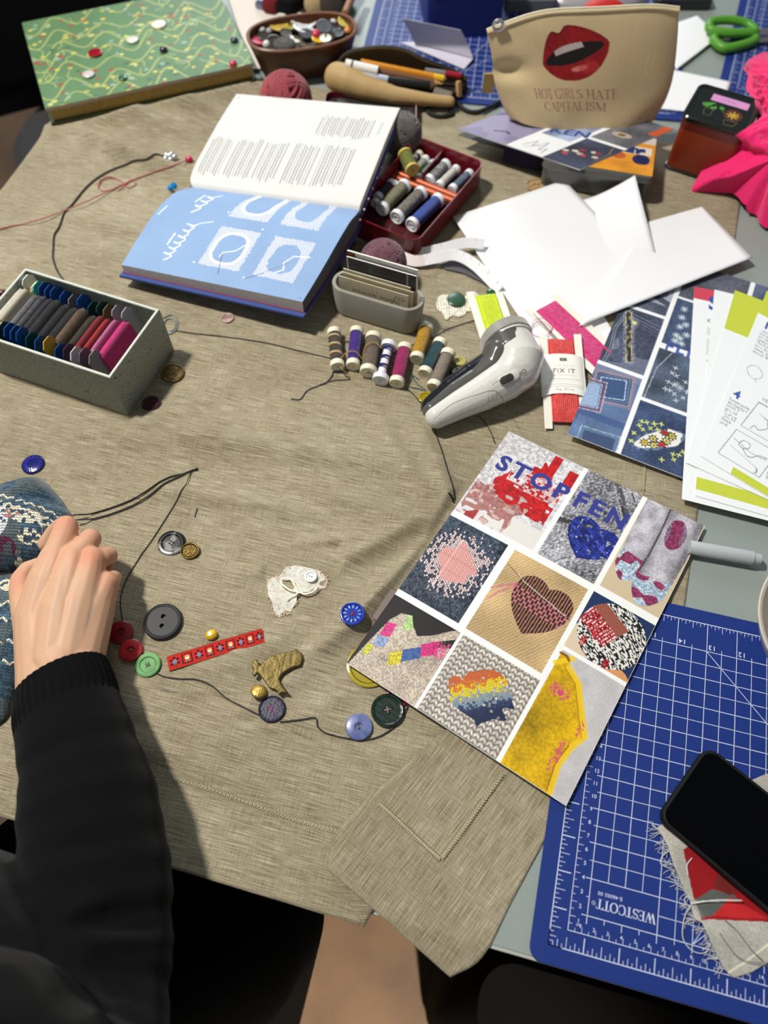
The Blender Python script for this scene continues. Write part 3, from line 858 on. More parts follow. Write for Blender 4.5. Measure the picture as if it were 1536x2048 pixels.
    tw = .5 + .5 * np.sin(U * 24 + 2.5 * im.noise(.25, 51)); g = im.noise(2.5, 52)
    base = np.array((205, 174, 126.0)) * (.82 + .24 * g + .16 * (tw - .5))[..., None] + ((im.white(53) - .5) * 26)[..., None]
    im.a = np.where(m[..., None], np.clip(base, 0, 255), im.a)
    hx, hy = rot(im, .545 * W_, .557 * H_, 2); hh = hx / 2.45; hv = -(hy - .1) / 2.55
    heart = ((hh * hh + hv * hv - 1) ** 3 - hh * hh * hv ** 3 < 0) & m
    im.put(heart, (150, 112, 82), .8)
    col = np.floor(hx / .27); fx = hx / .27 - col
    im.put(heart & (np.abs(fx - .5) < .30), (58, 22, 32)); 
    band = heart & (hy > -1.35) & (hy < .35); row = np.floor((hy + 1.35) / .34); fy = (hy + 1.35) / .34 - row
    im.put(band & (np.abs(fx - .5) < .34), (64, 24, 36))
    im.put(band & (np.abs(fy - .5) < .26) & (((col + row) % 2) == 0), (196, 112, 132))
    im.line([(.333 * W_, .560 * H_), (.37 * W_, .535 * H_), (.42 * W_, .505 * H_)], .12, (206, 92, 140)); im.line([(.345 * W_, .60 * H_), (.37 * W_, .56 * H_), (.425 * W_, .512 * H_)], .10, (206, 92, 140))
    im.line([(.40 * W_, .473 * H_), (.43 * W_, .487 * H_), (.675 * W_, .525 * H_)], .07, (214, 206, 196)); im.line([(.34 * W_, .462 * H_), (.43 * W_, .487 * H_)], .05, (60, 40, 36)); im.line([(.66 * W_, .522 * H_), (.688 * W_, .528 * H_)], .05, (60, 40, 36))
    # 6 speckled wool over a mushroom with red darning
    m = R(.712, .400, 1.0, .606); im.put(m, (34, 52, 92)); u = (X / W_ - .712) / .288; v = (Y / H_ - .400) / .206
    ball = m & (((u - .52) / .50) ** 2 + ((v - .50) / .50) ** 2 < 1)
    im.put(m & (((u - .15) / .25) ** 2 + ((v - .85) / .3) ** 2 < 1), (216, 196, 170)); im.put(m & (((u - .8) / .2) ** 2 + ((v - 1.0) / .12) ** 2 < 1), (214, 150, 96))
    U, V = rot(im, 0, 0, 28); n = hashn(np.floor(U / .20), np.floor(V / .10 + .3 * np.sin(U * 5)), 6)
    im.put(ball, (226, 222, 214)); im.put(ball & (n > .52), (30, 32, 34))
    a, c2 = rot(im, .80 * W_, .487 * H_, 26)
    strp = ball & (np.abs(a) < 1.75) & (c2 > -.9) & (c2 < 1.25)
    im.put(strp & (np.sin(a * 22 + im.noise(.5, 62) * 2) > -.25), (186, 34, 48))
    wv = ball & (np.abs(a - .1) < 1.7) & (c2 > -1.75) & (c2 < -.55); cc = (np.floor(a / .2) + np.floor(c2 / .16)) % 2
    im.put(wv & (cc == 0), (190, 48, 52)); im.put(wv & (cc == 1), (96, 112, 84))
    for du, dv in ((.20, .78), (.62, .93), (.30, .60)): im.put(m & (np.hypot((u - du) * 2, v - dv) < .09) & (im.white(63) > .35), (176, 30, 44))
    # 7 oatmeal jumper with coloured patches on black
    m = R(0, .738, .325, 1.0); im.put(m, (36, 32, 32)); u = (X / W_) / .325; v = (Y / H_ - .738) / .262
    slv = m & im.poly([(px * .325 * W_, (.738 + py * .262) * H_) for px, py in ((.0, 1.1), (.03, .92), (.08, .62), (.14, .30), (.22, .16), (.36, .12), (.44, .22), (.56, .30), (.72, .20), (.88, .05), (1.1, -.1), (1.1, 1.1))])
    b, k, r, h = knit(im, X, Y, .13, .12, 7, .30, .35); n = im.noise(1.2, 71)
    im.put(slv, (206, 190, 172)); im.shade(np.where(slv, b * (1.0 + .22 * (n - .5)), 1))
    im.put(m & im.poly([(px * .325 * W_, (.738 + py * .262) * H_) for px, py in ((.78, .26), (1.05, .06), (1.05, .20), (.80, .33))]), (40, 34, 34))
    def patch(pts, col, dots=False):
        q = m & slv & im.poly([(px * .325 * W_, (.738 + py * .262) * H_) for px, py in pts])
        if dots: q = q & (hashn(np.floor(X / .13), np.floor(Y / .12)) > .45)
        im.put(q, col, .92); im.shade(np.where(q, b * 1.1, 1))
    patch(((.30, .12), (.44, .12), (.46, .28), (.34, .32)), (172, 206, 132)); patch(((.13, .34), (.25, .30), (.27, .48), (.14, .52)), (208, 52, 126))
    patch(((.12, .52), (.28, .50), (.28, .62), (.14, .66)), (134, 156, 198)); patch(((.08, .68), (.16, .66), (.16, .80), (.08, .80)), (196, 200, 60))
    patch(((.66, .36), (.82, .22), (.90, .36), (.72, .50)), (208, 40, 120)); patch(((.82, .22), (.98, .18), (1.0, .38), (.88, .42)), (208, 80, 130), True)
    patch(((.50, .52), (.68, .38), (.74, .50), (.56, .66)), (58, 92, 158)); patch(((.38, .64), (.50, .53), (.57, .67), (.44, .78)), (212, 196, 48))
    # 8 thick knit with a rainbow darn
    m = R(.341, .738, .697, 1.0); b, k, r, h = knit(im, X, Y, .62, .50, 9, .75, .2)
    im.put(m, (214, 204, 192)); im.shade(np.where(m, .25 + .80 * b, 1))
    cx, cy = .53 * W_, .868 * H_; U, V = rot(im, cx, cy, -20)
    ang = np.arctan2(V, U); d = np.hypot(U / 2.6, V / 2.2) + .06 * np.sin(ang * 3 + 1) + .35 * (im.noise(.6, 86) - .5)
    col = np.floor(U / .22); row = np.floor(V / .20); h = hashn(col, row, 2)
    t = np.clip((V + .45 * U) / 3.8 + .5 + (h - .5) * .22, 0, .999)
    pal = np.array([(190, 96, 52), (204, 116, 44), (212, 186, 40), (206, 190, 60), (142, 150, 150), (120, 140, 156), (56, 68, 100), (44, 54, 84), (38, 46, 76)], float)
    c = pal[(t * len(pal)).astype(int)]
    fx = U / .22 - col; fy = V / .20 - row
    sh = .55 + .55 * np.clip(1.6 - 2.2 * np.maximum(np.abs(fx - .5), np.abs(fy - .5)), 0, 1)
    q = (m & (d < 1) & (h > .04))[..., None]; im.a = np.where(q, np.clip(c * sh[..., None], 0, 255), im.a)
    # 9 yellow vest on grey felt
    m = R(.716, .620, 1.0, 1.0); n = im.noise(.12, 91); im.put(m, (206, 202, 202)); im.shade(np.where(m, .93 + .14 * (im.white(92) * .5 + n * .5 - .5) + .08 * (im.noise(1.0, 93) - .5), 1))
    u = (X / W_ - .716) / .284; v = (Y / H_ - .620) / .380
    vest = m & im.poly([((.716 + px * .284) * W_, (.620 + py * .380) * H_) for px, py in ((-.1, .08), (.02, .02), (.16, .02), (.20, .10), (.42, .16), (.66, .36), (.83, .50), (.74, .62), (.70, .78), (.76, .98), (.76, 1.1), (-.1, 1.1))])
    g = im.noise(1.6, 94); f = im.noise(.15, 95)
    im.put(vest, (228, 182, 20)); fold = .22 * np.clip(1 - np.abs(v - .62 - .25 * u) * 3.2, 0, 1) * np.clip(1.1 - u * 1.6, 0, 1)
    im.shade(np.where(vest, .92 + .18 * (g - .5) + .20 * (f - .5) - fold, 1))
    pts = [((.716 + px * .284) * W_, (.620 + py * .380) * H_) for px, py in ((.20, .10), (.42, .17), (.66, .37), (.82, .50), (.73, .62), (.68, .78), (.74, .98))]
    im.line(pts, .5, (236, 196, 40), .8); im.line([(a - .28, b2) for a, b2 in pts[4:]], .12, (170, 104, 20), .9); im.line([(a - .22, b2 + .25) for a, b2 in pts[:4]], .10, (180, 120, 20), .7)
    im.line([((.716 + px * .284) * W_, (.620 + py * .380) * H_) for px, py in ((0, .12), (.16, .04), (.19, .02))], .45, (238, 200, 40), .8); im.line([((.716 + px * .284) * W_, (.620 + py * .380) * H_) for px, py in ((0, .03), (.10, .03), (.15, .05))], .25, (120, 70, 16), .8)
    for cu, cv, ru, rv in ((.24, .30, .16, .06), (.60, .74, .06, .14), (.72, .46, .04, .08)):
        q = vest & ((((u - cu) / ru) ** 2 + ((v - cv) / rv) ** 2) < 1) & (hashn(np.floor(X / .11), np.floor(Y / .11), 5) > .55); im.put(q, (206, 84, 110), .9)
    im.put(m & (((u - .26) / .05) ** 2 + ((v - .31) / .02) ** 2 < 1), (208, 60, 140), .9)
    # the title across the top
    T = text_tris('STOP', 2.62, .035, 1.32); im.tris(place_tris(T, .042 * W_, .160 * H_), (56, 62, 138))
    T = text_tris('FEN', 2.62, .035, 1.32); im.tris(place_tris(T, .437 * W_, .155 * H_), (56, 62, 138))
    return im
m_print = PRINT(.42)
m_paper = M('white_paper', (238, 238, 240), 0.6, spec=.3)
m_cardback = M('card_back', (226, 226, 222), 0.6)
def sheet_pair(name, label, cat, im, c, group=None, mat=None, thick=.035, curve=None, printname='printed_front'):
    """a printed sheet of real thickness; c = its four corners TL, TR, BR, BL"""
    cen = sum((Vector(p) for p in c), Vector()) / 4
    t = thing(name, label, cat, cen, 0, group)
    f = quad(*[Vector(p) - cen for p in c])
    if curve is None: g = f
    else:
        def g(s, tt):
            x, y, z = f(s, tt); return x, y, z + curve(s, tt)
    mb = MB(); nu, nv = 24, 30
    def body(u, v):
        x, y, z = g(np.float64(u), np.float64(v)); return (float(x), float(y), float(z) - .006)
    mb.grid(body, nu, nv); k = len(mb.v)
    top = list(mb.v)
    mb.v += [(x, y, z - thick) for x, y, z in top]
    fs = list(mb.f)
    mb.f += [tuple(i + k for i in reversed(q)) for q in fs]
    w = nu + 1; per = [i for i in range(w)] + [j * w + nu for j in range(1, nv + 1)] + [nv * w + i for i in range(nu - 1, -1, -1)] + [j * w for j in range(nv - 1, 0, -1)]
    for i in range(len(per)):
        a, b = per[i], per[(i + 1) % len(per)]; mb.f.append((a, a + k, b + k, b))
    mb.mi = [0] * len(mb.f)
    obj('sheet', mb, m_cardback, t)
    painted(printname, im, g, mat or m_print, t)
    return t
ca = [at(1018, 862, .75), at(1410, 1052, .62), at(1132, 1612, .85), at(693, 1326, 1.15)]
sheet_pair('picture_card', 'large card of nine mending photographs with blue letters across the top', 'card', stopfen_card(), ca, thick=.05, curve=lambda s, t: .30 * np.sin(np.pi * t) * np.sin(np.pi * s))

def denim_card():
    im = Img(W_, H_, 15, (238, 240, 240)); X, Y = im.X, im.Y
    u, v = X / W_, Y / H_
    def Rm(a, b, c, d): return (u >= a) & (u < c) & (v >= b) & (v < d)
    # left column: C at top, A, B; right column: D, E, F
    def local(a, b, c, d): return (u - a) / (c - a), (v - b) / (d - b)
    box = dict(C=(0, 0, .238, .322), A=(0, .338, .238, .636), B=(0, .656, .238, 1.0), G=(.263, 0, .60, .196), D=(.263, .208, .60, .456), E=(.263, .482, .60, .731), F=(.263, .747, .60, 1.0), H=(.625, 0, 1, .40), I=(.625, .42, 1, .70), J=(.625, .72, 1, 1))
    pc = lambda q: [(a * W_, b * H_) for a, b in q]
    def dash(q, w, col, on=.30, off=.16, closed=True):
        q = pc(q); q = q + [q[0]] if closed else q
        for p0, p1 in zip(q[:-1], q[1:]):
            L = math.hypot(p1[0] - p0[0], p1[1] - p0[1]); k = 0.0
            while k < L:
                e = min(L, k + on); f = lambda v: (p0[0] + (p1[0] - p0[0]) * v / L, p0[1] + (p1[1] - p0[1]) * v / L)
                im.line([f(k), f(e)], w, col); k += on + off
    def grow(q, d):
        cx = sum(p[0] for p in q) / len(q); cy = sum(p[1] for p in q) / len(q)
        return [(a + d / W_ * (1 if a > cx else -1), b2 + d / H_ * (1 if b2 > cy else -1)) for a, b2 in q]
    m = Rm(*box['C']); denim(im, m, (96, 104, 124), 1, 30); n = im.noise(1.6, 2); im.put(m & (n > .42) & (v < .27), (186, 192, 204), .75); im.put(m & im.seg(pc([(.02, .20)])[0], pc([(.24, .26)])[0], .8), (36, 42, 58), .7)
    m = Rm(*box['A']); denim(im, m, (78, 84, 106), 3, 30, 60); n = im.noise(2.0, 4); im.put(m & (n > .55), (142, 148, 168), .5); im.put(m & (u < .05 - .10 * (v - .45)), (58, 66, 80), .8)
    for dx in (0, .012): im.line(pc([(.045 + dx, .345), (.012 + dx, .46), (.03 + dx, .56), (.02 + dx, .64)]), .07, (176, 182, 196), .8)
    for dy in (.012, .028): im.line(pc([(.03, .345 + dy), (.238, .372 + dy)]), .07, (168, 170, 184), .7)
    im.line(pc([(.14, .40), (.238, .42)]), .06, (150, 154, 170), .6); im.line(pc([(.13, .415), (.238, .435)]), .06, (150, 154, 170), .6)
    S0, S1 = pc([(.055, .37), (.142, .59)])
    core = m & im.seg(S0, S1, .50); halo = m & im.seg(S0, S1, 1.25); edge = m & im.seg(S0, S1, .72) & ~core
    im.put(halo & (im.white(7) > .72), (196, 198, 196), .8); im.put(edge & (im.noise(.25, 5) > .45), (196, 190, 150)); im.put(core, (52, 52, 56)); im.put(core & (im.noise(.5, 6) > .68), (140, 128, 92)); im.put(m & im.ell(.10 * W_, .405 * H_, .28), (214, 212, 130))
    m = Rm(*box['B']); denim(im, m, (84, 104, 140), 8, 24, 80); n = im.noise(2.6, 9); im.put(m & (n > .5), (118, 144, 188), .45); im.put(m & (v < .685), (132, 138, 160), .7); im.put(m & (v > .87) & (v < .9) & (n > .3), (60, 84, 134), .6)
    p1 = [(.036, .702), (.179, .680), (.202, .782), (.055, .806)]; im.put(m & im.poly(pc(p1)), (64, 88, 128)); im.shade(np.where(m & im.poly(pc(p1)), .9 + .2 * im.white(10), 1))
    dash(grow(p1, -.22), .10, (206, 224, 240)); dash(grow(p1, .20), .13, (70, 92, 96), .2, .1); dash(grow(p1, .42), .13, (178, 142, 148), .16, .1); dash(grow(p1, .62), .08, (168, 140, 150), .16, .14)
    p2 = [(-.02, .754), (.058, .745), (.080, .846), (-.02, .862)]; im.put(m & im.poly(pc(grow(p2, .2))), (66, 90, 134)); im.put(m & im.poly(pc(p2)), (152, 174, 206)); im.shade(np.where(m & im.poly(pc(p2)), .9 + .2 * im.white(11), 1))
    dash(grow(p2, .12), .09, (196, 200, 214), .22, .1); dash(grow(p2, .32), .13, (126, 76, 96), .22, .1); dash(grow(p2, .55), .09, (212, 186, 190), .2, .1)
    p3 = [(.066, .958), (.216, .948), (.228, 1.05), (.07, 1.05)]; im.put(m & im.poly(pc(p3)), (66, 82, 116)); dash(grow(p3, .18), .13, (96, 126, 146), .2, .1); dash(grow(p3, .42), .10, (176, 196, 206), .2, .12)
    m = Rm(*box['G']); denim(im, m, (96, 98, 112), 12, 28)
    for k in 'HIJ': denim(im, Rm(*box[k]), (90, 100, 124), 40 + ord(k), 28)
    def crosses(cells, size, col, w=.10, arms=2, seed=1):
        rg = np.random.default_rng(seed)
        for a, b in cells:
            cx, cy = a * W_, b * H_; th = rg.random() * 3
            for k in range(arms):
                q = th + math.pi * k / arms; im.line([(cx - size * math.cos(q), cy - size * math.sin(q)), (cx + size * math.cos(q), cy + size * math.sin(q))], w, col, .92)
    m = Rm(*box['D']); denim(im, m, (66, 80, 106), 13, 26); crosses([(.316, .254), (.318, .30), (.325, .349), (.321, .397), (.345, .405), (.36, .43), (.325, .425), (.35, .33), (.37, .38)], .40, (206, 220, 226), .10, 4)
    m = Rm(*box['E']); denim(im, m, (78, 90, 108), 14, 22); im.put(m & (u > .35) & (im.noise(3, 15) > .5), (104, 122, 152), .5); im.line(pc([(.335, .482), (.285, .58), (.275, .73)]), .08, (180, 186, 190))
    crosses([(.373, .551), (.365, .58), (.39, .585), (.361, .625), (.39, .63), (.358, .66), (.38, .66), (.407, .669), (.452, .672), (.44, .60), (.425, .695), (.46, .64)], .28, (214, 222, 226), .09, 2, 3); crosses([(.40, .625), (.425, .635)], .42, (190, 200, 206), .06, 5, 4)
    m = Rm(*box['F']); denim(im, m, (60, 74, 104), 16, 24, 70); U, V = rot(im, .405 * W_, .887 * H_, -38)
    nz = im.noise(.9, 17) - .5; pat = m & ((U / 2.5) ** 2 + (V / (.95 + .30 * U / 2.5)) ** 2 < 1.1 + .6 * nz); im.put(m & ((U / 2.9) ** 2 + (V / 1.15) ** 2 < 1) & (im.noise(.3, 19) > .42), (146, 164, 194), .6); im.put(pat, (232, 230, 222))
    for cx, cy, c in ((-1.5, .0, (206, 176, 70)), (-.45, -.25, (200, 190, 110)), (.75, .3, (206, 206, 110)), (1.55, -.15, (190, 180, 80)), (-.7, .5, (206, 206, 110)), (.1, .62, (196, 60, 74)), (1.0, -.7, (180, 50, 60))):
        d = np.hypot(U - cx, V - cy); an = np.arctan2(V - cy, U - cx)
        im.put(pat & (d < .46 * (1 + .25 * np.sin(an * 8))) & (d > .20), (84, 74, 50)); im.put(pat & (d < .30), c); im.put(pat & (d < .10), (120, 40, 50))
    crosses([(.303, .836), (.328, .832), (.299, .856), (.363, .827), (.395, .817), (.321, .867), (.353, .851), (.386, .846), (.288, .895), (.287, .931), (.489, .921), (.529, .897), (.516, .916), (.448, .959), (.50, .941)], .24, (214, 222, 120), .13, 2, 6)
    im.tris(place_tris(text_tris('FLICKEN', 1.85, .035, 1.32), .287 * W_, .482 * H_), (66, 84, 160), .9)
    return im
dl, dr = at(1135, 868, 1.20), at(1365, 958, .62)
ux = (dr - dl); ux.z = 0; ux.normalize(); uy = Vector((-ux.y, ux.x, 0))
dc = [dl + uy * H_, dl + uy * H_ + ux * W_, dl + ux * W_, dl]
dc[0].z = .62; dc[1].z = .40; dc[2].z = .42
sheet_pair('picture_card', 'card of mended blue denim photographs lying under the white leaflets', 'card', denim_card(), dc, thick=.05)

# ------------------------------------------------------------------ the fan of printed leaflets
BL_, LIME, PINKR, INK = (62, 84, 160), (196, 206, 70), (206, 72, 92), (120, 124, 130)
def leaflet(kind):
    im = Img(W_, H_, 14, (236, 239, 240)); 
    def para(x, y, lines, size=.52, col=INK, lead=.62):
        for i, l in enumerate(lines): im.tris(place_tris(text_tris(l, size), x, y + i * lead), col)
    if kind == 'red':
        im.put(im.rect(0, 0, 21, 1.9), PINKR); im.put(im.rect(13.5, 28.3, 21, 29.7), PINKR); im.tris(place_tris(text_tris('S', 3.0, .035), 1.7, 3.1), BL_); para(1.6, 5.2, ['KETTEN'], .7); im.put(im.rect(1.7, 6.0, 8, 7.2), (214, 216, 216)); im.put(im.rect(1.7, 7.8, 8, 10.2), (214, 216, 216)); para(1.8, 11.2, ['Perlgarn'], .6, (110, 110, 116))
    if kind == 'grey':
        im.tris(place_tris(text_tris('N', 3.0, .035), 2.2, 4.0), BL_); para(2.0, 6.6, ['UND'], .6); im.put(im.rect(2.0, 7.6, 12, 14.2), (196, 198, 200)); im.put(im.rect(0, 27.4, 21, 28.9), LIME)
    if kind == 'lime':
        im.put(im.rect(0, 0, 21, 7.3), LIME); im.tris(place_tris(text_tris('1', 1.7, .03), 2.6, 11.2), BL_)
    if kind == 'steps':
        im.put(im.rect(0, 0, 21, 4.5), LIME); im.put(im.rect(3.8, 28.6, 21, 29.7), LIME)
        im.tris(place_tris(text_tris('1', 1.7, .03), 1.2, 6.4), BL_); im.tris(place_tris(text_tris('4', 1.7, .03), .9, 19.2), BL_)
        para(1.1, 7.2, ['Lose dich,', 'schaffe das', 'stück und', 'spanne es', 'Nadel ein', 'von der', 'oben durch', 'durch Kreuz'], .66, INK, .56)
        para(.6, 20.0, ['Senkrecht', 'zu beiden', 'stich F', 'grund', 'Nun e', 'Die N', 'Stich', 'und'], .66, INK, .55)
        a = [(2.3 + .95 * math.cos(t) + .06 * math.cos(3 * t), 14.0 + 1.05 * math.sin(t)) for t in np.linspace(0, 2 * math.pi, 30)]; im.line(a, .08, (150, 152, 156)); im.line([(2.6, 15.0), (2.9, 15.4)], .08, (150, 152, 156))
        para(4.2, 17.5, ['VERNÄHEN'], .7, (110, 112, 118))
        q1 = [(3.0, 22.6), (4.0, 18.0), (9.2, 18.0), (8.2, 22.6)]; q2 = [(1.7, 28.0), (2.7, 23.5), (7.9, 23.5), (6.9, 28.0)]
        for q in (q1, q2): im.line(q + [q[0]], .09, (112, 116, 122))
        def fr(q, u, v): return tuple(q[0][i] + (q[3][i] - q[0][i]) * u + (q[1][i] - q[0][i]) * v for i in (0, 1))
        L = lambda q, pts, w: im.line([p[:2] for p in spline([fr(q, *p) + (0,) for p in pts], 6)], w, INK)
        L(q2, [(.08, .70), (.30, .64), (.55, .56), (.9, .60)], .08); L(q2, [(.22, .66), (.28, .80), (.42, .80), (.46, .66), (.36, .56), (.24, .60), (.22, .66)], .10); L(q2, [(.34, .56), (.5, .42), (.62, .44), (.74, .62), (.98, .66)], .10); L(q2, [(.1, .44), (.5, .32), (.86, .22)], .05)
        L(q1, [(.48, .92), (.42, .55), (.5, .35), (.36, .16), (.24, .22), (.2, .06)], .10); L(q1, [(.3, .6), (.6, .54)], .08); L(q1, [(.16, .66), (.8, .5)], .05)
        para(6.1, 27.8, ['3'], 1.0, (100, 104, 110)); para(7.5, 27.0, ['Na', 'St'], .7)
    return im
def leaf(kind, label, tl, bl, z, br=None):
    a, b = at(tl[0], tl[1], z), at(bl[0], bl[1], z)
    d = (b - a).normalized(); r = Vector((-d.y, d.x, 0))
    if r.x < 0: r = -r
    if br: r = (at(br[0], br[1], z) - b).normalized()
    L = (b - a).length; w = L * W_ / H_
    c = [a, a + r * w, b + r * w, b]
    return sheet_pair('leaflet', label, 'leaflet', leaflet(kind), c, 'instruction leaflets fanned out on the right', thick=.02)
leaf('red', 'lowest white leaflet of the fan, with red band at its top edge', (1388.7, 573), (1363.6, 998), .98, (1536, 1041))
leaf('grey', 'white leaflet with lime band along its bottom edge, second from below', (1429, 579), (1390, 991), 1.05, (1536, 1032))
leaf('lime', 'white leaflet with wide lime band at top and blue figure one below', (1470, 580), (1372, 925), 1.12, (1536, 999))
leaf('steps', 'topmost white leaflet with text, stitch drawings and step figure four', (1534, 581), (1400.7, 911.7), 1.19, (1536, 993))

# ------------------------------------------------------------------ blank white sheets
def blank(label, corners, group='blank white paper sheets', curl=None, name='paper_sheet', mat=None):
    c = [Vector(p) for p in corners]; cen = sum(c, Vector()) / 4
    f = quad(*[p - cen for p in c]); mb = MB()
    def g(u, v):
        x, y, z = f(u, v); return (x, y, z + (curl(u, v) if curl else 0))
    mb.grid(g, 24, 24)
    o = obj(name, mb, mat or m_paper, None, cen, angle=60)
    q = o.modifiers.new('thickness', 'SOLIDIFY'); q.thickness = .03 * S
    return tag(o, label, 'paper', group)
_cr = at(1270, 350, 4.1); _cr.z = .72
blank('blank white sheet behind the other two, its square corner up against the plastic box', [at(1095, 402, .68), _cr, at(1325, 545, .72), at(1090, 600, .46)], curl=lambda u, v: 3.38 * (max(0, u - .40) / .60) ** 1.5 * (1 - v) ** 1.2)
blank('blank white sheet with its upturned far corner, nearest the red thread tin', [at(905, 433, .85), at(1128, 362, 1.0), at(1320, 560, .8), at(1082, 700, .55)], curl=lambda u, v: .5 * max(0, u - .6) ** 1.3 * max(0, 1 - v * 1.6))
blank('blank white sheet pointing to the leaflets, right of the other blank sheets', [at(1298, 443, 1.25), at(1405, 413, 1.25), at(1505, 515, 1.25), at(1158, 652, 1.2)])
o = blank('white sheet standing out beside the pink floss card under the blank sheets', [at(1120, 560, .4), at(1195, 612, .4), at(1243, 690, .4), at(1160, 740, .35)])
# ------------------------------------------------------------------ the open book
def lerp_path(pts, t):
    k = t * (len(pts) - 1); i = min(int(k), len(pts) - 2); return pts[i].lerp(pts[i + 1], k - i)
def pxpath(ps, k=8): return spline([at(*p) for p in ps], k)
lowL = pxpath([(388, 375, 3.3), (372, 378, 3.9), (348, 387, 4.3), (315, 418, 4.2), (280, 470, 3.7), (243, 530, 2.9)])
lowR = pxpath([(719, 420, 4.6), (712, 430, 5.3), (700, 444, 5.6), (678, 480, 5.5), (642, 543, 5.0), (605, 604, 4.5)])
uppL = pxpath([(473, 188, 5.6), (440, 240, 5.1), (405, 302, 4.5), (386, 340, 4.0), (381, 362, 3.6), (388, 376, 3.2)])
uppR = pxpath([(800, 216, 5.9), (777, 267, 5.8), (752, 330, 5.6), (734, 375, 5.3), (722, 406, 5.0), (718, 421, 4.5)])
cenB = at(560, 420, 2.0); cenB.z = 0
bk = thing('open_book', 'open book with pale blue stitch page below a white text page', 'book', cenB)
def surf(A, B):
    a = np.array([tuple(lerp_path(A, i / 40.0) - cenB) for i in range(41)]); b = np.array([tuple(lerp_path(B, i / 40.0) - cenB) for i in range(41)])
    def f(s, t):
        k = np.clip(np.asarray(t, float), 0, 1) * 40; i = np.minimum(k.astype(int), 39); u = k - i
        out = []
        for c in range(3):
            l = a[i, c] * (1 - u) + a[i + 1, c] * u; r = b[i, c] * (1 - u) + b[i + 1, c] * u
            out.append(l * (1 - s) + r * s)
        out[2] = out[2] + .02
        return tuple(out)
    return f
sl, su = surf(lowL, lowR), surf(uppL, uppR)
slp = lambda a, b: sl(a, np.interp(b, [0, .08, .14, .34, .65, 1], [0, .3, .4, .6, .8, 1]))
sup = lambda a, b: su(a, np.interp(b, [0, .28, .61, .81, .93, 1], [0, .2, .4, .6, .8, 1]))
fy_ = lambda p: .10 + .90 * p
im = Img(21.5, 15.5, 16, (134, 162, 200)); X, Y = im.X, im.Y; im.shade(.97 + .06 * im.white(1) + .05 * (im.noise(3, 2) - .5))
def crochet(x0, y0, x1, y1, round_, seed, top=False):
    X0, Y0, X1, Y1 = x0 * 21.5, fy_(y0) * 15.5, x1 * 21.5, fy_(y1) * 15.5
    n = im.noise(.35, seed); d = .18 * (im.noise(.2, seed + 1) - .5)
    q = (X > X0 + d) & (X < X1 + d) & (Y > Y0 + d) & (Y < Y1 + d)
    cx, cy, rx, ry = (X0 + X1) / 2, (Y0 + Y1) / 2, (X1 - X0) / 2 - .75, (Y1 - Y0) / 2 - 1.0
    e = 2.6
    hole = (np.abs((X - cx) / rx) ** e + np.abs((Y - cy) / ry) ** e) < 1 + (.06 if round_ else .45) * (im.noise(.5, seed + 2) - .5)
    ring = ((np.abs((X - cx) / (rx + .34)) ** e + np.abs((Y - cy) / (ry + .34)) ** e) < 1) & ~hole
    net = (np.sin(X * 20) * np.sin(Y * 18 + X * 3) > -.15)
    body = q & ~hole
    im.put(body & net, (214, 214, 226)); im.put(body & ~net, (150, 172, 206), .7)
    if round_: im.put(ring & q, (238, 236, 240))
for x0, y0, x1, y1, r, sd in ((.385, .345, .605, .81, True, 10), (.685, .35, .90, .81, False, 20), (.385, -.28, .60, .22, True, 30), (.665, -.26, .87, .215, False, 40)): crochet(x0, y0, x1, y1, r, sd)
pp = lambda q: [(a * 21.5, fy_(b) * 15.5) for a, b in q]
im.line(pp([(.565, .50), (.53, .58), (.475, .62), (.47, .68)]), .12, (236, 240, 244)); im.line(pp([(.475, .64), (.515, .88)]), .10, (92, 108, 140))
im.line(pp([(.91, .50), (.83, .52), (.80, .60), (.82, .68), (.78, .74)]), .12, (236, 240, 244)); im.line(pp([(.66, .87), (.735, .76)]), .12, (92, 104, 134)); im.line(pp([(.74, .74), (.82, .60)]), .10, (110, 122, 150))
for x, y in ((.36, .80), (.65, .86), (.60, .30), (.37, .18)): im.put(im.ell(x * 21.5, fy_(y) * 15.5, .12), (236, 240, 246))
im.line(pp([(.01, .935), (1, .935)]), .05, (130, 158, 200)); im.line(pp([(.97, .965), (.985, .96)]), .10, (90, 108, 150))
def scrawl(q, amp, n, seed):
    rg = random.Random(seed); (x0, y0), (x1, y1) = q; pts = []
    for i in range(n + 1):
        t = i / n; pts.append(((x0 + (x1 - x0) * t) * 21.5 + amp * math.sin(i * 2.1) * (1 + .6 * rg.random()), fy_(y0 + (y1 - y0) * t) * 15.5 + .35 * math.cos(i * 2.1)))
    im.line([tuple(p[:2]) for p in spline([(a, b, 0) for a, b in pts], 5)], .17, (236, 240, 246))
scrawl(((.20, .82), (.235, .40)), .42, 17, 1); im.line(pp([(.235, .42), (.27, .36), (.33, .31)]), .12, (236, 240, 246)); im.line(pp([(.17, .66), (.175, .52)]), .16, (236, 240, 246)); im.line(pp([(.245, .74), (.265, .58)]), .12, (150, 172, 206))
scrawl(((.185, .22), (.215, -.02)), .40, 10, 2); im.line(pp([(.155, .12), (.165, .0)]), .16, (236, 240, 246)); im.line(pp([(.025, .34), (.035, .22)]), .14, (222, 230, 240))
m_page = PRINT(.55, 'book_page_print', spec=.3)
painted('stitch_page', im, slp, m_page, bk)
im = Img(21.5, 17.5, 15, (214, 213, 209)); X, Y = im.X, im.Y; rg = random.Random(5)
def column(x0, x1, step, y0, y1, wob, col=(112, 112, 112)):
    x = x0
    while x < x1:
        a = y0 + wob * rg.random(); e = y1 - wob * rg.random()
        y = a
        while y < e:
            L = .25 + .5 * rg.random(); im.line([(x, y), (x, min(y + L, e))], .12, col, .8); y += L + .12
        x += step
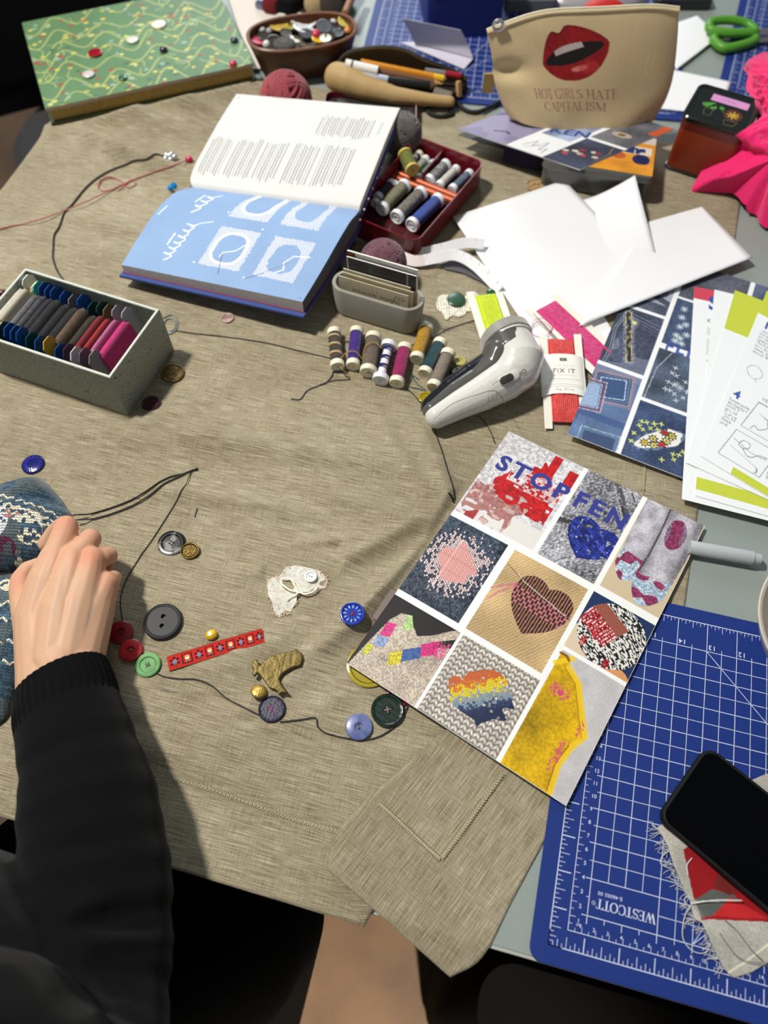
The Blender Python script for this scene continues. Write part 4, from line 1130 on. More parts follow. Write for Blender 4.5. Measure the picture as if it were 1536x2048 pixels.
column(.7, 18.6, .36, 7.8, 14.8, .7); column(12.7, 19.2, .36, 2.4, 6.6, .7); column(20.1, 20.2, .36, 3.1, 5.5, .1, (150, 176, 176)); column(20.35, 20.4, .36, 3.1, 5.5, .1, (150, 176, 176)); column(20.9, 21.0, .4, 2.6, 6.2, .1, (196, 196, 196)); column(11.4, 11.5, .4, 3.2, 4.6, .1, (206, 206, 206))
for x in (3.6, 7.1, 10.6, 14.4): im.put((np.abs(X - x) < .22) & (Y > 7.4) & (Y < 15), (214, 213, 209))
im.put(im.rect(.5, .6, .75, .8), (120, 130, 160), .7)
painted('text_page', im, sup, m_page, bk)
m_leafs = M('page_edges', (236, 230, 222), .8, var=(900, (206, 198, 190))); m_cover = M('book_cover_blue', (52, 74, 138), .5, bump=(400, .1)); m_red = M('endpaper_red', (140, 48, 66), .6)
def block(f, zbL, zbR, name, mat, grow0, t_lo, t_hi, top_off):
    mb = MB(); n, m = 30, 24; V = []
    def tp(u, v):
        t = t_lo + (t_hi - t_lo) * v; s = -grow0 + (1 + 2 * grow0) * u
        tc_ = min(1.0, max(0.0, t)); x, y, z = f(np.float64(s), np.float64(tc_))
        if t != tc_:
            x2, y2, z2 = f(np.float64(s), np.float64(tc_ - .04 if t > 1 else tc_ + .04)); k = (abs(t - tc_)) / .04; x += (x - x2) * k; y += (y - y2) * k; z += (z - z2) * k
        return float(x), float(y), float(z)
    tops = []; bots = []
    for j in range(m + 1):
        for i in range(n + 1):
            u, v = i / n, j / m; x, y, z = tp(u, v); a, b = top_off(u, v, z), (zbL(v) * (1 - u) + zbR(v) * u)
            tops.append((x, y, max(a, b + .02))); bots.append((x, y, b))
    w = n + 1; k = len(tops); fs = []
    for j in range(m):
        for i in range(n):
            q = (j * w + i, j * w + i + 1, (j + 1) * w + i + 1, (j + 1) * w + i); fs += [q, tuple(a + k for a in reversed(q))]
    per = list(range(w)) + [j * w + n for j in range(1, m + 1)] + [m * w + i for i in range(n - 1, -1, -1)] + [j * w for j in range(m - 1, 0, -1)]
    for i in range(len(per)):
        a, b = per[i], per[(i + 1) % len(per)]; fs.append((a, a + k, b + k, b))
    mb.add(tops + bots, fs)
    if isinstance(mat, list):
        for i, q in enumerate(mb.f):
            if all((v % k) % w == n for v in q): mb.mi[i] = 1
    return obj(name, mb, mat, bk, angle=35)
zl = lambda v: 1.75 + .15 * v; zr_ = lambda v: 3.35 - .35 * v
block(sl, lambda v: 1.85, lambda v: 3.2 - .2 * v, 'page_block', [m_leafs, M('shaded_tail_edge', (104, 104, 108), .8, var=(700, (70, 72, 78)))], 0.0, .02, 1.0, lambda u, v, z: z - .03)  # second, darker page colour paints the shade on the tail side
lower_cover_top = lambda u, v, z: (1.85 * (1 - u) + (3.2 - .2 * v) * u) - .02
block(sl, lambda v: 1.55, lambda v: 2.9 - .2 * v, 'back_cover', m_cover, .012, .05, 1.03, lower_cover_top)
block(sl, lambda v: 1.80, lambda v: 3.1 - .2 * v, 'endpaper', m_red, .003, .05, 1.005, lambda u, v, z: (1.85 * (1 - u) + (3.2 - .2 * v) * u) + .05)
uz = lambda v: 4.6 - 2.4 * v
block(su, lambda v: 4.5 - 2.5 * v, lambda v: 5.0 - 1.2 * v, 'page_block', m_leafs, 0.0, 0.0, .97, lambda u, v, z: z - .03)
block(su, lambda v: 4.2 - 2.5 * v, lambda v: 4.7 - 1.2 * v, 'front_cover', m_cover, .014, -.025, .95, lambda u, v, z: (4.5 - 2.5 * v) * (1 - u) + (5.0 - 1.2 * v) * u - .02)
m_head = M('white_headband', (222, 206, 210), .7)
mb = MB()
for i in range(7):
    p = at(720 + i * 8.5, 440 - i * 21, 4.4) - cenB
    mb.sphere(p, .14, 8)
hb = obj('spine_stitching', mb, m_head, bk)

# ------------------------------------------------------------------ thread spools
m_cream = M('spool_plastic_ivory', (236, 229, 204), .4, spec=.5)
m_whitep = M('spool_plastic_white', (234, 235, 238), .35, spec=.5)
m_core = M('spool_core_inside', (150, 132, 96), .6)
def spool(label, a, b, r, mt, cap=m_cream, rt=None, group='thread spools lying in a row', hollow=True, capL=.62, core=None, zoff=0.0):
    """a lies at the far end, b at the near end"""
    a, b = Vector(a), Vector(b); L = (b - a).length; d = (b - a) / L
    rt = rt or r * .9
    t = thing('thread_spool', label, 'thread spool', a, d.to_track_quat('Z', 'Y').to_matrix(), group)
    for z0, z1, nm in ((0, capL, 'end_cap'), (L - capL, L, 'end_cap')):
        mb = MB(); ins = z0 == 0
        if hollow:
            e = z0 if ins else z1; s = 1 if ins else -1; f = z1 if ins else z0
            prof = [(rt * .5, f), (r * .96, f), (r, f - s * .05), (r, e + s * .07), (r * .95, e), (r * .80, e), (r * .74, e + s * .12), (r * .50, e + s * .14), (r * .47, e + s * .02), (r * .33, e + s * .02), (r * .30, e + s * .25), (.01, e + s * .25)]
        else: prof = [(.01, z0), (r * .95, z0), (r, z0 + .06), (r, z1 - .06), (r * .95, z1), (.01, z1)]
        mb.lathe(prof, 28); obj(nm, mb, cap, t, angle=35)
    mb = MB(); n = 22
    if core: mb.lathe([(core, capL - .05), (core, L - capL + .05)], 20); obj('core', mb, cap, t); mb = MB()
    prof = [(rt * .72, capL)]
    for i in range(n + 1): z = capL + .03 + (L - 2 * capL - .06) * i / n; prof.append((rt * (1 - .05 * abs(2 * i / n - 1) ** 4) + .012 * math.sin(i * 2.3), z))
    prof.append((rt * .72, L - capL))
    mb.lathe(prof, 28); obj('thread_winding', mb, mt, t, angle=60)
    return t
T = thread_mat
multi = T('dark_mixed_thread', (62, 58, 52), (92, 82, 66))
def row_sp(label, far, near, r, mt, **k):
    a, b = P(far[0], far[1], r * .95), P(near[0], near[1], r * .95)
    return spool(label, a, b, r, mt, **k)
SP = [
 ('spool of mixed brown and ochre thread at the far end of the loose row', (668, 661), (675, 734), .76, multi, {}),
 ('spool of violet thread lying in the loose row on linen', (714, 659), (706, 733), .76, T('violet_thread', (66, 34, 136), (86, 52, 160)), {}),
 ('thick spool of brown-grey thread with ochre strand across it', (748, 671), (736, 746), .90, T('brown_grey_thread', (118, 104, 88), (138, 124, 106)), {}),
 ('nearly empty spool with blue thread over bare white core', (779, 687), (760, 762), .86, T('blue_thread', (32, 44, 116), (44, 58, 132)), dict(cap=m_whitep, rt=.52)),
 ('spool of magenta thread lying in the loose row on linen', (811, 692), (793, 768), .80, T('magenta_thread', (166, 26, 98), (188, 44, 118)), {}),
 ('spool of mustard yellow thread right of the magenta one', (853, 652), (833, 720), .80, T('mustard_thread', (200, 146, 18), (220, 168, 40)), {}),
 ('spool of dark teal thread beside the mustard one', (882, 683), (849, 749), .78, T('teal_thread', (8, 62, 72), (18, 80, 90)), {}),
 ('spool of taupe thread nearest the fabric shaver', (898, 704), (867, 776), .80, T('taupe_thread', (142, 126, 112), (162, 146, 130)), {}),
]
for lb, f, n, r, mt, k in SP: row_sp(lb, f, n, r, mt, **k)
for o in [o for o in COL.objects if o.get('label', '').startswith('spool of mixed brown')]:
    L = (P(675, 734, .72) - P(668, 661, .72)).length
    for colr, ph_, nm in (((196, 158, 88), 0, 'ochre_turns'), ((206, 200, 190), 1.6, 'pale_turns')):
        mb = MB()
        for k in range(3):
            for q in range(3 if nm[0] == 'o' else 2):
                z0 = .85 + k * (L - 1.5) / 3 + q * .07 + ph_ * .12; mb.tube([(.70 * math.cos(a), .70 * math.sin(a), z0 + .16 * math.sin(a + ph_)) for a in [2 * math.pi * i / 24 for i in range(24)]], .05, 5, True)
        obj(nm, mb, M(nm, colr, .7), o)
# bare white patches on the nearly empty spool: its core shows between the turns
for o in [o for o in COL.objects if o.get('label', '').startswith('nearly empty spool')]:
    for ch in o.children:
        if ch.name.startswith('thread_winding'):
            mb = MB(); L = (P(760, 762, .76) - P(779, 687, .76)).length
            mb.lathe([(.47, .6), (.47, L - .6)], 24); obj('core', mb, m_whitep, o)
            mb2 = MB()
            for k in range(3):
                z0 = .75 + k * (L - 1.5) / 3; pts = []
                for i in range(61): a = i * 2 * math.pi / 10; pts.append((.52 * math.cos(a), .52 * math.sin(a), z0 + .42 * abs(((i / 10.0) % 2) - 1) + .05 * i / 60))
                mb2.tube(pts, .055, 5)
            for k in range(4):
                z0 = .68 + k * (L - 1.55) / 3.0
                mb2.lathe([(.47, z0), (.56, z0 + .03), (.56, z0 + .14), (.47, z0 + .17)], 24)
            ch.data = obj('tmp', mb2, T('blue_thread', (32, 44, 116))).data
            bpy.data.objects.remove(bpy.data.objects['tmp'])

# ------------------------------------------------------------------ red tin with its spools
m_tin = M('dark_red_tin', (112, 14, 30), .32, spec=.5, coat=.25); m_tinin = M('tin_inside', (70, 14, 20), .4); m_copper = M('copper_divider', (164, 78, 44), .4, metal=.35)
tA, tB, tC, tD = [at(*p, 3.2) for p in ((727, 430), (833, 486), (970, 326), (850, 266))]
ctr = (tA + tB + tC + tD) / 4; tx = (tB - tA); tx.z = 0; tin_w = tx.length; tx.normalize(); ty = Vector((-tx.y, tx.x, 0)); tin_h = ((tD - tA).dot(ty) + (tC - tB).dot(ty)) / 2
tinrot = math.atan2(tx.y, tx.x)
sq = ((tD - tA).dot(tx) + (tC - tB).dot(tx)) / 2 / tin_h
tin_w, tin_h = 9.6, 16.6
_r0 = tinrot - .02
ctr = ctr + ty * .35 + Matrix.Rotation(_r0, 3, 'Z') @ Vector((-.51, -.9, 0))
tinrot = tinrot + .118
z0 = .35
tn = thing('thread_tin', 'open dark red tin holding thread spools with copper dividers', 'tin box', (ctr.x, ctr.y, z0), tinrot - .02)
mb = MB(); O = lambda i: rrect(tin_w - 2 * i, tin_h - 2 * i, 1.2 - i)
mb.loft([ring3(O(.12), 0), ring3(O(0), .12), ring3(O(0), 2.75), ring3(O(-.06), 2.85), ring3(O(-.02), 2.95), ring3(O(.12), 2.9), ring3(O(.15), .22)], True, False); obj('tin_body', mb, m_tin, tn)
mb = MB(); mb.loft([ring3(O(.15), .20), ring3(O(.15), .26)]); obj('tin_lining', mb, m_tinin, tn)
for y0, z1 in ((2.0, 1.7), (2.85, 1.9)):
    mb = MB(); mb.tube([(-tin_w / 2 + .2, y0, 1.2), (tin_w / 2 - .2, y0, 1.2)], .42, 10); obj('divider', mb, m_copper, tn)
mb = MB(); mb.box(-1.15, 3.2, .26, -1.0, tin_h / 2 - .2, 2.5); obj('partition', mb, m_tin, tn)
R2 = Matrix.Rotation(tinrot - .02, 3, 'Z')
def in_tin(x, y, z): return R2 @ Vector((x, y, 0)) + Vector((ctr.x, ctr.y, z0 + z))
def tsp(label, x0, y0, x1, y1, z, r, mt, cap=m_whitep, **k): return spool(label, in_tin(x0, y0, z), in_tin(x1, y1, z), r, mt, cap, group='thread spools in the red tin', **k)
tsp('navy spool in the red tin, half under the open book', -4.0, .9, -4.1, -2.6, 1.3, .62, T('navy_thread', (22, 30, 66)))
tsp('red thread spool in the near half of the tin', -3.7, 1.2, -4.0, -3.4, 1.05, .60, T('red_thread', (150, 18, 34), (176, 34, 48)))
tsp('sage green thread spool in the near half of the tin', -2.44, 1.5, -2.6, -4.0, 1.25, .88, T('sage_thread', (126, 124, 92), (148, 146, 112)))
tsp('mottled mauve thread spool in the near half of the tin', -.05, 1.4, -.35, -4.3, 1.25, .88, T('mauve_thread', (104, 88, 96), (150, 140, 120)))
tsp('royal blue thread spool in the tin, nearest its front right edge', 2.4, 1.4, 1.9, -4.5, 1.25, .88, T('royal_thread', (24, 66, 160), (38, 84, 180)))
tsp('olive green spool lying across the copper dividers', -4.6, 4.7, -2.1, 2.5, 2.75, .92, T('olive_thread', (108, 116, 34), (132, 138, 54)), cap=M('spool_end_yellow', (206, 182, 96), .4), capL=.35)
tsp('black and white twist spool at the far end of the tin', -4.0, 7.5, -3.9, 3.9, 1.3, .62, M('black_white_twist', (26, 26, 30), .6, var=(330, (190, 190, 190), .5, .6), wave=('Z', 150, .8, 2)), cap=m_cream)
tsp('pale grey-green spool at the far end of the tin', -2.9, 7.4, -2.9, 3.7, 1.1, .52, T('pale_green_thread', (168, 172, 152), (190, 192, 176)))
tsp('emerald green spool beside the tin partition', -1.8, 7.3, -1.9, 3.5, 1.0, .48, T('emerald_thread', (24, 110, 72), (40, 130, 90)))
tsp('grey marl spool in the far right of the tin', -.1, 7.6, -.4, 3.4, 1.3, .72, T('grey_marl_thread', (92, 94, 94), (176, 178, 176)))
tsp('cream spool between grey and steel blue ones in the tin', 1.4, 7.6, 1.1, 3.4, 1.2, .58, T('cream_thread', (222, 218, 204), (236, 232, 220)))
tsp('steel blue spool at the right wall of the tin', 3.3, 7.6, 2.9, 3.5, 1.3, .62, T('steel_blue_thread', (70, 98, 122), (96, 122, 144)))

# ------------------------------------------------------------------ card holder with cards
m_hold = M('grey_stone_holder', (150, 146, 136), .7, bump=(700, .15))
hl, hr = at(664, 557, 4.1), at(845, 610, 4.1); hx = hr - hl; hx.z = 0; HL = hx.length; hrot = math.atan2(hx.y, hx.x); hc = (hl + hr) / 2 + Vector((math.sin(hrot), -math.cos(hrot), 0)) * -.35
hw = 3.5
hd = thing('card_holder', 'grey rounded card holder stuffed with small cards, in front of the yarn ball', 'card holder', (hc.x, hc.y, .30), hrot)
O = lambda i, s=1.0: rrect(HL * s - 2 * i, hw * s - 2 * i, hw / 2 * s - i - .01, 10)
mb = MB(); mb.loft([ring3(O(.25, .96), 0), ring3(O(0, .96), .2), ring3(O(0), 3.6), ring3(O(.06), 3.75), ring3(O(.38), 3.75), ring3(O(.45), 3.65), ring3(O(.5), .5)], True, True); obj('holder_body', mb, m_hold, hd)
def small_card(label, im, y, x0, x1, z0, z1, lean, thick=.09, rz=0.0, edge=(206, 198, 178)):
    Rm_ = Matrix.Rotation(hrot + rz, 4, 'Z') @ Matrix.Rotation(lean, 4, 'X')
    loc = Vector((hc.x, hc.y, .30)) + Matrix.Rotation(hrot, 3, 'Z') @ Vector(((x0 + x1) / 2, y, z0))
    t = thing('small_card', label, 'card', loc, Rm_, 'cards standing in the grey holder')
    w, h = x1 - x0, z1 - z0
    mb = MB(); mb.box(-w / 2, 0, 0, w / 2, thick, h); obj('card_sheet', mb, M('card_edge_%d' % edge[0], edge, .7), t)
    painted('printed_front', im, lambda s, v: ((s - .5) * w, -.012 + 0 * s, h * (1 - v)), m_print, t)
im = Img(8, 5, 16, (196, 182, 154)); im.shade(.97 + .06 * im.white(3))
im.tris(place_tris(text_tris('KOLLEGIUM  WOPPING', .52, .012), 1.6, 1.75), (58, 54, 46)); 
for i in range(5): im.line([(2.4 + .5 * i, .4), (2.4 + .5 * i, 1.1)], .10, (150, 136, 108))
im.line([(6.1, 2.0), (6.7, .5)], .12, (120, 108, 84)); im.line([(.8, 1.1), (1.1, .7), (1.6, .6)], .06, (120, 108, 84))
for i in range(9): a = i * .7; im.line([(7.2 + .5 * math.cos(a), .9 + .4 * math.sin(a)), (7.2 + .5 * math.cos(a + 2.1), .9 + .4 * math.sin(a + 2.1))], .05, (130, 118, 92))
small_card('tan printed card at the front of the grey holder', im, -.85, -HL / 2 + .95, HL / 2 - 1.55, .5, 4.75, -.06)
plain = Img(8, 5, 8, (176, 164, 128)); plain.shade(.95 + .1 * plain.noise(1, 2)); plain.line([(.6, .8), (3, 1.0), (5, .7)], .12, (120, 110, 80))
small_card('olive-tan card second from the front of the holder', plain, -.55, -HL / 2 + 1.35, HL / 2 - 1.1, .5, 5.15, -.05, .12)
small_card('tan card third from the front of the holder', plain, -.30, -HL / 2 + 1.35, HL / 2 - 1.5, .5, 5.55, -.02, .12)
small_card('plain brown card at the right end of the holder', Img(3, 5, 8, (170, 150, 116)), .05, HL / 2 - 2.6, HL / 2 - .75, .5, 4.9, .0, .1)
im = Img(8, 5, 14, (52, 46, 50)); im.a *= (.7 + .6 * im.noise(1.6, 4))[..., None]; im.put(im.noise(.9, 8) > .72, (76, 96, 84), .5); im.put(im.rect(6.9, 0, 7.1, 5), (150, 148, 146)); im.put(im.rect(0, 0, .12, 5), (230, 228, 222))
small_card('dark photo card with white edge near the back of the holder', im, .35, -HL / 2 + 1.75, HL / 2 - .95, .5, 7.2, .06, .13, edge=(232, 230, 224))
im = Img(8, 5, 8, (226, 222, 212)); im.put(im.rect(0, 0, .9, 5), (120, 62, 56))
small_card('white card standing rearmost in the grey holder', im, .75, -HL / 2 + 1.7, HL / 2 - .95, .5, 7.75, .07, .16, edge=(236, 232, 220))

# ------------------------------------------------------------------ terrazzo box of floss bobbins
m_terr = M('grey_terrazzo', (158, 162, 146), .75, bump=(500, .2), var=(420, (136, 140, 126), .30, .72))
def terrazzo():
    m = m_terr; nt = m.node_tree; b = nt.nodes['Principled BSDF']
    src = b.inputs['Base Color'].links[0].from_socket
    tcn = nt.nodes.new('ShaderNodeTexCoord')
    for sc, lo, colr in ((150, .09, (58, 60, 54)), (230, .09, (206, 206, 196))):
        v = nt.nodes.new('ShaderNodeTexVoronoi'); v.inputs['Scale'].default_value = sc; nt.links.new(tcn.outputs['Object'], v.inputs['Vector'])
        nz = nt.nodes.new('ShaderNodeTexNoise'); nz.inputs['Scale'].default_value = sc * .6; nt.links.new(tcn.outputs['Object'], nz.inputs['Vector'])
        mu = nt.nodes.new('ShaderNodeMath'); mu.operation = 'MULTIPLY'; nt.links.new(nz.outputs['Fac'], mu.inputs[0]); mu.inputs[1].default_value = lo * 3
        lt = nt.nodes.new('ShaderNodeMath'); lt.operation = 'LESS_THAN'; nt.links.new(v.outputs['Distance'], lt.inputs[0]); nt.links.new(mu.outputs[0], lt.inputs[1])
        mx = nt.nodes.new('ShaderNodeMix'); mx.data_type = 'RGBA'; nt.links.new(lt.outputs[0], mx.inputs['Factor']); nt.links.new(src, mx.inputs['A']); mx.inputs['B'].default_value = lin(colr); src = mx.outputs['Result']
    nt.links.new(src, b.inputs['Base Color'])
terrazzo()
bnr, bfr, bnl = at(220, 757, 6.2), at(322, 622, 6.2), at(0, 684, 6.2)
bx = bnr - bnl; bx.z = 0; bx.normalize(); by = Vector((-bx.y, bx.x, 0)); BW = 9.6; BLn = 16.2
brot = math.atan2(bx.y, bx.x)
bc = bnr - bx * BLn / 2 + by * BW / 2
sb = thing('stone_box', 'grey terrazzo box full of wound floss bobbins at the left edge', 'box', (bc.x, bc.y, .22), brot)
mb = MB(); O = lambda i: [(BLn / 2 - i, BW / 2 - i), (-BLn / 2 + i, BW / 2 - i), (-BLn / 2 + i, -BW / 2 + i), (BLn / 2 - i, -BW / 2 + i)]
mb.loft([ring3(O(.04), 0), ring3(O(0), .05), ring3(O(0), 5.95), ring3(O(.05), 6.0), ring3(O(.28), 6.0), ring3(O(.33), 5.95), ring3(O(.36), .5)], True, True); obj('box_body', mb, m_terr, sb, angle=25)
m_rim = M('pale_box_rim', (196, 198, 188), .8, bump=(800, .3))
mb = MB(); mb.loft([ring3(O(.045), 6.0), ring3(O(.045), 6.035), ring3(O(.285), 6.035), ring3(O(.285), 6.0)], False, False); obj('box_rim', mb, m_rim, sb, angle=25)
def bobbin(label, x, thread_c, head_near, head_far, zt, wth=.75, leanx=0.0, tilt=0.0, other=None, span=.92, dy=0.0, txt=None):
    """flat card wound with floss, standing across the box; heads stick up at both walls"""
    Mx = Matrix.Rotation(brot, 4, 'Z') @ Matrix.Rotation(leanx, 4, 'Y') @ Matrix.Rotation(tilt, 4, 'X')
    loc = Vector((bc.x, bc.y, .22)) + Matrix.Rotation(brot, 3, 'Z') @ Vector((x, dy, zt - 3.6))
    t = thing('floss_bobbin', label, 'floss bobbin', loc, Mx, 'floss bobbins in the terrazzo box')
    w = (BW - .9) * span
    def head(y0, y1, h0, h1, col, nm, s):
        pts = [(y0, h0), (y1 - s * .5, h0), (y1, h0 + .5), (y1, h1 - .55), (y1 - s * .55, h1), (y0 + s * .35, h1 + .0), (y0, h1 - .35)]
        mb = MB(); mb.prism(pts if s > 0 else pts[::-1], -.06, .06, Mx=Matrix(((0, 0, 1, 0), (1, 0, 0, 0), (0, 1, 0, 0), (0, 0, 0, 1))))
        return obj(nm, mb, M('bobbin_card_%d_%d_%d' % col, col, .45), t, angle=25)
    head(-w / 2 + 1.75, -w / 2, 0, 4.1, head_near, 'card_head', -1); head(w / 2 - 1.75, w / 2, 0, 4.1, head_far, 'card_head', 1)
    mb = MB(); mb.box(-.05, -w / 2 + 1.7, .4, .05, w / 2 - 1.7, 3.2); obj('card_web', mb, M('bobbin_card_%d_%d_%d' % head_near, head_near, .5), t)
    mb = MB(); n = 18; rings = []
    for i in range(n + 1):
        y = -w / 2 + 1.45 + (w - 2.9) * i / n; k = 1 - .10 * abs(2 * i / n - 1) ** 6; hw_ = wth / 2 * k
        rings.append([(hw_ * (abs(math.cos(a)) ** .7) * (1 if math.cos(a) > 0 else -1), y, 1.70 + 1.62 * k * (abs(math.sin(a)) ** .7) * (1 if math.sin(a) > 0 else -1)) for a in [2 * math.pi * q / 20 for q in range(20)]])
    mb.loft(rings); obj('thread_winding', mb, thread_mat('floss_%d_%d_%d' % thread_c, thread_c, other, 'Y', 260, 1.0), t, angle=60)
    if txt:
        mb = MB(); add_tris(mb, text_tris(txt, .95, .02, 1, 'CENTER'), 0, Matrix.Translation((-.07, w / 2 - .9, 2.6)) @ Matrix(((0, 0, -1, 0), (-1, 0, 0, 0), (0, 1, 0, 0), (0, 0, 0, 1))))
        obj('printed_letters', mb, m_ink, t, angle=None, fixn=False)
    return t
BLU, GRN, GRY, IVO, MINT, YEL = (18, 74, 140), (10, 66, 62), (118, 112, 118), (226, 224, 208), (96, 206, 172), (206, 164, 50)
BB = [('white floss on ivory card against the left end of the box', -7.0, (226, 222, 208), IVO, (96, 98, 100), 6.1, .95, 0, 0, (240, 236, 224)),
 ('ivory floss on ivory rounded card, second from the left end', -6.05, (228, 218, 190), IVO, IVO, 6.35, .75, .12, 0, None),
 ('lavender grey floss on card with peach corner', -5.35, (150, 146, 160), (222, 188, 130), (232, 212, 172), 5.6, .5, .12, 0, None),
 ('mid grey floss on blue card beside the white ones', -4.7, (92, 92, 94), GRN, MINT, 5.9, .7, .2, 0, (120, 120, 122)),
 ('charcoal floss with loose fuzzy strands on blue card', -3.9, (62, 62, 66), BLU, BLU, 6.0, .8, .22, 0, (96, 96, 100)),
 ('slate floss on blue card next to the charcoal one', -3.1, (44, 46, 54), BLU, BLU, 5.9, .7, .25, 0, None),
 ('near-black navy floss on blue card with white lettering', -2.2, (26, 28, 38), BLU, BLU, 6.0, .85, .3, 0, None),
 ('black floss on dark green card in mid box', -1.2, (16, 16, 20), GRN, BLU, 5.7, .9, .3, 0, None),
 ('soft black floss on blue card by the yellow card', -.2, (22, 20, 22), BLU, GRY, 5.6, .9, .3, 0, None),
 ('brown fuzzy floss on yellow and mint card', 1.0, (92, 70, 46), YEL, BLU, 6.0, .95, .3, 0, (122, 98, 70)),
 ('dark olive floss sunk between brown and red ones', 2.0, (52, 44, 30), BLU, GRN, 5.3, .8, .3, 0, (70, 60, 42)),
 ('deep red floss on dark card', 3.15, (160, 14, 34), (60, 36, 60), (24, 60, 58), 5.8, .6, .28, 0, None),
 ('bright red floss on white-edged card', 3.95, (196, 34, 36), (206, 204, 200), (112, 92, 62), 5.7, .55, .28, 0, None),
 ('pale pink floss on grey card', 4.95, (226, 120, 176), (104, 88, 104), (150, 150, 154), 6.0, .55, .25, 0, None),
 ('hot pink floss on grey card against the right end of the box', 5.95, (224, 20, 122), (130, 120, 124), (160, 160, 162), 6.1, .95, .2, 0, (238, 48, 142))]
for i, q in enumerate(BB):
    lb, x, tcol, hn, hf, zt, wth, lx, ti, other = q
    bobbin(lb, x, tcol, hn, hf, zt, wth, -lx, ti, other, txt='Ac' if 'white lettering' in lb else None)
# ------------------------------------------------------------------ flat scraps painted from an outline
class Flat:
    """a flat piece with the given outline (seen pixels at height z), painted in its own plan coordinates"""
    def __init__(self, pxs, z, k, col, pad=.2):
        w = [at(a, b, z) for a, b in pxs]; self.z = z
        self.x0 = min(p.x for p in w) - pad; self.y1 = max(p.y for p in w) + pad
        x1 = max(p.x for p in w) + pad; y0 = min(p.y for p in w) - pad
        self.im = Img(x1 - self.x0, self.y1 - y0, k, col); self.out = [self.q(a, b) for a, b in pxs]
        self.mask = self.im.poly(self.out); self.cen = Vector(((self.x0 + x1) / 2, (self.y1 + y0) / 2, 0))
    def q(self, a, b): p = at(a, b, self.z); return (p.x - self.x0, self.y1 - p.y)
    def qs(self, l): return [self.q(*p) for p in l]
    def make(self, name, mat, parent=None, zf=None, keep=None, thick=.06, loc=None):
        w, h = self.im.w, self.im.h; loc = loc if loc is not None else Vector((0, 0, 0))
        X0, Y1 = self.x0 - loc[0], self.y1 - loc[1]
        def f(s, t):
            x = X0 + s * w; y = Y1 - t * h
            return x, y, (zf(s * w, t * h) if zf else self.z) - loc[2]
        o = painted(name, self.im, f, mat, parent, self.mask if keep is None else keep)
        if thick:
            q = o.modifiers.new('thickness', 'SOLIDIFY'); q.thickness = thick * S; q.offset = -1
        return o
def rcm(px, py, rpx, z=.3):
    p = at(px, py, z); d = ST * (p.y - CAM[1]) + CT * (CAM[2] - z); return rpx * d / FPX

# ------------------------------------------------------------------ buttons
def button(label, px, py, rpx, mat, holes=4, th=.28, rim=.22, dish=.09, hr=.085, hd=.20, thread=None, tilt=(0, 0), h=0.0, group=None, dome=None, pos=None, r=None, cat='button', slots=None):
    r = r or rcm(px, py, rpx)
    p = pos if pos is not None else P(px, py, 0)
    t = thing('button', label, cat, (p.x, p.y, p.z + h + r * abs(math.sin(tilt[0])) * .6 + r * abs(math.sin(tilt[1])) * .6), (tilt[0], tilt[1], (px * 7 + py) % 3), group)
    mb = MB()
    if dome is not None:
        mb.lathe([(.01, 0), (r * .7, 0), (r * .97, th * .35), (r, th * .55)] + [(r * math.cos(a), th * .55 + dome * math.sin(a)) for a in np.linspace(.15, 1.5, 9)] + [(.01, th * .55 + dome)], 32)
        obj('button_body', mb, mat, t, angle=50)
    else:
        ri = r * (1 - rim)
        mb.lathe([(ri * .95, .02), (r * .86, 0), (r * .97, th * .3), (r, th * .6), (r * .97, th * .88), (r * .90, th), (ri * 1.03, th - .01), (ri * .93, th - dish), (ri * .90, th - dish), (ri * .90, .03)], 40, closed=True)
        hs = []
        if slots: hs = [[(a * r, b * r) for a, b in sl] for sl in slots]
        elif holes:
            for i in range(holes):
                a = math.pi / 4 + 2 * math.pi * i / holes; hs.append(circ(hd * r * math.cos(a), hd * r * math.sin(a), hr * r, 10))
        mb.prism(circ(0, 0, ri * .94, 40), .03, th - dish, hs)
        obj('button_body', mb, mat, t, angle=35)
    if thread:
        mb = MB()
        for i in range(2 if holes == 4 else 1):
            a = math.pi / 4 + i * math.pi / 2 if holes == 4 else math.pi / 4
            k = hd * r * 1.1; mb.tube([(k * math.cos(a), k * math.sin(a), th - dish - .05), (k * .6 * math.cos(a), k * .6 * math.sin(a), th - dish + .05), (-k * .6 * math.cos(a), -k * .6 * math.sin(a), th - dish + .05), (-k * math.cos(a), -k * math.sin(a), th - dish - .05)], .055, 6)
        obj('sewing_thread', mb, M('thread_bar_%d' % thread[0], thread, .8), t)
    return t
def pearl(name, a, b, rough=.34): return M(name, a, max(rough, .30), var=(140, b, .3, .7), coat=.18)
GB = 'loose buttons on the linen'
tort = M('tortoise_grey', (120, 120, 116), .22, var=(110, (18, 18, 20), .46, .54), coat=.2)
button('grey and black tortoise button touching the gilt filigree one', 344, 1088, 28, tort, 4, th=.32, rim=.3, dish=.12, hr=.07, hd=.14, group=GB)
brass = M('antique_brass', (112, 92, 50), .42, metal=.75, bump=(260, .9)); gilt = M('gilt_filigree', (214, 178, 92), .28, metal=.9)
b_ = button('gilt filigree button with dark ground leaning on the tortoise one', 381, 1104, 18.5, M('dark_bronze', (66, 52, 26), .35, metal=.8), 0, th=.4, rim=.2, dish=.10, hr=.07, group=GB)
mb = MB(); r = rcm(381, 1104, 18.5); rg = random.Random(3)
for i in range(26):
    a = rg.random() * 6.28; d = r * .72 * math.sqrt(rg.random()); c = (d * math.cos(a), d * math.sin(a), .33)
    pts = [(c[0] + .09 * math.cos(q + a), c[1] + .09 * math.sin(q + a), .34) for q in np.linspace(0, 5, 7)]; mb.tube(pts, .024, 5)
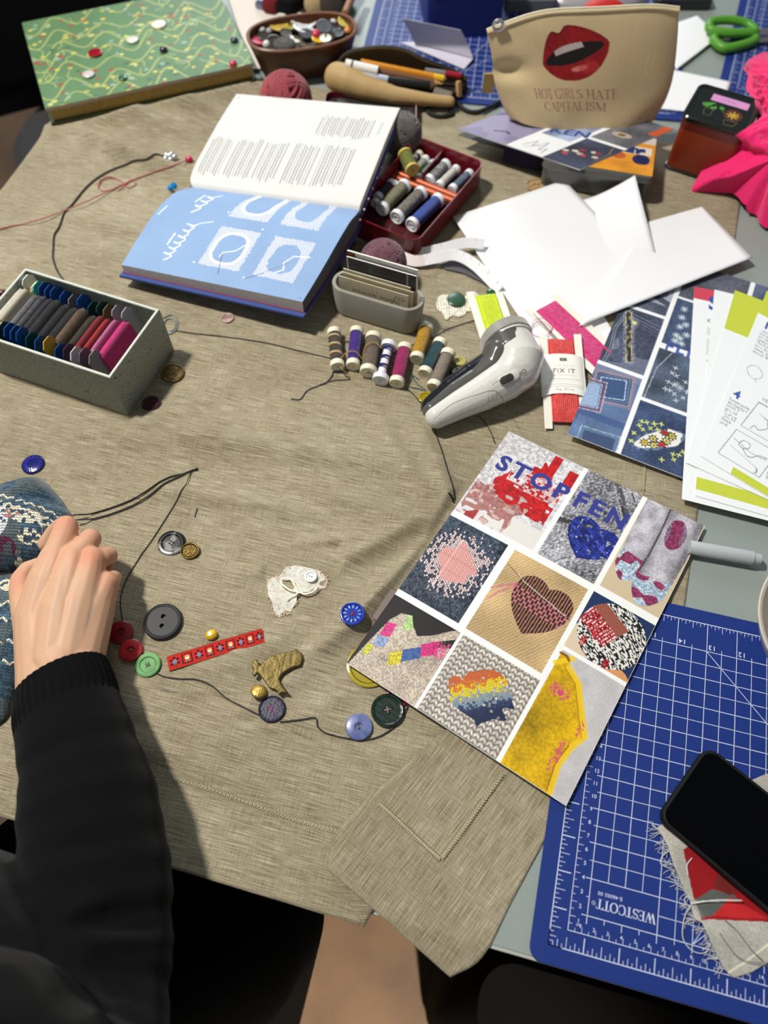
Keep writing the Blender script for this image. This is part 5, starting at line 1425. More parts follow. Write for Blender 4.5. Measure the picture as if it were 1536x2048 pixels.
mb.lathe([(r * .82, .36), (r * .95, .44), (r * 1.0, .36), (r * .93, .30)], 36, closed=True)
obj('filigree', mb, gilt, b_)
slot2 = [circ(0, -.26, .125, 16), circ(0, .26, .125, 16), [(-.04, -.2), (.04, -.2), (.04, .2), (-.04, .2)]]
charc = M('charcoal_button', (38, 39, 41), .5, spec=.3)
button('largest button, charcoal with two big holes', 327, 1245, 38.5, charc, th=.42, rim=.10, dish=.06, slots=slot2[:2], group=GB)
button('dark red pearly button at the top of the red pair', 243, 1267, 24.5, pearl('crimson_pearl', (120, 14, 26), (150, 26, 38)), 2, th=.34, rim=.66, dish=.12, hr=.10, hd=.14, thread=(66, 60, 60), group=GB, tilt=(.12, 0))
button('bright red pearly button between the dark red and green ones', 263, 1302, 23.5, pearl('red_pearl', (176, 26, 34), (204, 52, 58)), 2, th=.34, rim=.66, dish=.12, hr=.10, hd=.14, thread=(150, 130, 126), group=GB)
button('green pearly button with scalloped edge', 297, 1331, 25.5, M('green_pearl', (88, 142, 82), .55, var=(140, (120, 170, 110), .3, .7), spec=.25), 4, th=.30, rim=.35, dish=.10, hr=.075, hd=.15, thread=(120, 120, 110), group=GB)
nv = M('navy_hammered', (34, 30, 60), .42, bump=(420, .6))
button('dark navy button with pink thread bar', 544, 1419, 27, nv, 2, th=.32, rim=.12, dish=.05, hr=.06, hd=.22, thread=(190, 60, 112), group=GB)
gold = M('gold_hammered', (206, 170, 84), .32, metal=.75, bump=(500, .6))
button('small gold domed button leaning on the navy one', 518, 1386, 16.5, gold, 0, th=.2, dome=.30, tilt=(.30, .35), group=GB)
button('slate blue pearly button at the end of the thread line', 718, 1455, 27, pearl('slate_pearl', (68, 80, 132), (116, 126, 172)), 2, th=.36, rim=.70, dish=.13, hr=.10, hd=.12, thread=(120, 70, 50), group=GB)
grn = M('bottle_green_horn', (26, 48, 38), .28, wave=('X', 60, .2, 4.0), coat=.4)
button('dark green four-hole button tucked against the picture card', 775, 1422, 33.5, grn, 4, th=.46, rim=.16, dish=.09, hr=.10, hd=.21, thread=(150, 80, 50), group=GB)
button('red button hidden under the picture card behind the dark green one', 797, 1392, 24, pearl('crimson_pearl', (120, 14, 26), (150, 26, 38)), 0, th=.22, group=GB)
bl = M('cobalt_button', (26, 54, 158), .25, coat=.5)
b_ = button('cobalt blue button with rayed rim beside the picture card', 705, 1229, 24.5, bl, 4, th=.30, rim=.18, dish=.10, hr=.075, hd=.16, thread=(170, 60, 96), group=GB)
mb = MB(); r = rcm(705, 1229, 24.5)
for i in range(12):
    a = 2 * math.pi * i / 12; Mx = Matrix.Rotation(a, 4, 'Z') @ Matrix.Translation((r * .60, 0, .20)); mb.lathe([(.01, 0), (.10, .0), (.085, .05), (.01, .07)], 10, Mx @ Matrix.Diagonal((1.9, .75, 1, 1)))
obj('raised_rays', mb, pearl('cobalt_ray', (96, 128, 206), (150, 170, 220)), b_)
taupe = M('taupe_plastic', (122, 108, 104), .42, spec=.4)
p = P(771, 1212, .02); mb = MB(); mb.loft([ring3(rrect(3.4, 2.4, 1.1, 8, .08), 0), ring3(rrect(3.4, 2.4, 1.1, 8), .08), ring3(rrect(3.4, 2.4, 1.1, 8), .2), ring3(rrect(3.4, 2.4, 1.1, 8, .08), .27)])
tag(obj('plastic_tab', mb, taupe, None, p, (0, 0, .75)), 'grey-brown rounded plastic tab half under the picture card', 'plastic tab')
button('translucent yellow button half under the left corner of the picture card', 738, 1332, 45, M('yellow_resin', (204, 184, 66), .15, trans=.35, coat=.4), 0, th=.24, rim=.12, dish=.08, group=GB)
b_ = button('brass crest button beside the terrazzo box', 346, 748, 23.5, brass, 0, th=.26, rim=.14, dish=.05, group=GB)
mb = MB(); r = rcm(346, 748, 23.5)
for i in range(18):
    a = 2 * math.pi * i / 18; mb.sphere((r * .70 * math.cos(a), r * .70 * math.sin(a), .22), .06, 6, (1, 1, .5))
for q in ((0, .1), (.12, 0), (-.12, 0), (0, -.15), (.05, .25), (-.06, .26)): mb.sphere((q[0], q[1], .22), .10, 8, (1, 1.5, .5))
obj('crest_relief', mb, brass, b_)
button('maroon four-hole button in front of the terrazzo box', 303, 809, 19, M('maroon_button', (62, 20, 34), .38), 4, th=.28, rim=.18, dish=.08, hr=.085, hd=.20, group=GB)
pk = pearl('shell_pink', (120, 86, 84), (206, 178, 166), .25)
button('small shell pink button in front of the open book', 455, 637, 13.5, pk, 2, th=.22, rim=.4, dish=.08, hr=.09, hd=.14, group=GB)
glassb = M('cobalt_glass', (22, 20, 122), .06, trans=.35, coat=.8, ior=1.5)
b_ = button('deep blue glass button above the knitted sock', 67, 930, 22.5, glassb, 0, th=.28, dome=.16, group=GB)
mb = MB(); r = rcm(67, 930, 22.5)
for i in range(20):
    a = 2 * math.pi * i / 20; mb.tube([(r * .50 * math.cos(a), r * .50 * math.sin(a), .30), (r * .86 * math.cos(a + .18), r * .86 * math.sin(a + .18), .235)], .045, 6)
obj('glass_petals', mb, M('cobalt_glass_light', (70, 74, 190), .08, trans=.2, coat=.8), b_)
# green buttons on the lace by the holder
m_lace = M('cream_lace', (240, 234, 214), .85, bump=(900, .4))
F = Flat([(872, 605), (880, 590), (905, 588), (925, 595), (948, 582), (958, 590), (950, 600), (938, 616), (930, 628), (918, 634), (905, 630), (893, 640), (884, 625), (874, 618)], .35, 26, (240, 234, 216))
im = F.im; n = np.hypot(np.mod(im.X, .30) - .15, np.mod(im.Y, .26) - .13) > .065; im.shade(.86 + .24 * im.noise(.2, 1))
o = F.make('lace_scrap', PRINT(.85, 'lace_weave'), None, None, F.mask & n, .05); tag(o, 'cream lace scrap under the dark green button by the card holder', 'lace')
mb = MB()
for a, b in ((893, 635), (917, 630), (938, 620), (950, 590), (880, 597)):
    c = at(a, b, .38)
    for i in range(9): q = 2 * math.pi * i / 9; mb.tube([c, c + Vector((.30 * math.cos(q), .30 * math.sin(q), 0))], .045, 5)
tag(obj('daisy_edging', mb, m_lace, o, (0, 0, 0)), 'lace', 'x'); bpy.data.objects['daisy_edging'].pop('label', None); del bpy.data.objects['daisy_edging']['category']
button('dark green domed button on the lace scrap', 912, 603, 18.5, M('forest_button', (44, 78, 52), .35, coat=.3), 0, th=.5, dome=.18, h=.1, group='green buttons by the card holder')
button('small green glass button behind the neon yellow floss', 984, 588, 12, M('green_glass', (46, 100, 62), .1, trans=.3, coat=.5), 0, th=.2, dome=.2, h=.2, group='green buttons by the card holder')
yel = M('yellow_glass', (214, 196, 40), .08, trans=.55, coat=.5, ior=1.5)
for lb, a, b, rr in (('yellow glass button farthest right by the shaver handle', 943, 740, 14), ('pale yellow glass button right of the taupe spool', 920, 724, 12), ('yellow glass button under the tail of the shaver', 850, 796, 14.5)):
    button(lb, a, b, rr, yel if 'pale' not in lb else M('pale_yellow_glass', (232, 222, 140), .08, trans=.5, coat=.5), 2, th=.26, rim=.38, dish=.10, hr=.10, hd=.16, group='yellow glass buttons by the spools')
silv = M('silver_marcasite', (70, 72, 78), .22, metal=.9, bump=(900, 1.0))
for lb, a, b, rr in (('dark silver ball button touching the taupe spool', 911, 747, 11.5), ('dark silver ball button half behind the shaver handle', 898, 772, 10)):
    t = button(lb, a, b, rr, silv, 0, th=.3, dome=rcm(a, b, rr) * .8, group='silver ball buttons by the spools')
# beads
t = thing('bead', 'yellow faceted bead touching the red ribbon', 'bead', P(423, 1270, .22), (0, 1.4, .4))
mb = MB(); mb.lathe([(.09, -.52), (.30, -.42), (.46, -.12), (.44, .16), (.30, .44), (.09, .52)], 9); obj('bead_body', mb, M('yellow_bead', (232, 186, 20), .3, coat=.4), t, angle=20)
mb = MB(); p = P(6, 588, .35)
t = thing('bead', 'dark red round bead by the left edge, behind the terrazzo box', 'bead', p)
mb.sphere((0, 0, 0), .55, 20); obj('bead_body', mb, M('garnet_bead', (72, 14, 24), .15, coat=.5, trans=.2), t)
t = thing('flower_button', 'silver flower-shaped button on the dark cord', 'button', P(340, 315, .25))
mb = MB(); mb.sphere((0, 0, .2), .42, 14)
for i in range(5): a = 2 * math.pi * i / 5; mb.sphere((.60 * math.cos(a), .60 * math.sin(a), .05), .38, 12)
obj('silver_petals', mb, M('bright_silver', (214, 214, 216), .2, metal=.85), t)
t = thing('bead', 'bright pink bead on the pink thread beside the book', 'bead', P(378, 319, .30))
mb = MB(); mb.sphere((0, 0, 0), .42, 14, (1.2, 1, 1)); obj('bead_body', mb, M('pink_bead', (190, 24, 84), .3, coat=.3), t)
t = thing('push_pin', 'light blue pin poking out beside the open book', 'pin', P(340, 376, .5), (0, .9, -.6))
mb = MB(); mb.lathe([(.01, -.1), (.35, -.08), (.35, .05), (.18, .15), (.15, .8), (.40, 1.0), (.42, 1.15), (.01, 1.25)], 16); obj('pin_head', mb, M('sky_blue_plastic', (32, 142, 214), .35), t)
mb = MB(); mb.lathe([(.01, -.9), (.03, -.6), (.03, -.08)], 8); obj('pin_needle', mb, m_steel, t)
button('round wooden button between the red tin and the white sheets', 1072, 373, 20, M('pale_wood', (178, 146, 100), .6, wave=('X', 40, .2, 3)), 2, th=.35, rim=.10, dish=.04, hr=.1, hd=.22)

# ------------------------------------------------------------------ ribbon, rooster, lace flower
rc = spline([P(*p) for p in ((337, 1329), (392, 1312), (440, 1297), (486, 1284), (527, 1272))], 10)
im = Img(9.0, 1.35, 34, (186, 36, 28)); X, Y = im.X, im.Y; im.shade(.9 + .2 * im.noise(.06, 1))
im.put((Y < .10) | (Y > 1.25), (140, 60, 30), .6)
for i in range(9):
    c = .55 + i * 1.0
    if i % 2 == 0:
        for q in range(6): a = q * math.pi / 3 + .5; im.put(((X - c - .30 * math.cos(a)) / .12) ** 2 + ((Y - .675 - .36 * math.sin(a)) / .10) ** 2 < 1, (40, 16, 20))
        im.put(im.ell(c, .675, .17), (104, 136, 176)); im.put(im.ell(c, .95, .07, .14), (70, 96, 84))
    else:
        im.put(im.rect(c - .42, .22, c + .42, 1.12), (30, 12, 18)); im.put(im.rect(c - .33, .30, c + .33, 1.04), (186, 36, 28))
        im.put(im.ell(c, .60, .19, .20), (232, 214, 160)); im.put(im.ell(c, .50, .08), (206, 120, 60)); im.put(im.ell(c - .12, .88, .07, .12) | im.ell(c + .12, .88, .07, .12), (96, 128, 120))
RN = len(rc) - 1
def rib(s, t):
    k = np.clip(s, 0, 1) * RN; i = np.minimum(k.astype(int), RN - 1); u = k - i
    A = np.array([tuple(p) for p in rc]); T_ = np.gradient(A, axis=0); T_ /= np.linalg.norm(T_[:, :2], axis=1)[:, None]
    p = A[i] * (1 - u)[..., None] + A[i + 1] * u[..., None]; d = T_[i] * (1 - u)[..., None] + T_[i + 1] * u[..., None]
    w = (0.5 - t) * 1.35
    return p[..., 0] - d[..., 1] * w, p[..., 1] + d[..., 0] * w, p[..., 2] + .16 + .03 * np.sin(s * 17)
o = painted('woven_ribbon', im, rib, PRINT(.8, 'ribbon_weave', bump=(700, .4), spec=.2, sheen=.2)); q = o.modifiers.new('thickness', 'SOLIDIFY'); q.thickness = .07 * S; q.offset = -1
tag(o, 'short red woven ribbon with blue and cream flowers in dark squares', 'ribbon')
rp = [(715, 800), (733, 794), (750, 830), (772, 802), (800, 784), (835, 772), (870, 765), (902, 758), (914, 748), (928, 758), (942, 764), (946, 790), (934, 822), (908, 828), (888, 838), (852, 860), (836, 886), (850, 912), (880, 955), (854, 950), (836, 960), (820, 936), (790, 926), (775, 905), (755, 880), (740, 860), (726, 880), (712, 870), (722, 850), (710, 825)]
rw = [P(200 + a / 2.327, 980 + b / 2.327, .05) for a, b in rp]; rc0 = sum(rw, Vector()) / len(rw); zmin = max(p.z for p in rw)
mb = MB(); mb.prism([(p.x - rc0.x, p.y - rc0.y) for p in rw], 0, .30)
m_roo = M('old_gold_charm', (96, 82, 38), .45, metal=.55, bump=(220, .8))
ro = thing('rooster_charm', 'old gold rooster-shaped charm above the navy button', 'charm', (rc0.x, rc0.y, zmin))
remesh('charm_body', mb, m_roo, .055, ro, 8)
F = Flat([(534, 1162), (545, 1157), (560, 1152), (572, 1133), (590, 1131), (612, 1136), (640, 1142), (655, 1158), (652, 1172), (640, 1178), (630, 1178), (620, 1184), (600, 1186), (594, 1192), (592, 1206), (578, 1226), (556, 1235), (548, 1222), (544, 1205), (536, 1190)], .32, 44, (246, 240, 224))
im = F.im; U, V = rot(im, 0, 0, 18); row = np.floor(V / .13); hole = np.hypot(np.mod(U + (row % 2) * .075, .15) - .075, np.mod(V, .13) - .065) < .040
edge = ~F.mask
im.shade(.92 + .14 * im.noise(.25, 2)); im.put(im.noise(.4, 3) > .74, (226, 190, 182), .35)
zl_ = lambda x, y: .34 + .10 * np.sin(x * 1.9 + .6) + .08 * np.sin(y * 2.1)
lf = thing('lace_butterfly', 'cream net lace butterfly with a small white button on its wing', 'lace', P(585, 1175))
F.make('net_wings', PRINT(.85, 'net_lace'), lf, zl_, F.mask & ~hole, .06, lf.location / S)
mb = MB(); L0 = Vector(lf.location) / S
for pts in (((560, 1160), (566, 1170), (580, 1180), (597, 1184)), ((561, 1157), (580, 1158), (590, 1172), (597, 1184)), ((597, 1184), (612, 1188), (628, 1182), (636, 1172)), ((597, 1184), (590, 1190), (580, 1194), (572, 1200))):
    mb.tube([at(a, b, .62) - L0 for a, b in spline([(a, b, 0) for a, b in pts], 6) for a, b in [(a, b)]] if False else [at(v.x, v.y, .58) - L0 for v in spline([(a, b, 0) for a, b in pts], 6)], .085, 7, flat=.6)
obj('ribbon_loops', mb, m_lace, lf)
mb = MB(); rg = random.Random(8)
ow = F.out
for i in range(len(ow)):
    a, b = ow[i], ow[(i + 1) % len(ow)]
    for k in range(4):
        t = rg.random(); x, y = a[0] + (b[0] - a[0]) * t, a[1] + (b[1] - a[1]) * t; c = Vector((F.x0 + x, F.y1 - y, .36)); ang = rg.random() * 6.28
        mb.tube([c - L0, c - L0 + Vector((.13 * math.cos(ang), .13 * math.sin(ang), .03)), c - L0 + Vector((.2 * math.cos(ang + .7), .2 * math.sin(ang + .7), 0))], .03, 5)
obj('frayed_edge', mb, M('pinkish_fray', (222, 190, 176), .9), lf)
button('small white pearly button on the lace butterfly', 622, 1156, 12.5, pearl('white_pearl', (226, 228, 222), (240, 240, 236)), 2, th=.18, rim=.3, dish=.06, hr=.12, hd=.2, h=.22)

# ------------------------------------------------------------------ fabric shaver
from mathutils.bvhtree import BVHTree
def cap(mb, p, q, r0, r1, n=14):
    p, q = Vector(p), Vector(q); mb.sphere(p, r0, n); mb.sphere(q, r1, n)
    if (q - p).length > 1e-4: mb.tube([p, q], [r0, r1], n)
def chain(mb, pts, n=14):
    for a, b in zip(pts[:-1], pts[1:]): cap(mb, a[0], b[0], a[1], b[1], n)
sc = at(980, 770, 0); sc.z = .28
sh = thing('fabric_shaver', 'white and grey fabric shaver lying on its side', 'fabric shaver', sc + Vector((0, 0, .40)))
A_ = lambda px, py, z: at(px, py, z) - sc
m_shw = M('shaver_white', (214, 211, 204), .22, spec=.5, coat=.35); m_shg = M('shaver_smoke', (84, 83, 78), .18, coat=.5); m_shb = M('shaver_black', (20, 22, 27), .12, coat=.6)
hc_ = A_(1012, 686, 2.75); hn = Vector((-.34, .94, 0)).normalized()
bul = A_(1030, 742, 2.55)
mb = MB(); chain(mb, [(A_(873, 838, 1.5), 1.22), (A_(915, 815, 1.7), 1.50), (A_(965, 790, 2.0), 1.85), (A_(1010, 763, 2.25), 2.22), (bul, 2.5)], 18)
mb.tube([hc_ - hn * .2, hc_ - hn * 1.5, hc_ - hn * 3.0, bul], [2.50, 2.55, 2.6, 2.5], 28); mb.sphere(bul, 2.52, 22)
wb = remesh('shaver_body', mb, m_shw, .10, sh, 8)
mb = MB(); chain(mb, [(A_(861, 819, 1.5), 1.06), (A_(899, 786, 1.7), 1.26), (A_(942, 758, 1.95), 1.48), (A_(979, 737, 2.35), 1.6)], 18)
remesh('handle_inlay', mb, m_shb, .09, sh, 6)
mb = MB(); chain(mb, [(A_(864, 824, 1.55), 1.06), (A_(908, 791, 1.8), 1.30), (A_(953, 764, 2.05), 1.52), (A_(989, 737, 2.5), 1.78), (A_(998, 715, 3.0), 1.85)], 18)
mb.tube([hc_ - hn * .35 + Vector((-.30, 0, .28)), hc_ - hn * 2.4 + Vector((-.35, .2, .35))], [2.32, 2.2], 24)
remesh('lint_container', mb, m_shg, .09, sh, 6)
q = hn.to_track_quat('Z', 'Y').to_matrix().to_4x4(); Mx = Matrix.Translation(hc_) @ q
mb = MB(); mb.lathe([(2.5, -.35), (2.72, -.30), (2.74, .75), (2.60, .90), (2.35, .92), (2.3, .80), (.01, .80), (.01, -.35)], 56, Mx); obj('cutter_ring', mb, M('ring_grey', (138, 136, 130), .3, coat=.3), sh)
mb = MB()
for i in range(72):
    a = 2 * math.pi * i / 72; mb.box(2.70, -.045, -.22, 2.80, .045, .68, Mx @ Matrix.Rotation(a, 4, 'Z'))
mbc = MB(); mbc.lathe([(2.45, -.62), (2.66, -.58), (2.68, -.38), (2.45, -.32)], 48, Mx, closed=True); obj('ring_collar', mbc, m_shw, sh)
obj('ring_ribs', mb, M('ring_rib_grey', (176, 172, 164), .3), sh)
bv = BVHTree.FromPolygons([v.co / S for v in wb.data.vertices], [tuple(p.vertices) for p in wb.data.polygons])
def onto(px, py):
    c = Vector(CAM) - sc; d = (at(px, py, 0) - Vector(CAM)).normalized(); h = bv.ray_cast(c, d)
    return (h[0], h[1]) if h[0] is not None else (A_(px, py, 4), Vector((0, 0, 1)))
s0, n0 = onto(1000, 769); s1, n1 = onto(1026, 756); sd_ = (s1 - s0).normalized(); sn = ((n0 + n1) / 2).normalized(); ss = sn.cross(sd_).normalized(); sn = sd_.cross(ss)
Ms = Matrix(((sd_.x, ss.x, sn.x, 0), (sd_.y, ss.y, sn.y, 0), (sd_.z, ss.z, sn.z, 0), (0, 0, 0, 1)))
mid = (s0 + s1) / 2
mb = MB(); mb.loft([ring3(rrect(2.25, .95, .47, 8), -.1), ring3(rrect(2.25, .95, .47, 8), .08), ring3(rrect(2.25, .95, .47, 8, .06), .12)], Mx=Matrix.Translation(mid + sd_ * .22) @ Ms); swp = obj('switch_frame', mb, m_shw, sh)
mb = MB(); mb.loft([ring3(rrect(1.5, .75, .37, 8), 0), ring3(rrect(1.5, .75, .37, 8), .22), ring3(rrect(1.5, .75, .37, 8, .08), .28)], Mx=Matrix.Translation(mid - sd_ * .1) @ Ms)
for i in range(7): mb.box(-.55 + i * .17, -.30, .26, -.47 + i * .17, .30, .36, Matrix.Translation(mid - sd_ * .1) @ Ms)
obj('switch', mb, M('switch_dark', (62, 60, 58), .4), sh)
def lay(txt, px, py, size, ang):
    o, n = onto(px, py); f = Matrix.Translation(o + n * .02) @ Ms @ Matrix.Rotation(ang, 4, 'Z'); mb = MB(); add_tris(mb, text_tris(txt, size, .01, 1.1, 'CENTER'), 0, f); obj('printed_word', mb, M('dark_grey_ink', (70, 68, 66), .6), sh, angle=None, fixn=False)
lay('OFF', 990, 769, .55, math.pi); lay('ON', 1041, 746, .55, math.pi)
def groove(pts, r=.03):
    mb = MB(); q = []
    for v in spline([(a, b, 0) for a, b in pts], 8): o, n = onto(v.x, v.y); q.append(o + n * .005)
    mb.tube(q, r, 6); obj('seam_groove', mb, M('seam_grey', (146, 142, 134), .4), sh)
groove([(868, 842), (905, 812), (950, 795), (985, 786), (1000, 796), (1008, 812)]); groove([(973, 809), (976, 802), (975, 796)]); groove([(981, 806), (984, 799), (983, 793)]); groove([(989, 803), (992, 796), (991, 790)])

# ------------------------------------------------------------------ floss wound on white cards
m_cardw = M('floss_card_white', (236, 231, 218), .6)
def floss(label, pxc, w, h, rz, colr, lw, tail=0, z=.35, label_band=None, name='neon'):
    p = at(pxc[0], pxc[1], z)
    t = thing('floss_card', label, 'floss card', (p.x, p.y, z), rz, 'bright floss wound on white cards')
    mb = MB(); a, b, c = w / 2, h / 2, lw / 2
    mb.prism([(-a, -b), (-c, -b), (-c, -b + 1.0), (c, -b + 1.0), (c, -b), (a, -b), (a, b), (c, b), (c, b - 1.0), (-c, b - 1.0), (-c, b), (-a, b)], -.03, .03); obj('card', mb, m_cardw, t, angle=25)
    mb = MB(); n = 26; L = h - 1.6; rings = []
    for i in range(n + 1):
        y = -L / 2 + L * i / n; k = (1 - abs(2 * i / n - 1) ** 6) ** .5 if 0 < i < n else .12
        rings.append([((c - .02) * (abs(math.cos(q)) ** .35) * (1 if math.cos(q) > 0 else -1), y, .34 * max(k, .25) * math.sin(q) * (.8 + .2 * math.cos(7 * q)) + .02) for q in [2 * math.pi * j / 40 for j in range(40)]])
    mb.loft(rings); obj('thread_winding', mb, thread_mat('floss_' + name, colr[0], colr[1], 'X', 150, 1.0, .8), t, angle=60)
    return t
YL = floss('neon yellow floss on a white card above the shaver', (985, 636), 4.1, 8.6, .17, ((214, 236, 20), (232, 248, 60)), 2.5, name='yellow', z=.75)
PKF = floss('neon pink floss on a white card under the coral one', (1151, 668), 4.6, 11.6, .60, ((222, 44, 118), (240, 84, 150)), 2.9, name='pink', z=.72)
CO = floss('coral floss card with paper band beside the shaver', (1127, 760), 4.5, 12.0, -.04, ((228, 62, 60), (244, 96, 90)), 2.9, name='coral', z=1.08)
CO.rotation_euler.x = .075
im = Img(4.7, 5.0, 26, (240, 237, 228))
im.put(im.rect(2.0, .55, 2.75, .95), (84, 82, 80)); im.tris(place_tris(text_tris('rico', .28, 0, 1, 'CENTER'), 2.37, .84), (220, 220, 214)); im.tris(place_tris(text_tris('creative', .72, 0, 1, 'CENTER'), 2.37, 1.72), (216, 212, 204)); im.tris(place_tris(text_tris('FIX IT', .80, .012, 1.15, 'CENTER'), 2.37, 2.45), (104, 98, 92))
for y, L, c in ((2.75, 2.4, 130), (3.2, 3.2, 168), (3.45, 2.0, 176), (3.85, 3.9, 168), (4.12, 4.2, 168)):
    x = 2.35 - L / 2; k = 0
    while x < 2.35 + L / 2: e = .12 + .22 * hashn(x, y); im.line([(x, y), (min(x + e, 2.35 + L / 2), y)], .06, (c, c - 4, c - 8), .8); x += e + .09
im.tris(place_tris(text_tris('8 g - 27,5 m', .38, .006, 1, 'CENTER'), 2.37, 4.62), (120, 114, 106))
def band(s, t):
    x = (s - .5) * 4.7; y = (.5 - t) * 5.0 + .35 + .22 * np.sin(np.pi * s); z = .42 - .54 * np.abs(2 * s - 1) ** 4
    return x, y, z
painted('paper_band', im, band, m_print, CO)
# ------------------------------------------------------------------ phone, scrap of cloth, plastic tube, bowl at the right
pa, pb = at(1308, 1641, 1.15), at(1416, 1485, 1.15); dx_ = (pb - pa).normalized(); PWd = 7.5; PLn = 15.2
prz = math.atan2(dx_.y, dx_.x) - math.pi / 2; pc_ = (pa + pb) / 2 + Vector((dx_.y, -dx_.x, 0)) * PLn / 2
ph = thing('phone', 'black phone in a black case lying on the scrap of cloth', 'phone', (pc_.x, pc_.y, .85), prz)
m_case = M('phone_case_black', (14, 14, 15), .55, spec=.3)
mb = MB(); O = lambda i: rrect(PLn - 2 * i, PWd - 2 * i, 1.15 - i, 8)
mb.loft([ring3(O(.18), -.35), ring3(O(.02), -.22), ring3(O(0), 0), ring3(O(0), .40), ring3(O(.06), .50), ring3(O(.17), .52), ring3(O(.22), .47), ring3(O(.24), .38)], True, True); obj('case', mb, m_case, ph)
mb = MB(); mb.loft([ring3(O(.23), .38), ring3(O(.23), .455), ring3(O(.27), .47)], True, True); obj('screen', mb, M('phone_glass', (4, 4, 5), .12, spec=.12), ph)
mb = MB(); mb.loft([ring3(O(.185), .46), ring3(O(.185), .515), ring3(O(.235), .515), ring3(O(.235), .46)], False, False); obj('screen_edge', mb, M('phone_rim', (40, 40, 40), .3), ph)
F = Flat([(1313, 1655), (1332, 1690), (1345, 1730), (1362, 1765), (1378, 1800), (1386, 1838), (1402, 1846), (1414, 1872), (1430, 1905), (1447, 1937), (1468, 1955), (1500, 1946), (1536, 1925), (1610, 1880), (1650, 1700), (1600, 1560), (1530, 1548), (1480, 1570), (1400, 1600)], .55, 22, (178, 174, 164))
im = F.im; im.shade(.9 + .16 * im.noise(.10, 1) + .06 * im.white(2))
im.put(im.poly(F.qs([(1364, 1700), (1388, 1800), (1402, 1838), (1560, 1845), (1600, 1700), (1420, 1660)])), (150, 30, 36))
im.put(im.poly(F.qs([(1388, 1800), (1425, 1778), (1470, 1790), (1500, 1830), (1400, 1834)])), (92, 94, 90)); im.put(im.poly(F.qs([(1388, 1800), (1402, 1836), (1426, 1834), (1465, 1796), (1440, 1798)])), (92, 96, 92)); im.put(im.poly(F.qs([(1422, 1834), (1462, 1794), (1536, 1838)])), (192, 44, 48)); im.put(im.poly(F.qs([(1425, 1772), (1460, 1790), (1480, 1786), (1440, 1740)])), (118, 42, 40))
im.line(F.qs([(1402, 1838), (1430, 1834), (1475, 1838), (1540, 1840)]), .18, (158, 34, 38)); im.line(F.qs([(1384, 1806), (1410, 1802), (1482, 1801)]), .10, (220, 214, 200))
im.line(F.qs([(1456, 1946), (1490, 1925), (1536, 1888)]), .14, (226, 220, 196)); im.put(im.poly(F.qs([(1364, 1700), (1340, 1690), (1370, 1780), (1398, 1838), (1410, 1838), (1388, 1800)])), (150, 144, 132), .35)
im.shade(.94 + .1 * im.noise(1.2, 5))
e = im.noise(.25, 9)
zf = lambda x, y: .62 + .10 * np.sin(x * .9) + .10 * np.cos(y * 1.1)
o = F.make('fabric_scrap', PRINT(.9, 'scrap_cotton', bump=(1200, .4), spec=.1), None, zf, None, .07); tag(o, 'frayed grey cotton scrap with red and grey triangles under the phone', 'fabric scrap')
# ------------------------------------------------------------------ clear plastic tube and the white bowl at the right edge
ta, tb_ = at(1378, 1094, .9), at(1521, 1119, .9); d = tb_ - ta; L = d.length
t = thing('plastic_tube', 'translucent white plastic tube sticking out from under the picture card', 'tube', ta, d.to_track_quat('Z', 'Y').to_matrix())
m_tube = M('frosted_plastic', (196, 202, 204), .25, trans=.25, spec=.5)
mb = MB(); mb.lathe([(.01, 0), (.62, 0), (.66, .05), (.66, L - .75), (.58, L - .7), (.01, L - .7)], 24); obj('tube_body', mb, m_tube, t)
mb = MB(); mb.lathe([(.52, L - .72), (.52, L - .05), (.45, L), (.01, L)], 24); obj('tube_cap', mb, m_tube, t)
bc_ = at(1700, 1262, 5.5)
t = thing('bowl', 'cream bowl rim entering the picture at the right edge above the blue mat', 'bowl', (bc_.x, bc_.y, .3))
mb = MB(); R0 = (at(1518, 1190, 5.5) - bc_).length
mb.lathe([(.01, 0), (R0 * .52, 0), (R0 * .55, .3), (R0 * .80, 2.2), (R0 * .96, 4.6), (R0, 5.35), (R0 * .985, 5.5), (R0 * .955, 5.4), (R0 * .92, 4.6), (R0 * .76, 2.4), (R0 * .5, .55), (.01, .5)], 72); obj('bowl_body', mb, M('cream_ceramic', (196, 188, 174), .35, coat=.3), t)
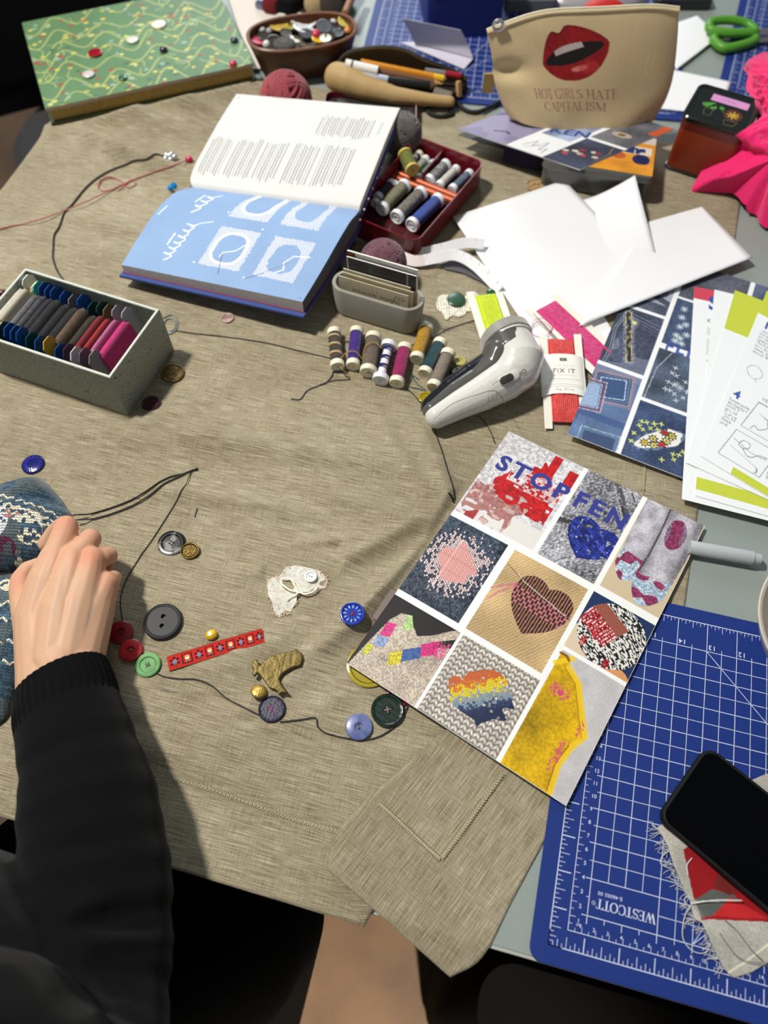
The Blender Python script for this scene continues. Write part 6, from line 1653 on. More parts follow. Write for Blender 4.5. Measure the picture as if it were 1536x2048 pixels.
# ------------------------------------------------------------------ the person: one hand pressing the sock, black sleeve, dark lap
pr0 = at(130, 1330, 0)
person = thing('person', 'person in black sweater holding the knitted sock with one hand', 'person', pr0)
H = lambda px, py, z: at(px, py, z) - pr0
def skin():
    mb = MB()
    def c(*pts): chain(mb, [(H(*p[:3]), p[3]) for p in pts], 16)
    # forearm and wrist (wide and flattish)
    c((95, 1440, 4.3, 2.3), (88, 1335, 4.2, 2.15)); c((175, 1430, 4.3, 2.3), (158, 1328, 4.2, 2.05)); c((130, 1440, 4.5, 2.4), (124, 1330, 4.5, 2.3))
    # back of the hand: four metacarpals fanned from the wrist
    c((86, 1330, 4.2, 2.1), (78, 1240, 4.3, 2.0), (96, 1165, 4.9, 1.75), (112, 1118, 5.2, 1.42))
    c((112, 1325, 4.5, 2.2), (122, 1225, 4.9, 1.95), (148, 1118, 5.35, 1.30))
    c((135, 1325, 4.5, 2.1), (158, 1220, 4.8, 1.85), (184, 1120, 5.15, 1.20))
    c((158, 1325, 4.2, 1.95), (190, 1215, 4.2, 1.65), (212, 1168, 4.4, 1.12))
    c((100, 1260, 3.6, 2.0), (180, 1210, 3.5, 1.8)); c((105, 1170, 4.2, 1.5), (205, 1165, 3.8, 1.2))
    # fingers: first joint forward, then bent down and back round the sock
    c((112, 1118, 5.2, 1.30), (124, 1082, 5.3, 1.12), (133, 1054, 5.0, 1.04), (126, 1054, 3.9, .92), (110, 1066, 2.8, .84), (92, 1088, 2.2, .74))
    c((148, 1118, 5.35, 1.22), (167, 1096, 5.2, 1.02), (181, 1078, 4.7, .95), (178, 1086, 3.5, .85), (160, 1106, 2.5, .78), (140, 1122, 2.0, .70))
    c((184, 1120, 5.1, 1.08), (204, 1116, 4.7, .90), (217, 1111, 4.1, .80), (214, 1122, 3.0, .75), (198, 1138, 2.1, .70), (180, 1150, 1.7, .64))
    c((212, 1168, 4.4, 1.0), (224, 1158, 3.9, .76), (228, 1156, 3.2, .70), (220, 1166, 2.3, .66), (204, 1178, 1.6, .60), (190, 1186, 1.3, .55))
    # thumb from the wrist side, along the sock
    c((74, 1275, 3.8, 1.75), (52, 1215, 3.4, 1.25), (42, 1182, 3.0, 1.0), (42, 1160, 2.8, .90), (56, 1140, 2.5, .80), (78, 1130, 2.3, .70))
    return mb
m_skin = M('skin', (205, 158, 132), .5, attr='Col', spec=.35, sss=.12, bump=(260, .12))
hand = remesh('body', skin(), m_skin, .10, person, 9, factor=.5)
def hand_colour(o):
    me = o.data; n = len(me.vertices); co = np.empty(n * 3); me.vertices.foreach_get('co', co); co = co.reshape(-1, 3) / S
    base = np.array((200, 158, 128.0)); c = np.tile(base, (n, 1))
    for (px, py, z, rr, col, k) in ((178, 1116, 5.9, 1.1, (206, 120, 92), .62), (132, 1050, 5.7, 1.5, (204, 126, 102), .50), (212, 1120, 4.6, 1.0, (204, 132, 108), .4), (181, 1076, 5.2, 1.1, (204, 132, 110), .4), (226, 1168, 4.6, 1.1, (206, 130, 106), .5), (44, 1168, 3.4, 1.4, (200, 122, 98), .5), (118, 1115, 6.2, 1.1, (212, 142, 114), .4), (208, 1150, 4.9, .9, (206, 132, 108), .35)):
        p = np.array(H(px, py, z)); d = np.linalg.norm(co - p, axis=1); w = np.exp(-(d / rr) ** 2)[:, None] * k; c = c * (1 - w) + np.array(col, float) * w
    # faint veins on the back
    for a, b in (((146, 1290), (168, 1170)), ((110, 1240), (136, 1160)), ((168, 1250), (196, 1180))):
        A, B = np.array(H(*a, 6.2)), np.array(H(*b, 6.0)); d = B - A; t = np.clip(((co - A) @ d) / (d @ d), 0, 1); e = np.linalg.norm((co - A - t[:, None] * d)[:, :2], axis=1)
        w = np.exp(-(e / .22) ** 2)[:, None] * .16; c = c * (1 - w) + np.array((150, 150, 140.0)) * w
    ca = me.color_attributes.new('Col', 'BYTE_COLOR', 'POINT'); r = np.ones((n, 4)); r[:, :3] = c / 255; ca.data.foreach_set('color_srgb', r.ravel())
    # tendons and knuckle relief
    nv = np.empty(n * 3); me.vertices.foreach_get('normal', nv); nv = nv.reshape(-1, 3); off = np.zeros(n)
    for a, za, b, zb, hgt in (((120, 1270), 6.6, (112, 1118), 6.5, .06), ((132, 1270), 6.8, (148, 1118), 6.6, .07), ((146, 1270), 6.6, (186, 1120), 6.3, .07), ((160, 1270), 6.0, (213, 1168), 5.4, .06)):
        A, B = np.array(H(*a, za)), np.array(H(*b, zb)); d = B - A; t = np.clip(((co - A) @ d) / (d @ d), 0, 1); e = np.linalg.norm(co - A - t[:, None] * d, axis=1)
        off += hgt * np.exp(-(e / .5) ** 2) * np.clip(t * 2, 0, 1)
    co = (co + nv * off[:, None]) * S; me.vertices.foreach_set('co', co.ravel()); me.update()
hand_colour(hand)
m_knit = M('black_knit', (10, 10, 11), .95, bump=(420, .35), spec=.12, sheen=.05)
m_cuff = M('black_rib_cuff', (15, 15, 16), .95, wave=('X', 60, .7, .4), spec=.12)
sl_pts = [(124, 1366, 4.25, 3.62), (130, 1400, 4.35, 3.95), (143, 1450, 4.5, 4.1), (158, 1510, 4.7, 4.35), (172, 1580, 4.9, 4.75), (183, 1660, 5.1, 5.0), (190, 1740, 5.2, 5.1), (192, 1820, 5.3, 5.15), (186, 1900, 5.4, 5.15), (172, 1980, 5.8, 5.3), (150, 2080, 6.8, 5.8), (110, 2200, 9, 6.4), (40, 2360, 14, 7.2)]
sp = spline([tuple(H(a, b, z)) for a, b, z, r in sl_pts], 6)
ra = [r for *_, r in sl_pts]; rr = [ra[min(int(i / 6), len(ra) - 2)] * (1 - (i / 6 - min(int(i / 6), len(ra) - 2))) + ra[min(int(i / 6), len(ra) - 2) + 1] * (i / 6 - min(int(i / 6), len(ra) - 2)) for i in range(len(sp))]
rg = random.Random(4)
rr = [r + .14 * math.sin(i * .9) * math.sin(i * .37 + 1) * (1 if i > 12 else .2) for i, r in enumerate(rr)]
mb = MB(); mb.tube(sp, rr, 40, flat=.92)
tor = H(-260, 2120, -8)
mb.sphere(H(-230, 2100, 2) , 13, 28, (1.2, 1.0, 1.6)); mb.sphere(H(-150, 2150, 8), 9, 24)
chain(mb, [(H(40, 2360, 14), 7.0), (H(-120, 2300, 15), 9)], 20)
sw = remesh('sweater', mb, m_knit, .32, person, 5)
# folds at the elbow
me = sw.data; n = len(me.vertices); co = np.empty(n * 3); me.vertices.foreach_get('co', co); co = co.reshape(-1, 3) / S; nv = np.empty(n * 3); me.vertices.foreach_get('normal', nv); nv = nv.reshape(-1, 3); off = np.zeros(n)
for a, b, w, h_ in (((130, 1850), (300, 1815), .5, -.5), ((150, 1880), (300, 1880), .5, .5), ((120, 1842), (230, 1790), .6, .35), ((180, 1900), (260, 2010), .6, -.45), ((100, 1700), (260, 1680), .8, -.18), ((170, 1860), (310, 1855), .45, -.5)):
    A, B = np.array(H(*a, 9.5)), np.array(H(*b, 9.5)); d = B - A; t = np.clip(((co - A) @ d) / (d @ d), 0, 1); e = np.linalg.norm((co - A - t[:, None] * d)[:, :2], axis=1); off += h_ * np.exp(-(e / w) ** 2) * np.sin(np.pi * np.clip(t, .05, .95))
co = (co + nv * off[:, None]) * S; me.vertices.foreach_set('co', co.ravel()); me.update()
# ribbed cuff: a sleeve end with real thickness, hem slightly slanted over the wrist
c0_, c1_ = sp[0], sp[8]; ax = (c1_ - c0_).normalized()
mb = MB(); side = ax.cross(Vector((0, 0, 1))).normalized(); upv = side.cross(ax); rings = []
for k, (t, r) in enumerate(((3.0, 3.95), (2.0, 3.98), (1.0, 3.86), (.0, 3.70), (-.25, 3.62), (-.28, 3.45), (.2, 3.3), (1.2, 3.3))):
    ring = []
    for j in range(120):
        a = 2 * math.pi * j / 120; rib_ = .05 * (1 if (j % 3) else -1) if k < 5 else 0
        ring.append(tuple(c0_ + ax * (t + .62 * math.cos(a)) + side * ((r + rib_) * 1.01 * math.cos(a)) + upv * ((r + rib_) * .92 * math.sin(a))))
    rings.append(ring)
mb.loft(rings, False, False); obj('cuff', mb, M('black_cuff', (10, 10, 11), .95, bump=(420, .3), spec=.12), sw, angle=50)
mb = MB()
chain(mb, [(H(-200, 2150, -18), 11), (H(150, 2030, -19), 9.5), (H(430, 1890, -19), 8.5), (H(500, 1830, -22), 7.5), (H(520, 2060, -70), 5.5)], 24)
chain(mb, [(H(-200, 2150, -20), 11), (H(60, 1850, -20), 9.5), (H(260, 1650, -21), 8.5)], 24)
remesh('trousers', mb, M('black_trousers', (3, 3, 3), .95, spec=.08), .5, person, 6)

# ------------------------------------------------------------------ the sock stretched over a darning mushroom
sock = thing('knitted_sock', 'blue-grey knitted sock with cream zigzag rows under the hand', 'sock', P(20, 1110, .1))
so = Vector(sock.location) / S
def lobe(name, pxs, top, hfun, colfun, na=420, nr=120):
    w = spline([P(a, b, .05) for a, b in pxs], 10, True); c = Vector((at(*top, .3).x, at(*top, .3).y, 0))
    A = np.array([(p.x - c.x, p.y - c.y) for p in w]); th = np.unwrap(np.arctan2(A[:, 1], A[:, 0])); rd = np.hypot(A[:, 0], A[:, 1])
    if th[-1] < th[0]: th = th[::-1]; rd = rd[::-1]
    tq = np.linspace(0, 2 * np.pi, na); R_ = np.interp(np.mod(tq - th[0], 2 * np.pi) + th[0], np.r_[th, th[0] + 2 * np.pi], np.r_[rd, rd[0]])
    im = Img(1, 1, 10); im.nx, im.ny = na, nr; im.X, im.Y = np.meshgrid(np.linspace(0, 1, na), np.linspace(0, 1, nr)); im.a = np.zeros((nr, na, 3))
    RR = im.Y * R_[None, :]; X = c.x + RR * np.cos(tq)[None, :]; Y = c.y + RR * np.sin(tq)[None, :]
    Z = hfun(X, Y, im.Y)
    colfun(im, X, Y)
    return painted(name, im, lambda s, t: (X - so.x, Y - so.y, Z - so.z), PRINT(.92, 'sock_wool', spec=.1, sheen=.25), sock)
def wool(im, X, Y, bands, patches, U, V):
    b, k, r, h = knit(im, U, V, .34, .27, 3, .72, .35)
    base = np.zeros(im.a.shape) + np.array((64, 88, 106.0)); base += ((h - .5) * 26)[..., None]
    g = im.noise(1.6, 5, X, Y); base = np.where((g > .62)[..., None], np.array((84, 96, 100.0)), base)
    for v0, sl, amp, wdt in bands:
        q = np.abs(V - v0 - sl * U - amp * (np.abs(np.mod(U / .9, 1) - .5) * 4 - 1)) < wdt; base[q & (h > .18)] = (222, 214, 188)
    for px, py, rx, ry, col, th in patches:
        c = at(px, py, 1.5); q = (((X - c.x) / rx) ** 2 + ((Y - c.y) / ry) ** 2 < 1) & (h > th); base[q] = col
    im.a = np.clip(base * (.30 + .85 * b)[..., None], 0, 255)
cD = at(20, 1080, 0)
def hD(X, Y, rn):
    z = 3.1 * np.clip(1 - rn ** 2.6, 0, 1) ** .62
    p = at(85, 975, 1.5); z = z + .9 * np.exp(-((X - p.x) / 2.2) ** 2 - ((Y - p.y) / 1.3) ** 2) * (1 - rn ** 6)
    q = at(80, 1008, 1.5); z = z - .35 * np.exp(-((X - q.x) / 2.6) ** 2 - ((Y - q.y) / .5) ** 2)
    b, k, r, h = knit(None, X, Y, .34, .27, 3, 1, 0)
    return .30 + z + .05 * (b - .5) * (1 - rn ** 8)
def cDf(im, X, Y):
    U, V = X - cD.x, Y - cD.y
    wool(im, X, Y, ((2.2, -.30, .16, .13), (3.0, -.30, .14, .10), (1.5, -.30, .2, .16)), ((20, 1040, 2.4, .55, (222, 214, 190), .45), (68, 1050, 1.3, .7, (214, 206, 184), .5), (70, 1085, 1.0, .7, (214, 206, 184), .55), (40, 1120, 1.2, .5, (206, 200, 180), .6), (6, 1105, 1.6, 1.0, (88, 36, 62), .35), (2, 1062, 1.4, 1.7, (214, 216, 220), .15), (40, 1045, .9, .5, (160, 110, 104), .6)), U, V)
lobe('sock_toe', [(-90, 1010), (-30, 985), (20, 972), (60, 963), (88, 963), (108, 982), (130, 1010), (148, 1040), (152, 1080), (120, 1118), (70, 1136), (20, 1144), (-40, 1138), (-100, 1085)], (28, 1062), hD, cDf)
def hL(X, Y, rn): return .30 + 1.5 * np.clip(1 - rn ** 3, 0, 1) ** .6
cL = at(0, 1260, 0)
def cLf(im, X, Y):
    wool(im, X, Y, ((1.8, .1, .2, .12), (.2, .1, .2, .13), (-1.8, .1, .2, .10), (-3.6, .1, .2, .12), (4.2, .1, .2, .2)), ((20, 1165, 1.0, .8, (222, 210, 176), .4),), X - cL.x, Y - cL.y)
lobe('sock_leg', [(-80, 1150), (0, 1152), (60, 1150), (80, 1200), (60, 1270), (48, 1330), (30, 1390), (12, 1440), (-40, 1460), (-100, 1420), (-120, 1260)], (-10, 1290), hL, cLf)
mb = MB(); pts = [P(a, b, .32) for a, b in ((-60, 1128), (-20, 1143), (20, 1149), (55, 1140), (80, 1136))]
tag(obj('elastic_band', mb.tube(spline(pts, 8), .11, 8), M('black_elastic', (14, 14, 16), .7)), 'black elastic band around the stretched sock below its toe', 'elastic band')
# ------------------------------------------------------------------ far side: patterned box
g0, g1, g2 = at(90, 217, 3.0), at(508, 126, 3.0), at(72, 68, 3.0)
gx = g1 - g0; gx.z = 0; GW = gx.length; gx.normalize(); gy = Vector((-gx.y, gx.x, 0)); GD = 21.5; grot = math.atan2(gx.y, gx.x)
gc = g0 + gx * GW / 2 + gy * GD / 2
gb = thing('patterned_book', 'thick green book with winding vine pattern and small buttons lying on it', 'book', (gc.x, gc.y, .55), grot)
m_gside = M('green_book_edge', (62, 72, 40), .6, bump=(300, .2)); m_gpage = M('gilt_page_edge', (176, 150, 84), .6, var=(600, (150, 122, 62)))
mb = MB(); mb.box(-GW / 2, -GD / 2, 0, GW / 2, GD / 2, .4); obj('back_cover', mb, m_gside, gb)
mb = MB(); mb.box(-GW / 2 + .4, -GD / 2 + .35, .4, GW / 2 - .4, GD / 2 - .4, 2.0); obj('page_block', mb, m_gpage, gb)
mb = MB(); mb.box(-GW / 2, -GD / 2, 2.0, GW / 2, GD / 2, 2.42); obj('front_cover', mb, M('cover_edge_pinkish', (186, 166, 150), .6), gb)
im = Img(GW, GD, 12, (92, 126, 88)); X, Y = im.X, im.Y; im.shade(.95 + .1 * im.noise(4, 1)); rg = random.Random(11)
for k in range(7):
    y0 = 1.6 + k * 3.2 + rg.random(); pts = []
    for i in range(12): pts.append((-2 + i * GW / 9, y0 + (1.5 if i % 2 else -1.5) * (.5 + rg.random()) - i * .15, 0))
    im.line([(p.x, p.y) for p in spline(pts, 8)], .24, (170, 176, 108), .9)
    for i in range(14):
        q = pts[rg.randrange(12)]; a = rg.random() * 6.28; im.line([(q[0], q[1]), (q[0] + .9 * math.cos(a), q[1] + .9 * math.sin(a)), (q[0] + 1.8 * math.cos(a + .5), q[1] + 1.8 * math.sin(a + .5))], .14, (176, 182, 112), .9)
for k in range(190):
    x, y = rg.random() * GW, rg.random() * GD; c = rg.choice([(166, 60, 46), (166, 60, 46), (206, 190, 92), (206, 190, 92), (138, 140, 150), (150, 172, 160), (212, 206, 130), (60, 96, 70)])
    im.put(im.ell(x, y, .22 + .22 * rg.random(), .18 + .14 * rg.random()), c, .9)
painted('printed_front', im, lambda s, t: ((s - .5) * GW, (.5 - t) * GD, 2.43 + 0 * s), PRINT(.5, 'vine_print'), gb)
topz = .55 + 2.44
def on_green(label, px, py, rr, col, dm=None, **k):
    p = at(px, py, topz); return button(label, px, py, rr, M('green_lid_%d_%d_%d' % col, col, .25, coat=.4), 2 if dm is None else 0, th=.3, rim=.3, dish=.08, dome=dm, pos=p, r=rcm(px, py, rr, 3), group='buttons lying on the green book', **k)
on_green('large red button on the green book', 191, 108, 14, (150, 12, 36))
on_green('white two-hole button on the green book below the pearl one', 266, 82, 12, (222, 220, 214))
on_green('big pearl white button on the green book', 318, 51, 15, (232, 226, 212), .3)
on_green('black and white ball button on the green book', 328, 103, 8, (38, 30, 44), .5)
on_green('white and black button near the front of the green book', 178, 151, 12, (206, 200, 200))
on_green('dark blue-grey ball button at the right of the green book', 469, 83, 8, (46, 50, 66), .4)
on_green('pink ball button at the right front of the green book', 467, 130, 7.5, (196, 62, 88), .5)
on_green('dark green button on the green book', 246, 158, 9, (40, 96, 60), .2)
# ------------------------------------------------------------------ white cloth, bowl of buttons and the things behind it
mb = MB(); wc = [at(*p) for p in ((448, -30, .35), (620, -30, .35), (600, 130, .3), (505, 140, .3))]
f = quad(*wc); mb.grid(lambda u, v: (lambda q: (float(q[0]), float(q[1]), float(q[2]) + .12 * math.sin(5 * u + 2 * v) + .1 * math.sin(7 * v)))(f(np.float64(u), np.float64(v))), 30, 30)
o = obj('white_cloth', mb, M('white_cotton', (214, 206, 196), .85, bump=(600, .3)), None, angle=None); q = o.modifiers.new('thickness', 'SOLIDIFY'); q.thickness = .06 * S
tag(o, 'off-white cotton cloth beneath the brown bowl of buttons', 'cloth')
ba, bb = at(494, 78, 5.0), at(712, 48, 5.0); bcn = (ba + bb) / 2; d = bb - ba; d.z = 0; BL2 = d.length; br_ = math.atan2(d.y, d.x)
bw = thing('button_bowl', 'oval brown bowl heaped with mixed buttons', 'bowl', (bcn.x, bcn.y, .45), br_)
EL = lambda a, b, n=48: [(a * (abs(math.cos(q)) ** .8) * (1 if math.cos(q) > 0 else -1), b * (abs(math.sin(q)) ** .8) * (1 if math.sin(q) > 0 else -1)) for q in [2 * math.pi * i / n for i in range(n)]]
ea, eb = BL2 / 2, 4.3
m_bowl = M('brown_leather', (92, 50, 24), .38, bump=(200, .2), coat=.15, var=(40, (70, 36, 16)))
mb = MB(); mb.loft([ring3(EL(ea - 1.5, eb - 1.2), 0), ring3(EL(ea - 1.3, eb - 1.0), .25), ring3(EL(ea - .4, eb - .3), 3.2), ring3(EL(ea, eb), 4.4), ring3(EL(ea - .05, eb - .05), 4.6), ring3(EL(ea - .35, eb - .35), 4.6), ring3(EL(ea - .7, eb - .6), 3.4), ring3(EL(ea - 1.6, eb - 1.3), .6)], True, True); obj('bowl_body', mb, m_bowl, bw)
mb = MB(); mb.loft([ring3(EL(ea + .03, eb + .03), 4.35), ring3(EL(ea + .06, eb + .06), 4.58), ring3(EL(ea - .1, eb - .1), 4.72), ring3(EL(ea - .36, eb - .36), 4.62)], False, False); obj('bowl_rim', mb, M('bowl_rim_leather', (126, 86, 66), .35, coat=.3), bw)
HB = 'buttons heaped in the brown bowl'
bl_ = [(515, 83, 14, (206, 82, 110), 'pink button at the left end of the bowl'), (533, 88, 8, (206, 202, 196), 'small pale button right of the pink one in the bowl'), (521, 57, 10, (214, 212, 208), 'pale grey ball button at the far left of the bowl'), (537, 60, 9, (176, 178, 178), 'grey button beside the pale ball in the bowl'), (549, 84, 16, (44, 36, 26), 'dark brown button low in the left of the bowl'), (558, 50, 19, (190, 164, 72), 'large mustard button in the bowl'), (563, 38, 12, (222, 220, 206), 'ivory button behind the mustard one'), (583, 55, 13, (160, 146, 60), 'olive button right of the mustard one'), (584, 42, 8, (226, 216, 206), 'small cream ball above the olive button'), (600, 36, 10, (196, 186, 166), 'beige button at the back of the bowl'), (576, 78, 13, (196, 198, 190), 'translucent pale button at the front of the bowl'), (587, 84, 13, (222, 220, 204), 'ivory button against the front rim'), (607, 58, 22, (230, 231, 233), 'largest white button in mid bowl'), (612, 68, 15, (36, 38, 44), 'black two-hole button on the white one'), (632, 67, 9, (190, 52, 74), 'raspberry button in mid bowl'), (635, 80, 13, (222, 178, 30), 'bright yellow button at the front rim'), (651, 76, 12, (232, 226, 206), 'cream button right of the bright yellow one'), (648, 55, 16, (90, 94, 100), 'grey button in the right of the bowl'), (671, 64, 18, (44, 46, 50), 'charcoal button near the right front of the bowl'), (668, 41, 9, (196, 192, 188), 'pale ball button at the right back of the bowl'), (689, 44, 14, (196, 184, 92), 'yellow-green ring button at the right end of the bowl'), (695, 60, 8, (206, 132, 70), 'orange button at the right end of the bowl'), (527, 73, 12, (58, 54, 48), 'dark button under the pale ones at left'), (571, 66, 12, (70, 60, 46), 'brown button between mustard and ivory ones'), (622, 47, 12, (222, 222, 220), 'white button behind the largest white one'), (660, 72, 11, (54, 52, 50), 'small charcoal button beside the cream one')]
fm = MB(); fm.loft([ring3(EL(ea - 1.3, eb - 1.15), 1.9), ring3(EL(ea - 1.1, eb - .95), 2.9)]); fo = obj('button_filling', fm, M('dark_button_heap', (58, 50, 42), .6, var=(130, (120, 108, 90)), bump=(200, 1.0)), None, (bcn.x, bcn.y, .45), (0, 0, br_)); tag(fo, 'layer of small buttons hidden low in the brown bowl', 'buttons', None, 'stuff')
for i, (a, b, rr, colr, lb) in enumerate(bl_):
    z = 3.55 + .35 * (i % 3) * .6; p = at(a, b, z + .3)
    button(lb, a, b, rr, M('heap_%d_%d_%d' % colr, colr, .3, coat=.3), 2 if rr > 10 else 0, th=.3, rim=.28, dish=.08, dome=None if rr > 10 else .5, pos=Vector((p.x, p.y, z)), r=rcm(a, b, rr, 4) , group=HB, tilt=(.15 * math.sin(i * 2.3) + .2, .2 * math.cos(i * 1.7)))
# behind the bowl: dark tool roll with wooden-handled things
def roll(name, label, cat, a, b, r, mat, z=None):
    p, q = at(*a), at(*b); mb = MB(); d = (q - p)
    t = thing(name, label, cat, p, d.to_track_quat('Z', 'Y').to_matrix()); L = d.length
    mb.lathe([(.01, 0), (r * .8, 0), (r, .15 * r), (r * 1.0, L - .15 * r), (r * .8, L), (.01, L)], 20); obj(name + '_body', mb, mat, t); return t
roll('tool_roll', 'black fabric roll behind the bowl of buttons', 'tool roll', (566, 22, 1.6), (610, -22, 1.6), 1.5, m_black)
roll('wooden_spool', 'pale wooden spool on the black roll behind the bowl', 'spool', (628, 12, 1.9), (640, -30, 1.9), 1.55, M('light_wood', (196, 170, 128), .5))
roll('yarn_skein', 'dark red yarn skein left of the black roll', 'yarn', (540, 16, 1.3), (556, -20, 1.3), 1.3, M('dark_red_yarn', (112, 16, 22), .8))
roll('leather_strap', 'brown leather strap leaning behind the right end of the bowl', 'strap', (690, 28, 3.2), (712, -25, 3.2), .55, M('tan_strap', (150, 106, 74), .5))
roll('dark_tool_case', 'dark brown case behind the right half of the bowl', 'case', (660, 14, 2.1), (690, -30, 2.1), 2.0, M('dark_brown_case', (62, 54, 46), .6))
roll('grey_bobbin', 'small silver-blue bobbin on the white cloth behind the bowl', 'bobbin', (520, 14, .9), (534, -2, .9), .9, M('steel_bobbin', (120, 126, 150), .3, metal=.6))
# dark thread cone, yarn balls
p = at(576, 158, 0); t = thing('thread_cone', 'dark grey thread cone standing behind the pink-red yarn ball', 'thread cone', (p.x, p.y, .35))
mb = MB(); mb.lathe([(.01, 0), (1.65, 0), (1.7, .2), (1.5, 4.6), (1.25, 4.8), (.5, 4.9), (.01, 4.9)], 28); obj('thread_winding', mb, T('charcoal_thread', (66, 60, 54), (80, 74, 68)), t)
def yarn_ball(label, px, py, r, col1, col2, z=.45, n=46, seed=1, name='yarn_ball'):
    p = at(px, py, z + r); t = thing(name, label, 'yarn ball', (p.x, p.y, z))
    mb = MB(); mb.sphere((0, 0, r), r * .90, 24); obj('ball_core', mb, M('yarn_core_%d' % col1[0], col1, .9), t)
    mb = MB(); rg = random.Random(seed); ax = None
    for k in range(n):
        if k % 12 == 0: ax = Vector((rg.uniform(-1, 1), rg.uniform(-1, 1), rg.uniform(-1, 1))).normalized()
        a2 = (ax + Vector((rg.uniform(-.12, .12), rg.uniform(-.12, .12), rg.uniform(-.12, .12)))).normalized(); off = ((k % 12) - 5.5) / 5.5 * r * .62
        u = a2.orthogonal().normalized(); w = a2.cross(u); rr_ = math.sqrt(max(.01, (r * .96) ** 2 - off ** 2))
        mb.tube([Vector((0, 0, r)) + a2 * off + u * rr_ * math.cos(q) + w * rr_ * math.sin(q) for q in [2 * math.pi * i / 30 for i in range(30)]], r * .075, 7, True)
    obj('yarn_strands', mb, M('yarn_%d_%d' % (col1[0], col2[0]), col1, .9, var=(60, col2), bump=(900, .5), sheen=.3), t)
    return t
yarn_ball('pink-red yarn ball behind the open book', 572, 198, 3.3, (138, 48, 58), (156, 64, 74), seed=3)
yarn_ball('plum yarn ball behind the card holder', 766, 526, 2.6, (92, 52, 66), (120, 76, 88), seed=5)
yarn_ball('dark grey glittering yarn ball right of the open book', 802, 268, 2.6, (70, 68, 66), (112, 100, 96), seed=7)
# black pompom and a silver bobbin under the book's right side
pm = at(688, 480, 1.4); t = thing('pompom', 'black fluffy pompom between the open book and the red tin', 'pompom', (pm.x, pm.y, .3))
mb = MB(); mb.sphere((0, 0, 1.1), .8, 14); rg = random.Random(2)
for i in range(420):
    v = Vector((rg.gauss(0, 1), rg.gauss(0, 1), rg.gauss(0, 1))).normalized(); c = Vector((0, 0, 1.1)); L = 1.2 + .5 * rg.random()
    e = c + v * L; e.z = max(e.z, .02); mb.tube([c + v * .6, e], [.05, .012], 4)
obj('pompom_fluff', mb, M('black_fluff', (14, 14, 15), .95), t)
roll('silver_bobbin', 'silver thread bobbin standing under the right edge of the open book', 'bobbin', (690, 540, .9), (686, 522, 1.3), .55, M('silver_twist', (150, 152, 150), .35, metal=.5, wave=('Z', 200, .8, 2)))
# ------------------------------------------------------------------ red tin lid behind the book
la, lb_ = at(652, 212, 1.2), at(828, 205, 1.2); d = lb_ - la; d.z = 0
t = thing('tin_lid', 'dark red tin lid lying open behind the text page', 'tin lid', ((la + lb_) / 2 + Vector((0, -2.2, 0)) - Vector((0, 0, .55))), (0, 0, math.atan2(d.y, d.x) - .1))
LW, LD = d.length + .5, 8.0; O = lambda i: rrect(LW - 2 * i, LD - 2 * i, 1.1 - i)
mb = MB(); mb.loft([ring3(O(.1), 0), ring3(O(0), .1), ring3(O(0), 1.1), ring3(O(.12), 1.1), ring3(O(.14), .15)], True, True); obj('lid_body', mb, m_tin, t)
mb = MB(); mb.loft([ring3(O(.2), .15), ring3(O(.2), .35)], True, True); obj('dark_lining', mb, M('lid_dark_print', (40, 36, 36), .5, var=(60, (92, 88, 86), .55, .7)), t)
# ------------------------------------------------------------------ pencil pouch
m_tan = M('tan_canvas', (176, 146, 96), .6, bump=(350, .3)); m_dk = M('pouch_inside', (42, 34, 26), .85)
pq = at(790, 170, 0); pp_ = thing('pencil_pouch', 'open tan pencil pouch spilling pens, left of the lip-print bag', 'pencil pouch', (pq.x, pq.y, .52))
Q = lambda a, b, z: at(a, b, z) - Vector((pq.x, pq.y, .3))
mb = MB(); chain(mb, [(Q(676, 158, 2.2), 1.9), (Q(700, 166, 2.1), 2.0), (Q(735, 180, 1.9), 1.6), (Q(790, 195, 1.6), 1.15), (Q(860, 203, 1.4), .8), (Q(900, 206, 1.3), .7)], 18); remesh('front_roll', mb, m_tan, .18, pp_, 6)
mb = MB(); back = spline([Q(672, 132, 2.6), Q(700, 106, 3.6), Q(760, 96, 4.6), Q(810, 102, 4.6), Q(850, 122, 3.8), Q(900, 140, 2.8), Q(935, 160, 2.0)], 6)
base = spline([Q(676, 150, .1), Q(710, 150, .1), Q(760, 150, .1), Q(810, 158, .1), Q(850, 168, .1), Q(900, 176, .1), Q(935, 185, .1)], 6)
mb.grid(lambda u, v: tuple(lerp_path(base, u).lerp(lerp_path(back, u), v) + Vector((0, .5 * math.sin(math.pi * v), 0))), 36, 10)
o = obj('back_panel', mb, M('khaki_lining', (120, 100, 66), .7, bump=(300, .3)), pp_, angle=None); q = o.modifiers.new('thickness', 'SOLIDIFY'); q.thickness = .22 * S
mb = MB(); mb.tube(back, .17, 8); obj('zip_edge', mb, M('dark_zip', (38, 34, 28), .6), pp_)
mb = MB(); fr = spline([Q(676, 160, .9), Q(735, 178, .9), Q(800, 190, .9), Q(900, 200, .9)], 6); mb.grid(lambda u, v: tuple(lerp_path(base, u).lerp(lerp_path(fr, u), v) + Vector((0, 0, .55))), 24, 6); o = obj('pouch_floor', mb, m_dk, pp_, angle=None); q = o.modifiers.new('thickness', 'SOLIDIFY'); q.thickness = .4 * S
